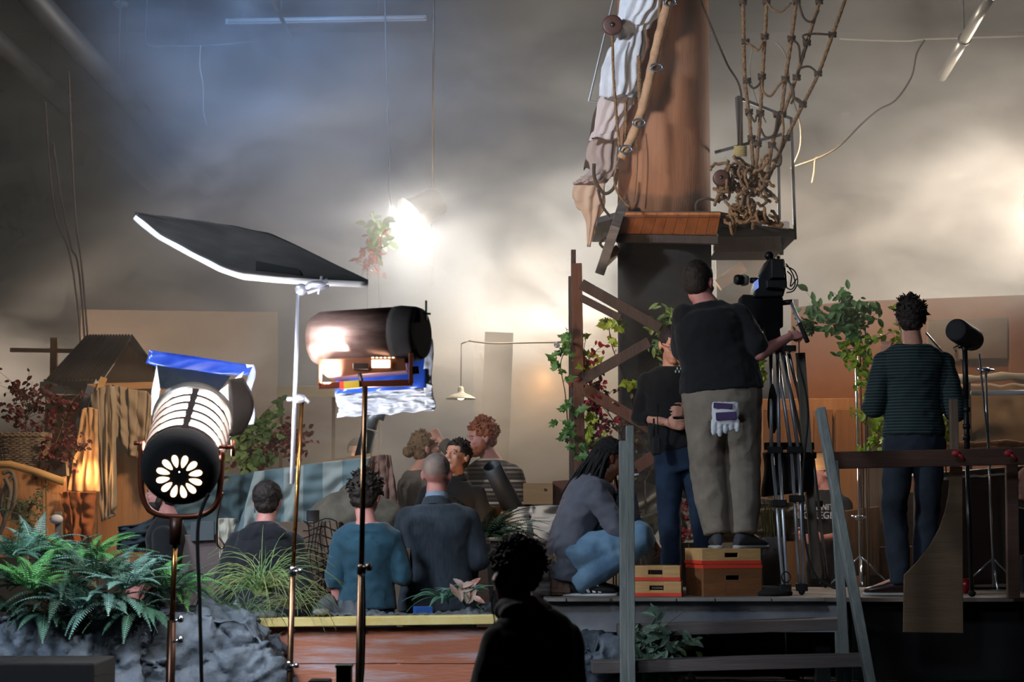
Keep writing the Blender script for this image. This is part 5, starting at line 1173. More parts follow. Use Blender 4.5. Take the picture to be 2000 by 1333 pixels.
CRB = wood('brown_board', '#6f5948', '#5f4a3b', 2)
b = MB(); b.box((X(590, 12.9), 13.1, (PITZ + zz(1020, 12.9)) / 2), ((668 - 520) / F * 12.9, .45, zz(1020, 12.9) - PITZ)); b.build('brown_crate', CRB, label='tall brown board crate with netting down its side', cat='crate', bevel=.004)
# netting over the crate corner
b = MB(); gx = [598 + 9.5 * k for k in range(7)]
for i in range(7):
    b.tube([at(600 + 9.5 * i + 4 * math.sin(j * .8 + i), 1018 + j * 15, 12.855 - .02 * math.sin(i)) for j in range(12)], .0035, 5)
for j in range(12): b.tube([at(592 + 11 * i, 1018 + j * 15 + 5 * math.sin(i * 1.1 + j), 12.855 - .02 * math.sin(i)) for i in range(7)], .0035, 5)
b.build('cargo_net', MATTE, label='black cargo net draped over the corner of the brown crate', cat='net', smooth=True)
b = MB(); c = at(611, 1019, 12.95); b.lathe(c, (0, 0, 1), [(0, .038), (.005, .042), (.07, .042), (.072, .045), (.072, .038), (.01, .036)], 26); b.build('tin_pot', mat('tin', '#77797c', .35, .8), label='small tin pot on top of the brown crate', cat='pot', smooth=True)
# sack heap
b = MB(); b.ball(at(690, 1010, 13.3), (.27, .16, .17), 30, 18); b.ball(at(740, 1015, 13.3), (.16, .14, .13), 24, 16); b.ball(at(700, 975, 13.35), (.14, .1, .1), 20, 14)
remesh(b, .014, 4, fold(.028, 3, 5)).build('sack_heap', mat('sackcloth', '#6e665a', .95, col2='#5d564c', scale=12, bump=.3), label='lumpy brown sacking heap behind the man in teal', cat='sack', smooth=True)
# stove pipe and cannons
b = MB(); b.cyl(at(595, 1306, 14.6), at(722, 842, 14.4), .058, n=28); b.build('stove_pipe', mat('pipe_black', '#26282a', .5, .3), label='black stove pipe standing beyond the striped cloth', cat='pipe', smooth=True)
b = MB(); b.tube([at(722, 838, 14.45), at(727, 818, 14.45), at(738, 808, 14.45), at(752, 812, 14.45)], [.05, .05, .047, .044], 20); b.build('pipe_elbow', mat('pipe_pale', '#9a9ea3', .4, .5), label='pale metal elbow on top of the stove pipe', cat='pipe', smooth=True)
t = thing('cannon_barrel', 'dark grey cannon barrel propped up beside the man in the patterned jumper', 'cannon', at(1015, 992, 13.9))
b = MB(); a_, b_ = at(1005, 1000, 13.95), at(960, 910, 13.75); dv = (b_ - a_).normalized(); b.lathe(a_, dv, [(0, .075), ((b_ - a_).length * .6, .066), ((b_ - a_).length, .066), ((b_ - a_).length, .055), ((b_ - a_).length - .1, .05)], 32); b.build('barrel', mat('gunmetal', '#3f4247', .55, .3, col2='#33363a'), t, smooth=True)
MB().box(at(1010, 1012, 13.95) + V((0, 0, -.05)), (.25, .2, .12)).build('cradle', DARKW, t)
b = MB(); b.beam(at(975, 650, 16.8), at(951, 1276, 16.8), .24, .05); b.build('leaning_board', mat('smoke_board', '#6b6259', .9), label='tall grey board standing in the smoke above the red-haired man', cat='board')
MB().beam(at(938, 690, 17.5), at(1083, 1266, 17.5), .02, .03).build('thin_prop', TANW, label='thin slanting strut behind the tall grey board', cat='strut')
# pendant lamp and festoon
t = thing('pendant_lamp', 'enamel pendant lamp hanging on a thin cord', 'pendant lamp', at(900, 780, 15.6))
c = at(900, 780, 15.6); b = MB(); b.lathe(c, (0, 0, 1), [(0, .118), (.006, .115), (.03, .075), (.045, .035), (.06, .022), (.085, .022), (.10, .010)], 36, cap=False); b.build('lamp_shade', mat('enamel_grey', '#8b8b80', .4), t, smooth=True, solid=.004)
b = MB(); b.ball(c + V((0, 0, .012)), (.03, .03, .02), 14, 8); b.build('bulb', mat('warm_bulb', '#fff0d0', .4, emit=5, ecol=(1, .75, .4)), t, smooth=True)
b = MB(); b.cyl(c + V((0, 0, .09)), at(901, 672, 15.6), .004, n=6); b.build('cord', BLACK, t, smooth=True)
b = MB(); b.tube([at(x, y, 15.6) for x, y in smooth_px([(915, 666), (960, 671), (1020, 670), (1085, 669)], 6)] + [at(1118, 668, 14.26)], .007, 6); b.cyl(at(901, 672, 15.6), at(915, 666, 15.6), .006, n=6); b.build('festoon_cable', mat('festoon', '#6a625a', .8), label='twisted cable strung from the pendant lamp to the timber frame', cat='cable', smooth=True)
b = MB(); b.ball(at(1088, 674, 15.4), .025, 14, 10); b.build('glass_globe', mat('clear_globe', '#cfd6dd', .1, trans=.6), label='small clear glass globe at the end of the strung cable', cat='globe', smooth=True)
# box with a stamped mark, white sheet, trunk, log, crate
t = thing('tea_chest', 'pale plywood chest with a small dark round mark', 'chest', at(1050, 985, 14.6)); b = MB(); a_, b_ = at(1022, 944, 14.6), at(1080, 986, 14.6); b.box(((a_.x + b_.x) / 2, 14.75, (a_.z + b_.z) / 2), (b_.x - a_.x, .3, a_.z - b_.z)); b.build('carcass', wood('chest_ply', '#9c7d58', '#876945', 0), t, bevel=.003)
b = MB(); b.lathe(at(1065, 957, 14.595), (0, -1, 0), [(0, .010), (.002, .010)], 16); b.build('round_mark', DARKW, t)
MB().box((X(1050, 14.8), 14.95, (BACKZ + zz(987, 14.8)) / 2), (.9, .5, zz(987, 14.8) - BACKZ)).build('dark_plinth', wood('plinth_wood', '#5d4433', '#473326', 0), label='brown timber plinth under the marked chest', cat='plinth')
pl([(1080, 940), (1112, 938), (1112, 990), (1080, 990)], 14.7, .2, wood('red_crate', '#6a3f2e', '#553023', 2), 'red_brown_crate', label='red brown crate edge beside the timber frame', cat='crate')
WSH = mat('white_sheet', '#b5b1ab', .95, col2='#a19d97', scale=3)
cloth_fall([(985, 992), (1030, 990), (1070, 988), (1110, 988)], [(970, 1030), (1020, 1056), (1070, 1062), (1110, 1060)], 13.9, WSH, 'white_sheet', 'rumpled white sheet over a low shape behind the crouching man', pleats=2.2, amp=.08, seed=21, ddep=-.25)
cloth_fall([(1205, 1000), (1290, 960), (1345, 975), (1480, 985), (1560, 980)], [(1205, 1060), (1290, 1068), (1345, 1060), (1480, 1060), (1560, 1058)], 14.4, mat('cream_tarp', '#a59781', .95, col2='#8d806c', scale=3), 'cream_tarpaulin', 'crumpled cream tarpaulin heap seen between the legs', pleats=4, amp=.10, seed=22, nu=90, ddep=-.2)
b = MB(); b.ball(at(1262, 985, 14.6), (.24, .15, .14), 26, 16); b.ball(at(1500, 1010, 14.6), (.2, .14, .12), 24, 14); b.ball(at(1340, 1010, 14.8), (.4, .15, .10), 24, 14)
remesh(b, .016, 4, fold(.03, 8, 5)).build('rock_mound', mat('mound_grey', '#6b6158', .95, col2='#594f47', scale=9, bump=.5), label='grey lumpy mound behind the cream tarpaulin', cat='mound', smooth=True)
t = thing('travel_trunk', 'long brown leather trunk tied with cord behind the log', 'trunk', at(1020, 1100, 13.3))
a_, b_ = at(958, 1056, 13.25), at(1090, 1104, 13.25); b = MB(); b.box(((a_.x + b_.x) / 2, 13.45, (a_.z + b_.z) / 2), (b_.x - a_.x, .38, a_.z - b_.z)); b.build('trunk_body', mat('trunk_hide', '#5d4640', .8, col2='#4b3732', scale=6, bump=.3), t, bevel=.02)
b = MB(); b.box(((a_.x + b_.x) / 2, 13.45, a_.z + .004), (b_.x - a_.x + .02, .40, .02)); b.build('lid', mat('trunk_lid', '#8d857d', .85), t, bevel=.004)
b = MB(); k_ = at(1057, 1058, 13.22); b.tube([k_ + V((x, 0, z)) for x, z in ((-.05, .0), (-.02, -.02), (0, .01), (.02, -.03), (.03, -.10))], .006, 6); b.tube([k_ + V((x, -.01, z)) for x, z in ((.05, .01), (.0, -.01), (-.03, -.05), (-.02, -.11))], .006, 6); b.build('tied_cord', mat('pale_cord', '#9b8d78', .9), t, smooth=True)
b = MB(); b.tube([at(1042, 1086, 13.2) + V((math.cos(a) * .12, 0, math.sin(a) * .09)) for a in np.linspace(.3, 2.9, 14)], .006, 6); b.build('cord_handle', ROPED, t, smooth=True)
MB().box((X(1022, 13.5), 13.5, (PITZ + a_.z - .2) / 2 + .04), (.44, .36, max(.1, b_.z - PITZ))).build('dark_block', DARKW, label='dark timber block under the trunk', cat='block') if 0 else None
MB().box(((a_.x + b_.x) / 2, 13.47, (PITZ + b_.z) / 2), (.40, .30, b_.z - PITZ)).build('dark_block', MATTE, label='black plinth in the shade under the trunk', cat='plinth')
LG = mat('silver_log', '#7b7773', .9, col2='#514d4a', scale=5, stretch=(.5, 9, 9), bump=.8, bscale=9)
for (x0, y0, x1, y1, r_, lab) in ((1025, 1122, 1072, 1120, .062, 'silver grey log on top beside the slatted crate'), (1028, 1150, 1075, 1150, .055, 'silver grey log lying under the other log')):
    b = MB(); p, q = at(x0, y0, 12.95), at(x1, y1, 12.95); P = [p.lerp(q, i / 8) for i in range(9)]; b.tube(P, [r_ * (1 + .05 * math.sin(i * 2)) for i in range(9)], 18); b.build('log', LG, label=lab, cat='log', smooth=True)
t = thing('slatted_crate', 'small slatted wooden crate with frayed rope behind the crouching man', 'crate', at(1092, 1162, 12.98))
CR_ = wood('crate_wood', '#75594b', '#5f463a', 2); a_, b_ = at(1066, 1100, 12.95), at(1112, 1163, 12.95); b = MB(); w_ = (b_.x - a_.x) / 4
for k in range(4):
    for y_ in (12.95, 13.2): b.box((a_.x + w_ * (k + .5), y_, (a_.z + b_.z) / 2), (w_ * .94, .015, a_.z - b_.z))
b.build('slats', CR_, t, bevel=.002)
b = MB(); b.box(((a_.x + b_.x) / 2, 13.075, a_.z), (b_.x - a_.x, .26, .02)); b.build('lid', CR_, t, bevel=.002)
for z in (a_.z - .03, b_.z + .03): MB().box(((a_.x + b_.x) / 2, 12.938, z), (b_.x - a_.x + .01, .012, .03)).build('batten', CR_, t, bevel=.002)
b = MB(); rr = random.Random(4)
for k in range(16): p = at(1075 + rr.uniform(-8, 20), 1094 + rr.uniform(-6, 6), 12.93); b.tube([p + V((rr.uniform(-.04, .04), rr.uniform(-.02, .02), rr.uniform(-.03, .03))) for _ in range(4)], .006, 5)
b.build('frayed_rope', mat('pale_fibre', '#9d8a70', .95), t, smooth=True)
# wicker and net ledge behind the polo shirt
b = MB(); b.box(at(955, 1003, 14.1), (.32, .2, .09)); b.build('orange_crate', wood('orange_wood', '#9b6a3d', '#7f5229', 0), label='orange lit crate behind the fern and the suit jacket', cat='crate', bevel=.004)
# things around the people in the pit
pl([(776, 1072), (802, 1072), (800, 1130), (772, 1122)], 11.9, .01, mat('card_brown', '#6f5844', .9), 'card_folder', label='brown card folder held between the man in teal and the man in the suit', cat='folder')
t = thing('grey_sheeting', 'crumpled grey painted sheeting along the top of the yellow ledge', 'sheeting', (X(780, 11.1), 11.1, zz(1207, 11.1)))
def sheeting(x0, x1, seed, h):
    b = MB(); b.sheet(lambda u, v: at(x0 + (x1 - x0) * u, 1207, 11.05 + .2 * v) + V((0, 0, .012 + h * v * (.5 + .5 * math.sin(u * 3 + seed)) * (.6 + noise.noise(V((u * 6, v * 2, seed)))) + .02 * noise.noise(V((u * 18, v * 6, seed))))), 60, 12)
    return b.build('sheeting', mat('sheet_grey', '#5b626a', .85, col2='#454b53', scale=6, bump=.5, bscale=20), t, smooth=True, solid=.01)
sheeting(610, 770, 1.2, .12); sheeting(760, 960, 4.0, .09); sheeting(498, 560, 2.2, .03)
b = MB(); b.box(at(826, 1196, 11.2), (.10, .08, .06), (0, 0, .2)); b.build('blue_box', mat('blue_plastic', '#1f4f9a', .5), label='small blue box half hidden in the grey sheeting', cat='box', bevel=.003)
for x, y, r_, lab in ((628, 1196, .035, 'pale rounded stone on the ledge right of the grass'), (520, 1203, .05, 'flat dark stone on the ledge under the grass tuft')):
    b = MB(); b.ball(at(x, y, 11.0), (r_ * 1.3, r_, r_ * .5), 16, 10); remesh(b, .006, 1, fold(.006, x, 20)).build('stone', mat('stone_pale' if x > 600 else 'stone_dark', '#8d8d8a' if x > 600 else '#4f545a', .9, col2='#6e6e6c', scale=20), label=lab, cat='stone', smooth=True)
# dark things low in the picture
t = thing('black_equipment', 'small black equipment box top at the bottom edge by the steel stand', 'equipment', (X(674, 8.6), 8.6, 0)); MB().box((X(674, 8.6), 8.65, zz(1303, 8.6) / 2), (.062, .10, zz(1303, 8.6))).build('case', MATTE, t, bevel=.004); MB().box((X(674, 8.6), 8.65, zz(1303, 8.6)), (.070, .11, .012)).build('lid', BLACK, t, bevel=.003)
MB().box((X(625, 8.6), 8.7, zz(1332, 8.6) / 2), (.09, .15, zz(1332, 8.6))).build('black_case', MATTE, label='black case just entering at the bottom between the two stands', cat='case', bevel=.004)
b = MB(); b.box((X(75, 9.3), 9.55, zz(1296, 9.3) / 2), (.56, .5, zz(1296, 9.3))); b.build('black_case', MATTE, label='wide black case in the bottom left corner', cat='case', bevel=.01)

# --- roof of the studio
PIPEM = mat('duct_metal', '#4a4744', .5, .4)
for x, z, y0, r_, lab in ((-4.0, 6.02, 14.2, .11, 'upper round duct running away under the roof at the left'), (-4.72, 6.05, 14.2, .10, 'lower round duct running away under the roof at the left')):
    T_ = thing('roof_duct', lab, 'duct', (x, 20, z)); b = MB(); b.cyl((x, y0, z), (x, 26, z), r_, n=24); b.build('duct', PIPEM, T_, smooth=True)
    for y in (16, 20, 24): b = MB(); b.cyl((x, y, z), (x, y, 8.12), .01, n=6); b.build('hanger_rod', PIPEM, T_, smooth=True)
T_ = thing('roof_pipe', 'bright metal pipe slanting under the roof at the upper right', 'pipe', at(1930, 0, 15.2)); b = MB(); b.cyl(at(1932, -5, 15.0), at(1884, 76, 16.2), .045, n=16); b.cyl(at(1884, 76, 16.2), at(1840, 150, 18.5), .045, n=16); b.cyl(at(1982, -90, 14.8), at(1932, -5, 15.0), .045, n=16); b.build('pipe', mat('pale_pipe', '#9a958d', .35, .6), T_, smooth=True)
b = MB(); b.lathe(at(1884, 76, 16.2), (at(1840, 150, 18.5) - at(1884, 76, 16.2)), [(-.02, .055), (.04, .055)], 16); b.build('pipe_coupling', PIPEM, T_, smooth=True)
b = MB(); b.cyl(at(1884, 76, 16.2), V((X(1884, 16.2), 16.2, 8.15)), .01, n=6); b.build('hanger_rod', PIPEM, T_, smooth=True)
T_ = thing('strip_light', 'long unlit fluorescent fitting under the roof', 'ceiling light', at(636, 40, 21)); b = MB(); b.beam(at(441, 43, 21), at(833, 36, 21), .06, .06); b.build('fitting', mat('fitting_white', '#97928c', .5), T_); b = MB(); b.cyl(at(445, 41, 20.95) , at(830, 34, 20.95), .018, n=10); b.build('tube', mat('dead_tube', '#b5b2ac', .3), T_, smooth=True)
for x in (474, 738): b = MB(); b.cyl(at(x, 41, 21), V((X(x, 21), 21, 8.12)), .012, n=6); b.build('hanger_rod', PIPEM, T_, smooth=True)
T_ = thing('roof_conduit', 'thin conduit slanting under the roof beside the fluorescent fitting', 'conduit', at(550, 40, 20)); b = MB(); b.cyl(at(528, -10, 18.4), at(573, 84, 21.5), .022, n=10); b.build('conduit', PIPEM, T_, smooth=True); b = MB(); b.cyl(at(548, 30, 19.6), V((X(548, 19.6), 19.6, 8.12)), .008, n=6); b.build('hanger_rod', PIPEM, T_, smooth=True)
T_ = thing('smoke_detector', 'round white smoke detector at the top left', 'smoke detector', at(235, 10, 20.5)); b = MB(); c = at(235, 13, 20.5); b.lathe(c, (0, 0, 1), [(0, .05), (.01, .075), (.035, .082), (.06, .05)], 24); b.build('detector', mat('off_white', '#8d8c88', .6), T_, smooth=True); b = MB(); b.cyl(c + V((0, 0, .05)), V((c.x, c.y, 8.12)), .012, n=8); b.build('stem', PIPEM, T_, smooth=True)
def wire(pts, d, lab, r=.008, m=None):
    b = MB(); b.tube([at(x, y, d) for x, y in smooth_px(pts, 6)], r, 6); return b.build('hanging_wire', m or mat('pale_wire', '#7d776d', .8), label=lab, cat='wire', smooth=True)
wire([(1806, 78), (1790, 105), (1780, 150), (1750, 195), (1715, 215), (1680, 245), (1640, 285), (1600, 308), (1553, 325)], 15.6, 'long pale wire sagging from the roof to the guard frame')
wire([(1598, 308), (1592, 312), (1590, 335), (1586, 358)], 15.6, 'short pale wire end dangling from the long wire')
wire([(1545, 330), (1562, 290), (1562, 240), (1545, 180), (1535, 110), (1515, 82)], 15.3, 'thin pale wire arching behind the climbing net', .006)
wire([(1470, 90), (1464, 140), (1475, 190), (1496, 240)], 15.3, 'thin pale wire loop behind the left lines of the net', .006)
wire([(1640, 76), (1760, 80), (1820, 76), (2010, 70)], 20, 'thin line strung level across the upper right', .010)
wire([(286, -238), (287, 0), (287, 84), (330, 89), (400, 89), (470, 84), (490, 80)], 20, 'thin line strung level at the upper left', .007, PIPEM)
wire([(392, 89), (390, 125), (397, 170), (397, 215), (404, 245)], 20, 'pale wire hanging down from the level line at the left', .008)
wire([(750, -330), (752, 0), (758, 250), (762, 300), (758, 360), (766, 420), (768, 480)], 18.6, 'pale cable beside the distant lamp', .008, PIPEM)
HR = mat('dim_rope', '#6a5547', .95)
for i, (p, lab) in enumerate((([(88, 200), (95, 300), (108, 420), (150, 590), (190, 1263)], 'leftmost of the three dim ropes slanting down beside the hut'), ([(104, 280), (118, 380), (138, 480), (160, 590), (200, 1263)], 'middle one of the three dim ropes slanting down beside the hut'), ([(134, 140), (140, 290), (148, 430), (166, 592), (215, 1263)], 'rightmost of the three dim ropes slanting down beside the hut'))):
    b = MB(); b.tube([at(x, y, 17.8) for x, y in smooth_px(p, 6)], .010, 6); b.build('slanting_rope', HR, label=lab, cat='rope', smooth=True)
b = MB(); b.lathe(at(1650, 226, 25.93), (0, 0, 1), [(0, .05), (.02, .06), (.04, .03)], 18); b.build('smoke_detector', mat('off_white', '#8d8c88', .6), label='faint round detector in the smoke right of the climbing net', cat='smoke detector', smooth=True)
# ================================================================ plants and rocks
def leafmesh(b, p, d, n, L_, W, kind='oval', bend=.2):
    """one leaf from p along d, n its upper side"""
    d = V(d).normalized(); n = V(n); n = (n - d * n.dot(d)); n = n.normalized() if n.length > 1e-5 else d.orthogonal().normalized(); x = d.cross(n)
    prof = {'oval': ((0, .05), (.25, .8), (.55, 1), (.85, .55), (1, .02)), 'blade': ((0, .6), (.4, 1), (.8, .5), (1, .02)), 'lobed': ((0, .1), (.18, .9), (.30, .45), (.52, 1.0), (.66, .42), (1, .03))}[kind]
    vs = []
    for t, w_ in prof:
        c = p + d * (t * L_) - n * (bend * L_ * t * t); vs += [c - x * (w_ * W / 2) + n * .12 * W * w_, c, c + x * (w_ * W / 2) + n * .12 * W * w_]
    fs = []
    for i in range(len(prof) - 1):
        a = i * 3; fs += [(a, a + 1, a + 4, a + 3), (a + 1, a + 2, a + 5, a + 4)]
    b.add(vs, fs)
def frond(b, p, d, L_, W, rr, sag=.5, n=24, up=V((0, 0, 1)), twist=0):
    """fern frond: arching stem with paired leaflets"""
    d = V(d).normalized(); q = V(p); step = L_ / n; pts = [q.copy()]; dirs = [d.copy()]
    for i in range(n):
        d = (d + V((0, 0, -sag * 1.6 / n)) + V((rr.uniform(-.02, .02), rr.uniform(-.02, .02), 0))).normalized(); q = q + d * step; pts.append(q.copy()); dirs.append(d.copy())
    b.tube(pts[::2], [.004 * (1 - i / (n / 2 + 1)) + .0012 for i in range(len(pts[::2]))], 4)
    for i in range(2, n + 1):
        t = i / n; w_ = max(.010, W * min(1, .55 + t * 3) * (1 - t) ** .75)
        dd = dirs[i]; s = dd.cross(up); s = s.normalized() if s.length > .1 else V((1, 0, 0)); nn = s.cross(dd).normalized()
        for k in (-1, 1):
            ld = (s * k + dd * .45 + nn * (.15 - .3 * abs(twist)) + V((0, 0, -.12))).normalized(); leafmesh(b, pts[i], ld, nn, w_ * .66, step * .62, 'blade', .25)
FERN = mat('fern_green', '#54806a', .6, col2='#3a6450', scale=7); FERNY = mat('fern_bright', '#64a65c', .6, col2='#468443', scale=7); FERNB = mat('fern_blue', '#6f9488', .6, col2='#4c7268', scale=6); FERND = mat('fern_dark', '#34533f', .65, col2='#25402f', scale=6)
def fern(px, py, d, L_, n, m, lab, seed, W=.11, zs=(.2, 1.1), sag=.8, fr=None, name='fern', group=None):
    rr = random.Random(seed); b = MB(); c = at(px, py, d); n = int(n * 1.7)
    for k in range(n):
        a = 2 * math.pi * (k + rr.uniform(-.3, .3)) / n; e = rr.uniform(*zs)
        frond(b, c + V((math.cos(a) * .02, math.sin(a) * .02, 0)), V((math.cos(a), math.sin(a) * .8, e)), L_ * rr.uniform(.7, 1.1), W * rr.uniform(.8, 1.1), rr, sag * rr.uniform(.7, 1.3))
    return b.build(name, m, label=lab, cat='fern', origin=c)
RD = 10.6
fern(40, 1144, RD, 0.360, 13, FERND, 'dark fern at the far left over the rock', 1)
fern(70, 1089, RD + .25, 0.336, 11, FERNB, 'blue green fern rising behind the dark one at the left edge', 2, zs=(.5, 1.6))
fern(125, 1164, RD - .15, 0.368, 14, FERND, 'dark fern spilling low over the rock left of centre of the fern bed', 3, sag=0.91)
fern(170, 1099, RD + .2, 0.400, 12, FERNY, 'bright green fern with a long frond arching left', 4, zs=(.5, 1.3))
fern(225, 1124, RD, 0.336, 14, FERNB, 'pale blue green fern in the middle of the fern bed', 5, zs=(.3, 1.4))
fern(210, 1179, RD - .2, 0.320, 13, FERNB, 'pale drooping fern hanging over the crack in the rock', 6, sag=1.19)
fern(300, 1139, RD + .1, 0.352, 12, FERNY, 'bright fern behind the lamp stand with fronds reaching right', 7, zs=(.1, 1.0))
fern(265, 1194, RD - .15, 0.288, 12, FERN, 'mid green fern low in front of the lamp stand', 8, sag=1.05)
fern(90, 1204, RD - .1, 0.272, 10, FERN, 'mid green fern hanging lowest at the left', 9, sag=1.26)
fern(10, 1194, RD - .05, 0.288, 10, FERND, 'dark fern cut by the left edge of the picture', 10, sag=1.05)
fern(355, 1144, RD + .25, 0.320, 9, FERNY, 'bright fern at the right end of the fern bed', 18, zs=(.1, .9))
for px_, py_, dd_, m_, sd_, lab_ in ((30, 1090, .1, FERN, 31, 'mid green upright fern at the left edge of the bed'), (110, 1110, .15, FERNB, 32, 'pale upright fern left of the long arching frond'), (185, 1130, -.25, FERND, 33, 'dark fern in the middle front of the bed'), (245, 1150, -.3, FERNB, 34, 'pale feathery fern facing us low in the bed'), (330, 1160, -.05, FERND, 35, 'dark fern tucked behind the lamp stand'), (150, 1190, -.3, FERNB, 36, 'pale fern fronds hanging at the front over the rock'), (60, 1150, -.3, FERNY, 37, 'yellow green fern fronds at the front left')):
    fern(px_, py_, RD + dd_, .30, 9, m_, lab_, sd_, W=.12, zs=(.5, 1.8), sag=.7)
fern(945, 1050, 12.75, .40, 17, mat('fern_deep', '#2c4a2a', .7, col2='#1d3620', scale=8), 'dark green fern between the suit jacket and the white sheet', 11, zs=(.3, 1.6))
fern(975, 1045, 13.0, .34, 10, FERN, 'lighter fern leaning over the white sheet', 12, zs=(.4, 1.1))
fern(870, 1170, 11.25, .24, 12, FERN, 'small fern clump on the ledge in front of the suit jacket', 13, W=.06, zs=(.3, 1.3))
fern(905, 1165, 11.2, .18, 8, FERNB, 'small grey green fern beside the pale flower on the ledge', 14, W=.05, zs=(.4, 1.4))
b = MB(); rr = random.Random(3)
for k in range(9): p = at(905 + rr.uniform(-20, 22), 1165 + rr.uniform(-18, 20), 11.1); leafmesh(b, p, V((rr.uniform(-1, 1), -.2, rr.uniform(-.3, 1))), V((0, -1, .5)), .09, .035, 'oval')
b.build('dried_leaves', mat('dried_leaf', '#9a9088', .8, col2='#8d5a50', scale=20), label='pale dried leaves and flower spikes among the ledge ferns', cat='leaves', kind='stuff')
# grass tufts
def tuft(px, py, d, n, L_, m, lab, seed, spread=1.0):
    rr = random.Random(seed); b = MB(); c = at(px, py, d)
    for k in range(n):
        a = rr.uniform(0, 6.28); s = rr.uniform(.15, 1) * spread; dv = V((math.cos(a) * s, math.sin(a) * s * .6, 1.0)).normalized(); l = L_ * rr.uniform(.6, 1.15); p = c + V((rr.uniform(-.04, .04), rr.uniform(-.03, .03), 0)); pts = [p]
        for i in range(7): dv = (dv + V((0, 0, -.42 * rr.uniform(.7, 1.1)))) .normalized(); p = p + dv * l / 7; pts.append(p)
        b.tube(pts, [.0028, .0028, .0026, .0024, .002, .0016, .0012, .0006], 4)
    return b.build('grass_tuft', m, label=lab, cat='grass', origin=c)
tuft(512, 1165, 11.05, 130, .50, mat('sedge', '#5d8a52', .7, col2='#8a8a58', scale=9), 'big arching grass tuft on the ledge in front of the hooded top', 1, .75)
tuft(572, 1190, 11.0, 60, .32, mat('sedge_dry', '#7a7d55', .7, col2='#5b6b45', scale=9), 'smaller dry grass tuft spilling over the ledge', 2, 1.0)
tuft(480, 1200, 10.8, 36, .30, mat('sedge_dark', '#43593e', .8), 'thin dark grass hanging over the rock edge', 3, 1.1)
# leafy branches
def branch(path, d, m_leaf, lab, seed, L_=.05, W=.03, n=60, spread=.10, kind='oval', name='leafy_vine', cat='plant', stem=None, stemr=.005, twigs=0, dj=.15, size_j=.3, foot=.55):
    rr = random.Random(seed); P = [at(x, y, d) for x, y in smooth_px(path, 6)]
    T_ = thing(name, lab, cat, min(P, key=lambda p: p.z))
    b = MB(); b.tube(P, [stemr * (1 - .6 * i / len(P)) for i in range(len(P))], 6); ends = []
    for k in range(twigs):
        p = P[rr.randrange(len(P))]; q = p + V((rr.uniform(-spread, spread), rr.uniform(-dj, dj), rr.uniform(-spread * .4, spread))); mid = p.lerp(q, .5) + V((0, 0, .02)); b.tube([p, mid, q], [stemr * .5, stemr * .4, stemr * .2], 4); ends += [mid, q]
    if foot is not None:
        q = T_.location.copy(); b.tube([q, V((q.x + .01, q.y + .02, (q.z + foot) / 2)), V((q.x, q.y + .02, foot))], [stemr, stemr, stemr], 6)
    b.build('stem', stem or mat('twig', '#4c3a2c', .9), T_, smooth=True)
    b = MB()
    for k in range(n):
        if ends and rr.random() < .75: p = ends[rr.randrange(len(ends))] + V((rr.uniform(-.02, .02), rr.uniform(-.02, .02), rr.uniform(-.02, .02)))
        else: p = P[rr.randrange(len(P))] + V((rr.uniform(-spread, spread) * .5, rr.uniform(-dj, dj) * .6, rr.uniform(-spread, spread) * .5))
        dv = V((rr.uniform(-1, 1), rr.uniform(-.7, .5), rr.uniform(-1, .6))); s = rr.uniform(1 - size_j, 1 + size_j); leafmesh(b, p, dv, V((rr.uniform(-.4, .4), -1, .5)), L_ * s, W * s, kind)
    b.build('foliage', m_leaf, T_); return T_
GLEAF = mat('leaf_green', '#4f7a35', .55, col2='#35592a', scale=12); YLEAF = mat('leaf_lime', '#b5c33a', .5, col2='#7e9c2c', scale=14); RLEAF = mat('leaf_red', '#a3202a', .6, col2='#6c1520', scale=14); DRED = mat('berry_red', '#5c1820', .6, col2='#3c1016', scale=14); PGRN = mat('leaf_pale', '#8aa35e', .6, col2='#6b8548', scale=10)
branch([(1680, 690), (1660, 650), (1640, 630), (1600, 620)], 14.9, GLEAF, 'dense green leafy branch above the chrome stand', 1, .07, .035, 230, .22, twigs=34, dj=.12)
branch([(1690, 640), (1670, 610), (1650, 600)], 14.95, GLEAF, 'upper green sprig of the branch beside the sound man', 2, .065, .033, 110, .14, twigs=16)
branch([(1590, 650), (1575, 640), (1560, 655)], 14.4, GLEAF, 'small green sprig by the operator\'s pan handle', 3, .05, .02, 46, .08, twigs=8)
branch([(1690, 830), (1700, 760), (1680, 720), (1660, 700), (1690, 675), (1725, 660)], 14.6, YLEAF, 'lime yellow leafy vine glowing left of the sound man', 4, .055, .034, 130, .12, twigs=26)
branch([(1690, 880), (1720, 860), (1735, 800), (1745, 740), (1760, 650), (1755, 600)], 14.7, YLEAF, 'lime yellow vine climbing close behind the sound man', 5, .055, .034, 150, .09, twigs=26)
branch([(1840, 790), (1850, 820), (1846, 860)], 14.4, YLEAF, 'lime yellow sprig under the sound man\'s right elbow', 6, .05, .03, 80, .09, twigs=14)
branch([(1130, 900), (1112, 850), (1104, 770), (1095, 710), (1112, 670), (1105, 640)], 14.0, GLEAF, 'green vine twining up the left of the timber frame', 7, .075, .06, 60, .08, 'lobed', twigs=14)
branch([(1140, 900), (1150, 820), (1145, 730), (1140, 690), (1145, 660)], 14.3, YLEAF, 'lime leafed vine behind the tall timber post', 8, .075, .06, 40, .07, 'lobed', twigs=10)
branch([(1235, 760), (1200, 690), (1190, 640), (1200, 625)], 14.4, YLEAF, 'lime leaves hanging under the upper brace', 9, .07, .06, 34, .07, 'lobed', twigs=8)
branch([(1180, 900), (1170, 830), (1155, 780), (1150, 730), (1150, 700)], 14.25, RLEAF, 'bright red leafed creeper between the frame braces', 10, .045, .025, 190, .12, twigs=30)
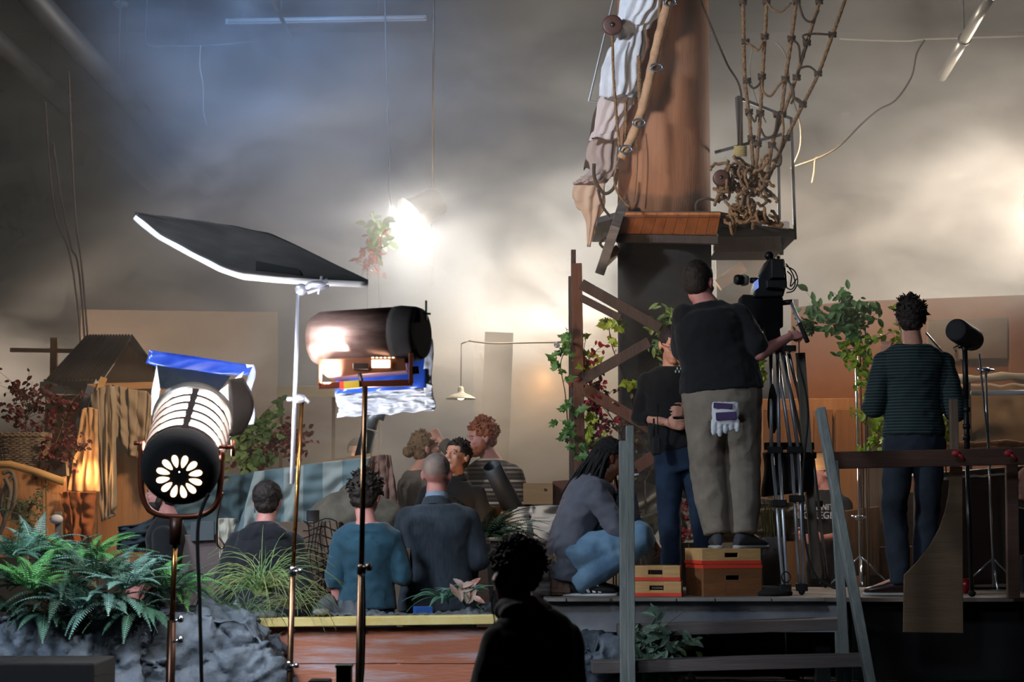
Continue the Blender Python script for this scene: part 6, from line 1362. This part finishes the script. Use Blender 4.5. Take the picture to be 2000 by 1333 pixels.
branch([(1200, 930), (1215, 860), (1185, 800), (1175, 760)], 14.35, mat('leaf_rust', '#8c3a28', .7, col2='#5d3a26', scale=10), 'rusty twiggy creeper below the lower brace', 11, .035, .02, 120, .14, twigs=34)
branch([(1195, 910), (1160, 880), (1150, 850)], 14.3, YLEAF, 'yellow green leaves low between post and dreadlocks', 12, .06, .045, 60, .09, 'lobed', twigs=12)
branch([(1300, 700), (1290, 665), (1300, 630), (1310, 620)], 14.25, PGRN, 'pale green sprig beside the head of the man with glasses', 13, .07, .022, 120, .12, twigs=24)
branch([(1260, 940), (1275, 900), (1250, 850), (1255, 800)], 14.3, mat('dry_twig_leaf', '#6b5a3c', .8), 'bare tangled twigs at the foot of the mast', 14, .035, .02, 50, .16, twigs=40, stem=mat('bare_twig', '#6d5644', .9))
branch([(1345, 1060), (1350, 1020), (1340, 985)], 14.1, RLEAF, 'red berry sprig between the legs of the man with glasses', 15, .03, .022, 70, .08, twigs=12)
branch([(1225, 1000), (1230, 985), (1250, 1010)], 14.2, DRED, 'dark red berries on the mound behind the crouching man', 16, .03, .022, 40, .06, twigs=8)
branch([(60, 900), (50, 840), (55, 800), (50, 775)], 14.75, DRED, 'dark red leaved branches standing in the wicker basket', 17, .04, .025, 300, .22, twigs=50, name='red_branch')
branch([(95, 900), (115, 850), (130, 800), (105, 790)], 14.7, DRED, 'dark red twigs arching right from the basket', 18, .035, .02, 160, .16, twigs=34, name='red_branch')
branch([(90, 930), (110, 905), (128, 880), (148, 900)], 14.6, DRED, 'dark red berry branch drooping over the tray', 19, .04, .025, 210, .14, twigs=34, name='red_branch')
branch([(60, 1060), (55, 1020), (58, 985)], 14.2, mat('fir_green', '#4c5a3c', .8), 'small dull green fir sprig in front of the ship planks', 20, .04, .01, 260, .14, 'blade', twigs=30)
branch([(485, 905), (478, 870), (490, 835)], 15.0, PGRN, 'pale green bush beyond the cloth shelter', 21, .06, .035, 330, .24, twigs=50)
branch([(500, 915), (520, 880), (560, 860), (590, 880)], 15.1, mat('leaf_russet', '#8c4a38', .7, col2='#6b3a2c', scale=10), 'russet bush beyond the cloth shelter', 22, .045, .028, 280, .2, twigs=50)
branch([(740, 500), (745, 460), (735, 435)], 17.9, PGRN, 'small green branch lit by the distant lamp', 23, .09, .05, 60, .14, twigs=16)
branch([(735, 470), (722, 500), (718, 530)], 17.9, mat('leaf_pinkred', '#b0564a', .7), 'reddish leaves hanging under the distant lamp', 24, .08, .03, 60, .12, twigs=16)
branch([(1270, 1333), (1290, 1290), (1280, 1250)], 12.3, mat('leaf_cool', '#56705a', .6, col2='#3c5344', scale=9), 'cool green shrub growing up under the stairs', 25, .08, .03, 300, .20, twigs=60)
branch([(1290, 1290), (1310, 1262), (1340, 1255)], 12.5, mat('leaf_cool2', '#5a6f35', .6), 'darker leafy shoot reaching right under the stairs', 26, .06, .035, 90, .12, twigs=20)
branch([(1478, 740), (1482, 705)], 14.6, YLEAF, 'lime leaves glimpsed between operator and tripod', 27, .05, .03, 60, .07, twigs=8)
t = thing('plant_pot', 'grey planter box with thin grasses behind the tripod', 'planter', (X(1510, 14), 14, DZ)); b = MB(); a_, b_ = at(1490, 1050, 14), at(1535, 1150, 14); b.box(((a_.x + b_.x) / 2, 14.1, (a_.z + DZ) / 2), (b_.x - a_.x, .2, a_.z - DZ)); b.build('planter_box', mat('planter_grey', '#5d5c5e', .8), t, bevel=.004)
b = MB(); rr = random.Random(5); c = V(((a_.x + b_.x) / 2, 14.1, a_.z))
for k in range(40): p = c + V((rr.uniform(-.06, .06), rr.uniform(-.05, .05), 0)); b.tube([p, p + V((rr.uniform(-.02, .02), 0, .15)), p + V((rr.uniform(-.06, .06), 0, .32))], [.003, .002, .001], 4)
b.build('thin_grass', mat('thin_grass', '#6d6a45', .8), t)
# rocks bottom left
ROCK = mat('painted_rock', '#66707c', .65, col2='#454e58', scale=4, bump=1.0, bscale=22, detail=8)
def rock(outline, d, dep, lab, seed, amp=.10, vox=.015):
    b = MB(); pts = [at(x, y, d) for x, y in outline]; b.prism(pts, (0, dep, 0))
    def dsp(c, n):
        v = V((float(c[0]), float(c[1]), float(c[2]))); o = 0
        for f, a in ((3.6, 1.0), (8.5, .5)):
            P = noise.voronoi(v * f + V((seed, 0, 0)))[1][0]; dr = noise.random_unit_vector() if 0 else V((math.sin(P[0] * 12.9 + P[1] * 7), math.sin(P[1] * 9.7 + P[2] * 5), math.sin(P[2] * 11.3 + P[0] * 3)))
            o += a * ((v * f + V((seed, 0, 0)) - P).dot(dr) * .5 + .25 * math.sin(P[0] * 31 + P[2] * 17))
        return amp * o + .016 * noise.noise(v * 19) + .010 * abs(noise.noise(v * 37))
    return remesh(b, vox, 6, dsp).build('rock', ROCK, label=lab, cat='rock', smooth=True)
def ground(x0, x1, d): return [(x1, 1010 + 1.7 * F / d), (x0, 1010 + 1.7 * F / d)]
rock([(285, 1212), (300, 1190), (360, 1188), (430, 1200), (480, 1214), (505, 1240), (530, 1280), (552, 1345)] + ground(235, 600, RD) + [(262, 1300), (268, 1250)], RD - .1, .48, 'big blue grey rock behind the lamp stand', 1)
rock([(-60, 1232), (0, 1222), (60, 1205), (120, 1200), (190, 1205), (250, 1195), (285, 1205), (282, 1280)] + ground(-60, 240, RD), RD - .15, .8, 'long low blue grey rock under the ferns at the left', 2)
rock([(1118, 1262), (1150, 1255), (1215, 1262), (1222, 1345)] + ground(1110, 1225, 12.3), 12.35, .4, 'rough grey rock in the shade under the deck', 3)
MB().box((-2.55, 11.3, .55), (2.1, .5, 1.1)).build('planting_box', MATTE, label='black planting box hidden behind the rocks under the ferns', cat='planter')
# ================================================================ the crew and the players
DZ = 1.19            # deck height
PITZ, BACKZ = .20, .55
TEE = mat('black_cotton', '#090a0d', .95, col2='#0d0e13', scale=9, sheen=.1)
KHAKI = mat('khaki_twill', '#857b6e', .95, col2='#746b60', scale=7, bump=.15, bscale=160)
DENIM = mat('dark_denim', '#1c3550', .9, col2='#12233a', scale=5, bump=.2, bscale=200)
LDENIM = mat('washed_denim', '#6f90aa', .9, col2='#4c6e8c', scale=5, bump=.2, bscale=200)
SHOEG = mat('grey_canvas', '#3a3d42', .85)
SUIT = mat('charcoal_wool', '#333f4c', .9, col2='#26303b', scale=9, stretch=(9, 9, .8), bump=.3, bscale=260, sheen=.1)
TEAL = mat('teal_jersey', '#154357', .85, col2='#11384a', scale=6, sheen=.15)
NAVY = mat('dark_navy_fleece', '#15161f', .95, col2='#101119', scale=8, sheen=.15)
GTEE = mat('grey_jersey', '#5d606c', .95, col2='#525561', scale=8, sheen=.1)
GSLV = mat('pale_grey_jersey', '#7d7f93', .95)
BLKTR = mat('black_trousers', '#0c0d12', .95)
GSHIRT = mat('drab_shirt', '#5b5148', .95)
SWEATER = banded('patterned_knit', ['#2c2420', '#6d5c4c', '#2c2420', '#8a7d70', '#352b26', '#54423a', '#2c2420', '#a09484', '#2c2420', '#4b3b33'], 2, 62)
STRIPES = banded('fine_striped_jersey', ['#10191d', '#10191d', '#2f4a49'], 2, 150)

def px_base(px, d, z): return (X(px, d), d, z)

# camera operator on the apple boxes
sk = skeleton(px_base(1412, 13.1, DZ + .305), 1.88, 0, pelvis=(0, 0, .93), waist=(-.02, .0, 1.13), chest=(-.07, .0, 1.34), neck=(-.10, .0, 1.525), head=(-.135, .03, 1.655),
    hipL=(-.105, 0, .90), hipR=(.10, .01, .90), kneeL=(-.095, .03, .50), kneeR=(.125, .05, .50), ankL=(-.045, -.02, .09), ankR=(.125, -.01, .09),
    shL=(-.245, -.01, 1.46), shR=(.10, .0, 1.46), elL=(-.22, .22, 1.20), wrL=(-.06, .36, 1.22), elR=(.225, -.06, 1.205), wrR=(.425, .05, 1.315),
    toeL=(-.04, .15, .03), toeR=(.24, .10, .03))
T, Mh, hsS = person('person', 'heavyset camera operator seen from behind in black t-shirt and khaki trousers, standing on apple boxes', sk, (-32, -4, 0), SKINP, TEE, KHAKI, SHOEG, build=1.33, hs=1.15, belly=.035,
    sleeve=.40, sleeve_r=1.18, hem=.10, curl=(.9, 1.15), handdir=(None, (.6, .25, .2)), handn=(None, (.3, -.5, .6)), vox=.007, leg_r=1.15, topinf=.018, amp=.008, seed=4, sh=1.08, cuff=.02, bottom_top=.2)
hair_shell(Mh, hsS, BROWD, T, 'full', .004, 40, .006)
OPER = T

# man with glasses behind him, facing us
sk = skeleton(px_base(1335, 13.8, DZ), 1.83, 180, head=(.075, .05, 1.645), neck=(.08, .0, 1.50), chest=(.085, 0, 1.33), waist=(.08, 0, 1.12), pelvis=(.03, 0, .94), hipR=(.10, 0, .90), hipL=(-.06, 0, .90),
    shL=(-.09, 0, 1.42), shR=(.26, 0, 1.42), elR=(.29, -.06, 1.17), wrR=(.12, .14, 1.12), elL=(-.13, -.02, 1.16), wrL=(.0, .22, 1.18), kneeR=(.10, .0, .50), kneeL=(-.115, .02, .50), ankR=(.09, 0, .09), ankL=(-.15, 0, .09))
T, Mh, hsS = person('person', 'slim man with glasses in a black long-sleeved top and jeans, behind the camera operator', sk, (192, -18, 0), SKINM, TEE, DENIM, SHOEG, build=.98, sleeve=.72, hem=.06, vox=.008, seed=12, amp=.007, bottom_top=.2)
hair_shell(Mh, hsS, BROWD, T, 'full', .004, 40, .010)
g = MB()
for k in (-1, 1):
    c = Mh @ V((k * .032, .103, .003)); q_ = Mh.to_3x3()
    g.tube([c + q_ @ V((math.cos(a) * .024, 0, math.sin(a) * .017)) for a in np.linspace(0, 2 * math.pi, 17)[:-1]], .0018, 6, closed=True)
    g.tube([c + q_ @ V((k * .024, 0, .004)), Mh @ V((k * .072, .05, .006)), Mh @ V((k * .080, -.01, .004))], .0018, 5)
g.tube([Mh @ V((-.009, .104, .004)), Mh @ V((0, .106, .008)), Mh @ V((.009, .104, .004))], .0016, 5)
g.build('glasses', BLACK, T, smooth=True)
b = MB(); c = at(1325, 726, 13.62)
for k in range(4): b.box(c + V((k * .012 - .02, -.005, (k % 2) * .02)), (.009, .004, .016))
b.build('shirt_print', mat('white_print', '#9fb8b4', .8), T)
GUY = T

# crouching man with dreadlocks
sk = skeleton(px_base(1150, 13.1, DZ), 1.78, -90, pelvis=(0, -.13, .27), waist=(0, -.10, .44), chest=(0, -.01, .63), neck=(0, .085, .755), head=(0, .155, .895),
    hipL=(-.10, -.10, .26), hipR=(.10, -.10, .26), kneeL=(-.17, .30, .40), kneeR=(.16, .31, .37), ankL=(-.13, -.02, .10), ankR=(.12, -.08, .09),
    shL=(-.165, .03, .69), shR=(.165, .02, .68), elR=(.19, .17, .44), wrR=(.13, .40, .37), elL=(-.13, .26, .53), wrL=(-.03, .24, .76), toeL=(-.14, .16, .03), toeR=(.13, .11, .03))
T, Mh, hsS = person('person', 'man with long black dreadlocks crouching in grey shirt and washed blue jeans', sk, (-88, 3, 0), SKIND, GTEE, LDENIM, None, build=1.04, sleeve=.86, hem=-.12,
    curl=(1.0, .6), handdir=((.25, 0, 1), (.6, .1, -.75)), handn=((-.9, 0, .2), (.6, -.3, .5)), vox=.0065, seed=21, amp=.011, leg_r=1.45, topinf=.028, sleeve_r=1.15, hemflare=.015)
CR = T
m = MB(); limb(m, [sk['elR'] + (sk['wrR'] - sk['elR']) * .1, sk['elR'] + (sk['wrR'] - sk['elR']) * .75], [.056, .046], .016)
remesh(m, .008, 3, fold(.008, 3, 14)).build('undersleeve', GSLV, T, smooth=True)
hair_shell(Mh, hsS, MATTE, T, 'full', .006, 45, .012, name='hair')
dl = MB(); rr = random.Random(5); q_ = Mh.to_3x3()
for k in range(120):
    a = rr.uniform(R(-205), R(25)); e = rr.uniform(R(0), R(80))
    l = V((math.cos(a) * math.cos(e), math.sin(a) * math.cos(e), math.sin(e)))
    p0 = Mh @ (V((0, -.025, .035)) + V((l.x * .080, l.y * .090, l.z * .088)))
    p1 = Mh @ (V((0, -.04, .01)) + V((l.x * .098, l.y * .105 - .01, l.z * .06)))
    side = q_ @ V((l.x, 0, 0)); ln = rr.uniform(.28, .46)
    back = V((-1, 0, 0)) * rr.uniform(.04, .17) if l.y < .4 else V((.10, 0, 0)) * rr.uniform(.0, 1)
    p2 = p1 + V((0, 0, -ln * .33)) + back * .55 + side * .03; p3 = p1 + V((0, 0, -ln * .66)) + back * .95 + side * .05; p4 = p1 + V((rr.uniform(-.01, .01), 0, -ln)) + back * 1.3 + side * .05
    dl.tube([p0, p1, p2, p3, p4], [.006, .0075, .0075, .007, .004], 6)
dl.build('dreadlocks', mat('black_locks', '#0a0a0c', .75, bump=.6, bscale=160), T, smooth=True)
SHB = mat('black_suede', '#14161b', .8)
for k in 'LR':
    o = shoe(T, sk['ank' + k], sk['toe' + k], SHB, 1.16, mat('white_rubber', '#b9bcc0', .6), name='trainer')
    s_ = MB(); a = sk['ank' + k]
    sy = -1 if k == 'R' else 1
    for j in range(3):
        x0 = a.x + .055 + j * .036
        s_.prism([V((x0 + .004, a.y + sy * -0 + sy * -.0 + (-.052 if k == 'R' else .052), DZ + .024)), V((x0 + .024, a.y + (-.052 if k == 'R' else .052), DZ + .024)), V((x0 - .002, a.y + (-.043 if k == 'R' else .043), DZ + .085)), V((x0 - .020, a.y + (-.043 if k == 'R' else .043), DZ + .085))], (0, -.004 if k == 'R' else .004, 0))
    s_.build('stripe', mat('white_leather', '#c9ccd2', .6), o)
wb = MB(); c = sk['wrR']; dv = (sk['wrR'] - sk['elR']).normalized(); wb.lathe(c - dv * .03, dv, [(0, .031), (.0, .035), (.018, .035), (.018, .031)], 18); wb.build('wrist_watch', BLACK, T, smooth=True)
mk = MB(); a = at(1222, 932, 13.0); b2 = at(1248, 927, 13.0); mk.cyl(a, b2, .0085, n=12); mk.build('marker_pen', mat('white_plastic', '#d9dde4', .4), label='white marker pen held near the face by the crouching man', cat='pen', smooth=True)

# man in the suit jacket, from behind
sk = skeleton(px_base(855, 12.0, PITZ), 1.87, 0,  elR=(.235, .0, 1.19), wrR=(.12, .24, 1.14), elL=(-.225, .02, 1.18), wrL=(-.10, .25, 1.12), head=(-.005, .035, 1.665), neck=(-.005, -.01, 1.50), shL=(-.178, -.0, 1.43), shR=(.178, -.0, 1.43))
T, Mh, hsS = person('person', 'balding man seen from behind in a charcoal checked suit jacket', sk, (-6, -3, 0), SKINP, SUIT, BLKTR, MATTE, build=1.08, sleeve=.96, hem=.0,  jacket='jacket', topinf=.026, hemflare=.012, sleeve_r=1.02, sh=1.1, vox=.008, seed=31, amp=.006, bottom_top=.12)
hair_shell(Mh, hsS, GREYH, T, 'short', .001, 60, .001, vox=.005)
cl = MB(); n_ = sk['neck'] + V((0, .015, .035)); cl.lathe(n_, (0, .25, 1), [(-.03, .078), (.0, .072), (.028, .066), (.030, .061), (-.02, .062)], 26, cap=False); cl.build('collar', mat('shirt_collar_blue', '#7f94ab', .8), T, smooth=True)
cl = MB(); cl.lathe(n_ + V((0, 0, -.02)), (0, .25, 1), [(-.035, .098), (0, .086), (.018, .080), (.02, .070)], 26, cap=False); cl.build('lapel', SUIT, T, smooth=True)

# man in teal with tousled hair
sk = skeleton(px_base(718, 11.6, .15), 1.80, 0, shL=(-.145, 0, 1.41), shR=(.155, 0, 1.41), elL=(-.175, -.02, 1.19), wrL=(-.16, .02, .99), elR=(.205, .0, 1.20), wrR=(.11, .22, 1.26), head=(-.01, .03, 1.65), hipL=(-.08, 0, .90), hipR=(.08, 0, .90))
T, Mh, hsS = person('person', 'slim man seen from behind in a teal jumper with tousled black hair', sk, (-14, -6, 3), SKINP, TEAL, DENIM, MATTE, build=.88, sleeve=.66, hem=.13,  topinf=.018, hemflare=.012, sleeve_r=1.1, vox=.007, seed=41, amp=.008, handdir=((.05, .1, -1), None), handn=((-1, 0, 0), None), curl=(.25, .6), bottom_top=.2)
hair_shell(Mh, hsS, BROWD, T, 'full', .010, 30, .016, tufts=150, tl=.035, tr=.008, up=-.1)

# man in a dark hooded top behind the grass
sk = skeleton(px_base(520, 12.0, PITZ), 1.70, 0, head=(.01, .04, 1.66), shL=(-.17, 0, 1.41), shR=(.17, 0, 1.41), elL=(-.24, -.03, 1.16), wrL=(-.22, .10, .93), elR=(.23, -.02, 1.16), wrR=(.22, .10, .93))
T, Mh, hsS = person('person', 'person seen from behind in a dark hooded top, behind the grass tuft', sk, (-6, -6, 0), SKINP, NAVY, BLKTR, MATTE, build=1.1, sleeve=.96, hem=.0, topinf=.028, sleeve_r=1.25, vox=.008, seed=51, amp=.007)
hair_shell(Mh, hsS, BROWD, T, 'full', .006, 40, .015)
hd = MB(); c = sk['neck'] + V((0, -.06, -.05)); hd.ball(c, (.15, .055, .075), 24, 14, Euler((R(25), 0, 0)).to_matrix()); hd.ball(c + V((0, .02, .04)), (.115, .07, .05), 20, 10); hd.ball(c + V((0, -.03, -.08)), (.06, .04, .09), 16, 10)
remesh(hd, .009, 3, fold(.01, 4, 13)).build('hood', NAVY, T, smooth=True)

# bearded man in profile behind the lamp
sk = skeleton(px_base(328, 13.2, PITZ), 1.77, 90, head=(0, .035, 1.655), elL=(-.22, -.03, 1.16), wrL=(-.17, .14, 1.02), elR=(.22, .0, 1.16), wrR=(.15, .16, 1.02))
T, Mh, hsS = person('person', 'bearded man in profile in a black t-shirt behind the big lamp', sk, (88, 0, 0), SKINP, TEE, BLKTR, MATTE, build=1.02, sleeve=.42, sleeve_r=1.2, hem=.05, vox=.007, seed=61)
hair_shell(Mh, hsS, BROWD, T, 'full', .003, 40, .006)
beard(Mh, hsS, BROWD, T)

# woman with hair in a bun, hand to her head
sk = skeleton(px_base(822, 14.6, BACKZ), 1.77, -50, head=(0, .05, 1.655), elR=(.26, .17, 1.56), wrR=(.10, .10, 1.72), shR=(.17, .02, 1.46), elL=(-.22, .03, 1.16), wrL=(-.12, .22, 1.05))
T, Mh, hsS = person('person', 'woman with fair hair in a bun, one hand raised to her head', sk, (-72, 12, 0), SKINM, GSHIRT, BLKTR, MATTE, build=.86, sleeve=.95, hem=.02, vox=.0075, seed=71, brow=BROWG, handdir=(None, (-.4, .1, .6)), curl=(.5, .8), sleeve_r=1.15)
hair_shell(Mh, hsS, BROWG, T, 'full', .006, 35, .012, tufts=50, tl=.03)
bn = MB(); bn.ball(Mh @ V((0, -.135, .005)), (.045, .042, .045), 16, 12); remesh(bn, .006, 1, lambda c, n: .007 * noise.noise(V(c) * 45)).build('hair_bun', BROWG, T, smooth=True)

# young man in a black polo looking up
sk = skeleton(px_base(884, 13.7, BACKZ), 1.66, 180, head=(-.03, .03, 1.67), neck=(-.02, -.01, 1.50), elL=(-.245, .0, 1.15), wrL=(-.19, .18, 1.00), elR=(.24, 0, 1.15), wrR=(.15, .2, 1.05), shL=(-.185, 0, 1.41), shR=(.185, 0, 1.41))
T, Mh, hsS = person('person', 'smiling dark-haired young man in a black polo shirt, looking up', sk, (150, 14, 0), SKINM, TEE, BLKTR, MATTE, build=1.0, sleeve=.42, hem=.02, vox=.0065, seed=81, hs=1.08, sleeve_r=1.2, topinf=.018)
hair_shell(Mh, hsS, BROWD, T, 'full', .005, 45, .014, tufts=60, tl=.02)
cl = MB(); n_ = sk['neck'] + V((0, -.01, .03)); cl.lathe(n_, (0, -.2, 1), [(-.03, .088), (.01, .076), (.012, .066), (-.02, .070)], 24, cap=False); cl.build('collar', TEE, T, smooth=True)
th = MB(); th.ball(Mh @ V((0, .0985 * hsS, -.0595 * hsS)), (.016 * hsS, .004, .0035), 10, 6, Mh.to_3x3()); th.build('teeth', mat('teeth', '#d8d4cc', .4), T, smooth=True)

# red-haired man in the patterned jumper
sk = skeleton(px_base(958, 14.8, BACKZ), 1.86, 150, head=(.04, .06, 1.655), elL=(-.23, -.04, 1.15), wrL=(-.22, .08, .92), elR=(.22, .02, 1.15), wrR=(.18, .2, 1.0))
T, Mh, hsS = person('person', 'red-haired bearded man in a brown patterned knit jumper', sk, (108, -8, 0), SKINP, SWEATER, BLKTR, MATTE, build=1.14, sleeve=.96, hem=.02, vox=.0065, seed=91, brow=BROWR, topinf=.026, sleeve_r=1.3)
hair_shell(Mh, hsS, BROWR, T, 'full', .008, 35, .020, tufts=140, tl=.030, tr=.008)
beard(Mh, hsS, BROWR, T)

# someone in the smoke beyond the cloth wall
sk = skeleton(px_base(700, 17.0, BACKZ), 1.80, 150)
T, Mh, hsS = person('person', 'person half hidden beyond the striped cloth, faint in the smoke', sk, (160, 0, 0), SKINM, GSHIRT, BLKTR, MATTE, vox=.012, seed=101, face=False)
hair_shell(Mh, hsS, BROWD, T, 'full', .004, 40, .012)

# crew member close to us, in silhouette
sk = skeleton(px_base(1035, 8.1, 0), 1.56, 28, head=(-.055, .05, 1.675), neck=(-.03, -.01, 1.50), shL=(-.15, 0, 1.38), shR=(.17, -.02, 1.38), elL=(-.17, .10, 1.13), elR=(.225, .05, 1.12), wrL=(-.05, .3, 1.1), wrR=(.1, .3, 1.08), chest=(0, -.01, 1.32))
T, Mh, hsS = person('person', 'dark silhouette of a curly-haired person wearing a headset, nearest of all the people', sk, (58, -4, 0), SKIND, NAVY, BLKTR, MATTE, build=1.12, sleeve=.96, hem=.02, vox=.008, seed=111, hs=1.13, topinf=.035, sleeve_r=1.3)
hair_shell(Mh, hsS, BROWD, T, 'full', .012, 28, .030, tufts=260, tl=.028, tr=.009, up=-.1)
cl = MB(); n_ = sk['neck'] + V((0, .0, .0)); cl.ball(n_ + V((-.01, .03, .01)), (.115, .125, .06), 20, 10); remesh(cl, .01, 3, fold(.012, 7, 12)).build('hood', NAVY, T, smooth=True)
cb = MB(); p_ = Mh @ V((-.09, .02, -.02)); cb.tube([p_, p_ + V((-.03, -.02, -.08)), p_ + V((-.015, -.02, -.16)), p_ + V((-.035, -.03, -.26)), p_ + V((.0, -.04, -.36))], .003, 6); cb.ball(p_, (.02, .035, .035), 12, 8); cb.build('headset', BLACK, T, smooth=True)

# sound man in the finely striped jumper
sk = skeleton(px_base(1785, 13.0, DZ), 1.935, 0, shL=(-.18, 0, 1.40), shR=(.19, 0, 1.40), elR=(.245, -.03, 1.10), wrR=(.30, .12, 1.19), elL=(-.235, .02, 1.13), wrL=(-.13, .16, 1.44), kneeL=(-.12, .03, .50), ankL=(-.10, -.01, .09), toeL=(-.26, .03, .03),
    kneeR=(.085, .06, .50), ankR=(.05, .08, .09), toeR=(.16, .18, .03), head=(.0, .03, 1.655))
BOOT = mat('oxblood_leather', '#2a1416', .4)
T, Mh, hsS = person('person', 'tall man seen from behind in a finely striped dark jumper, gripping the microphone pole', sk, (-10, -2, 0), SKINM, STRIPES, mat('charcoal_denim', '#1e2836', .9, col2='#161e2a', scale=6), BOOT, build=.96, sleeve=.86, hem=.06,  topinf=.022, sleeve_r=1.15,
    vox=.007, seed=121, amp=.009, handdir=((-.1, -.5, .8), (.35, .35, .3)), handn=((-.3, -.6, -.3), (.0, -.8, .3)), curl=(.9, 1.15), bottom_top=.2)
hair_shell(Mh, hsS, BROWD, T, 'full', .008, 40, .014, tufts=120, tl=.035, tr=.006, up=.5)

# woman in the printed t-shirt behind the tripod
sk = skeleton(px_base(1612, 15.5, BACKZ), 1.60, 140, elL=(-.22, .04, 1.12), wrL=(-.10, .24, 1.10), elR=(.21, .08, 1.13), wrR=(.12, .28, 1.12), head=(.03, .04, 1.655))
T, Mh, hsS = person('person', 'woman with tied dark hair in a black college t-shirt, beyond the tripod', sk, (112, -4, 0), SKINP, TEE, BLKTR, MATTE, build=1.0, sleeve=.42, sleeve_r=1.2, hem=.0, vox=.008, seed=131)
hair_shell(Mh, hsS, BROWD, T, 'full', .004, 40, .010, tufts=20)
bn = MB(); bn.ball(Mh @ V((0, -.125, -.02)), (.030, .035, .04), 14, 10); bn.build('hair_bun', BROWD, T, smooth=True)
def lettering(txt, loc, size, rot, m, parent=None, name='lettering', ext=.002, **kw):
    c = bpy.data.curves.new(name, 'FONT'); c.body = txt; c.size = size; c.extrude = ext; c.align_x = 'CENTER'; c.align_y = 'CENTER'
    o = bpy.data.objects.new('t', c); COL.objects.link(o); dg = bpy.context.evaluated_depsgraph_get(); me = bpy.data.meshes.new_from_object(o.evaluated_get(dg)); bpy.data.objects.remove(o)
    q = Euler(rot).to_matrix(); b = MB(); b.add([q @ v.co + V(loc) for v in me.vertices], [tuple(p.vertices) for p in me.polygons]); bpy.data.meshes.remove(me)
    return b.build(name, m, parent, **kw)
PRINT = mat('grey_print', '#8e9096', .85)
fw = (sk['q'] @ V((0, 1, 0))); cc = sk['chest'] + fw * .155
for t_, z_, s_ in (('COMMUNITY', .015, .068), ('COLLEGE', -.047, .078)): lettering(t_, cc + V((0, 0, z_)), s_, (R(84), 0, R(140 - 180)), PRINT, T, 'shirt_print', .012)

# bald man at the edge of the picture
sk = skeleton(px_base(2008, 13.6, DZ), 1.74, -12, pelvis=(.10, .1, .12), waist=(.10, .05, .28), chest=(.08, .03, .46), neck=(.04, .03, .60), head=(.0, .05, .755), hipL=(.04, .08, .12), hipR=(.22, .08, .12), kneeL=(.04, .45, .13), kneeR=(.24, .45, .13), ankL=(.06, .1, .08), ankR=(.24, .1, .08),
    shL=(-.08, 0, .52), shR=(.25, 0, .52), elL=(-.04, .0, .29), wrL=(-.03, .06, .36), elR=(.32, .1, .32), wrR=(.24, .3, .3), toeL=(.06, -.06, .04), toeR=(.24, -.06, .04))
T, Mh, hsS = person('person', 'bald man in black leaning in at the right edge of the picture', sk, (88, -2, 0), SKINM, TEE, BLKTR, MATTE, sleeve=.42, sleeve_r=1.2, hem=.0, vox=.007, seed=141)
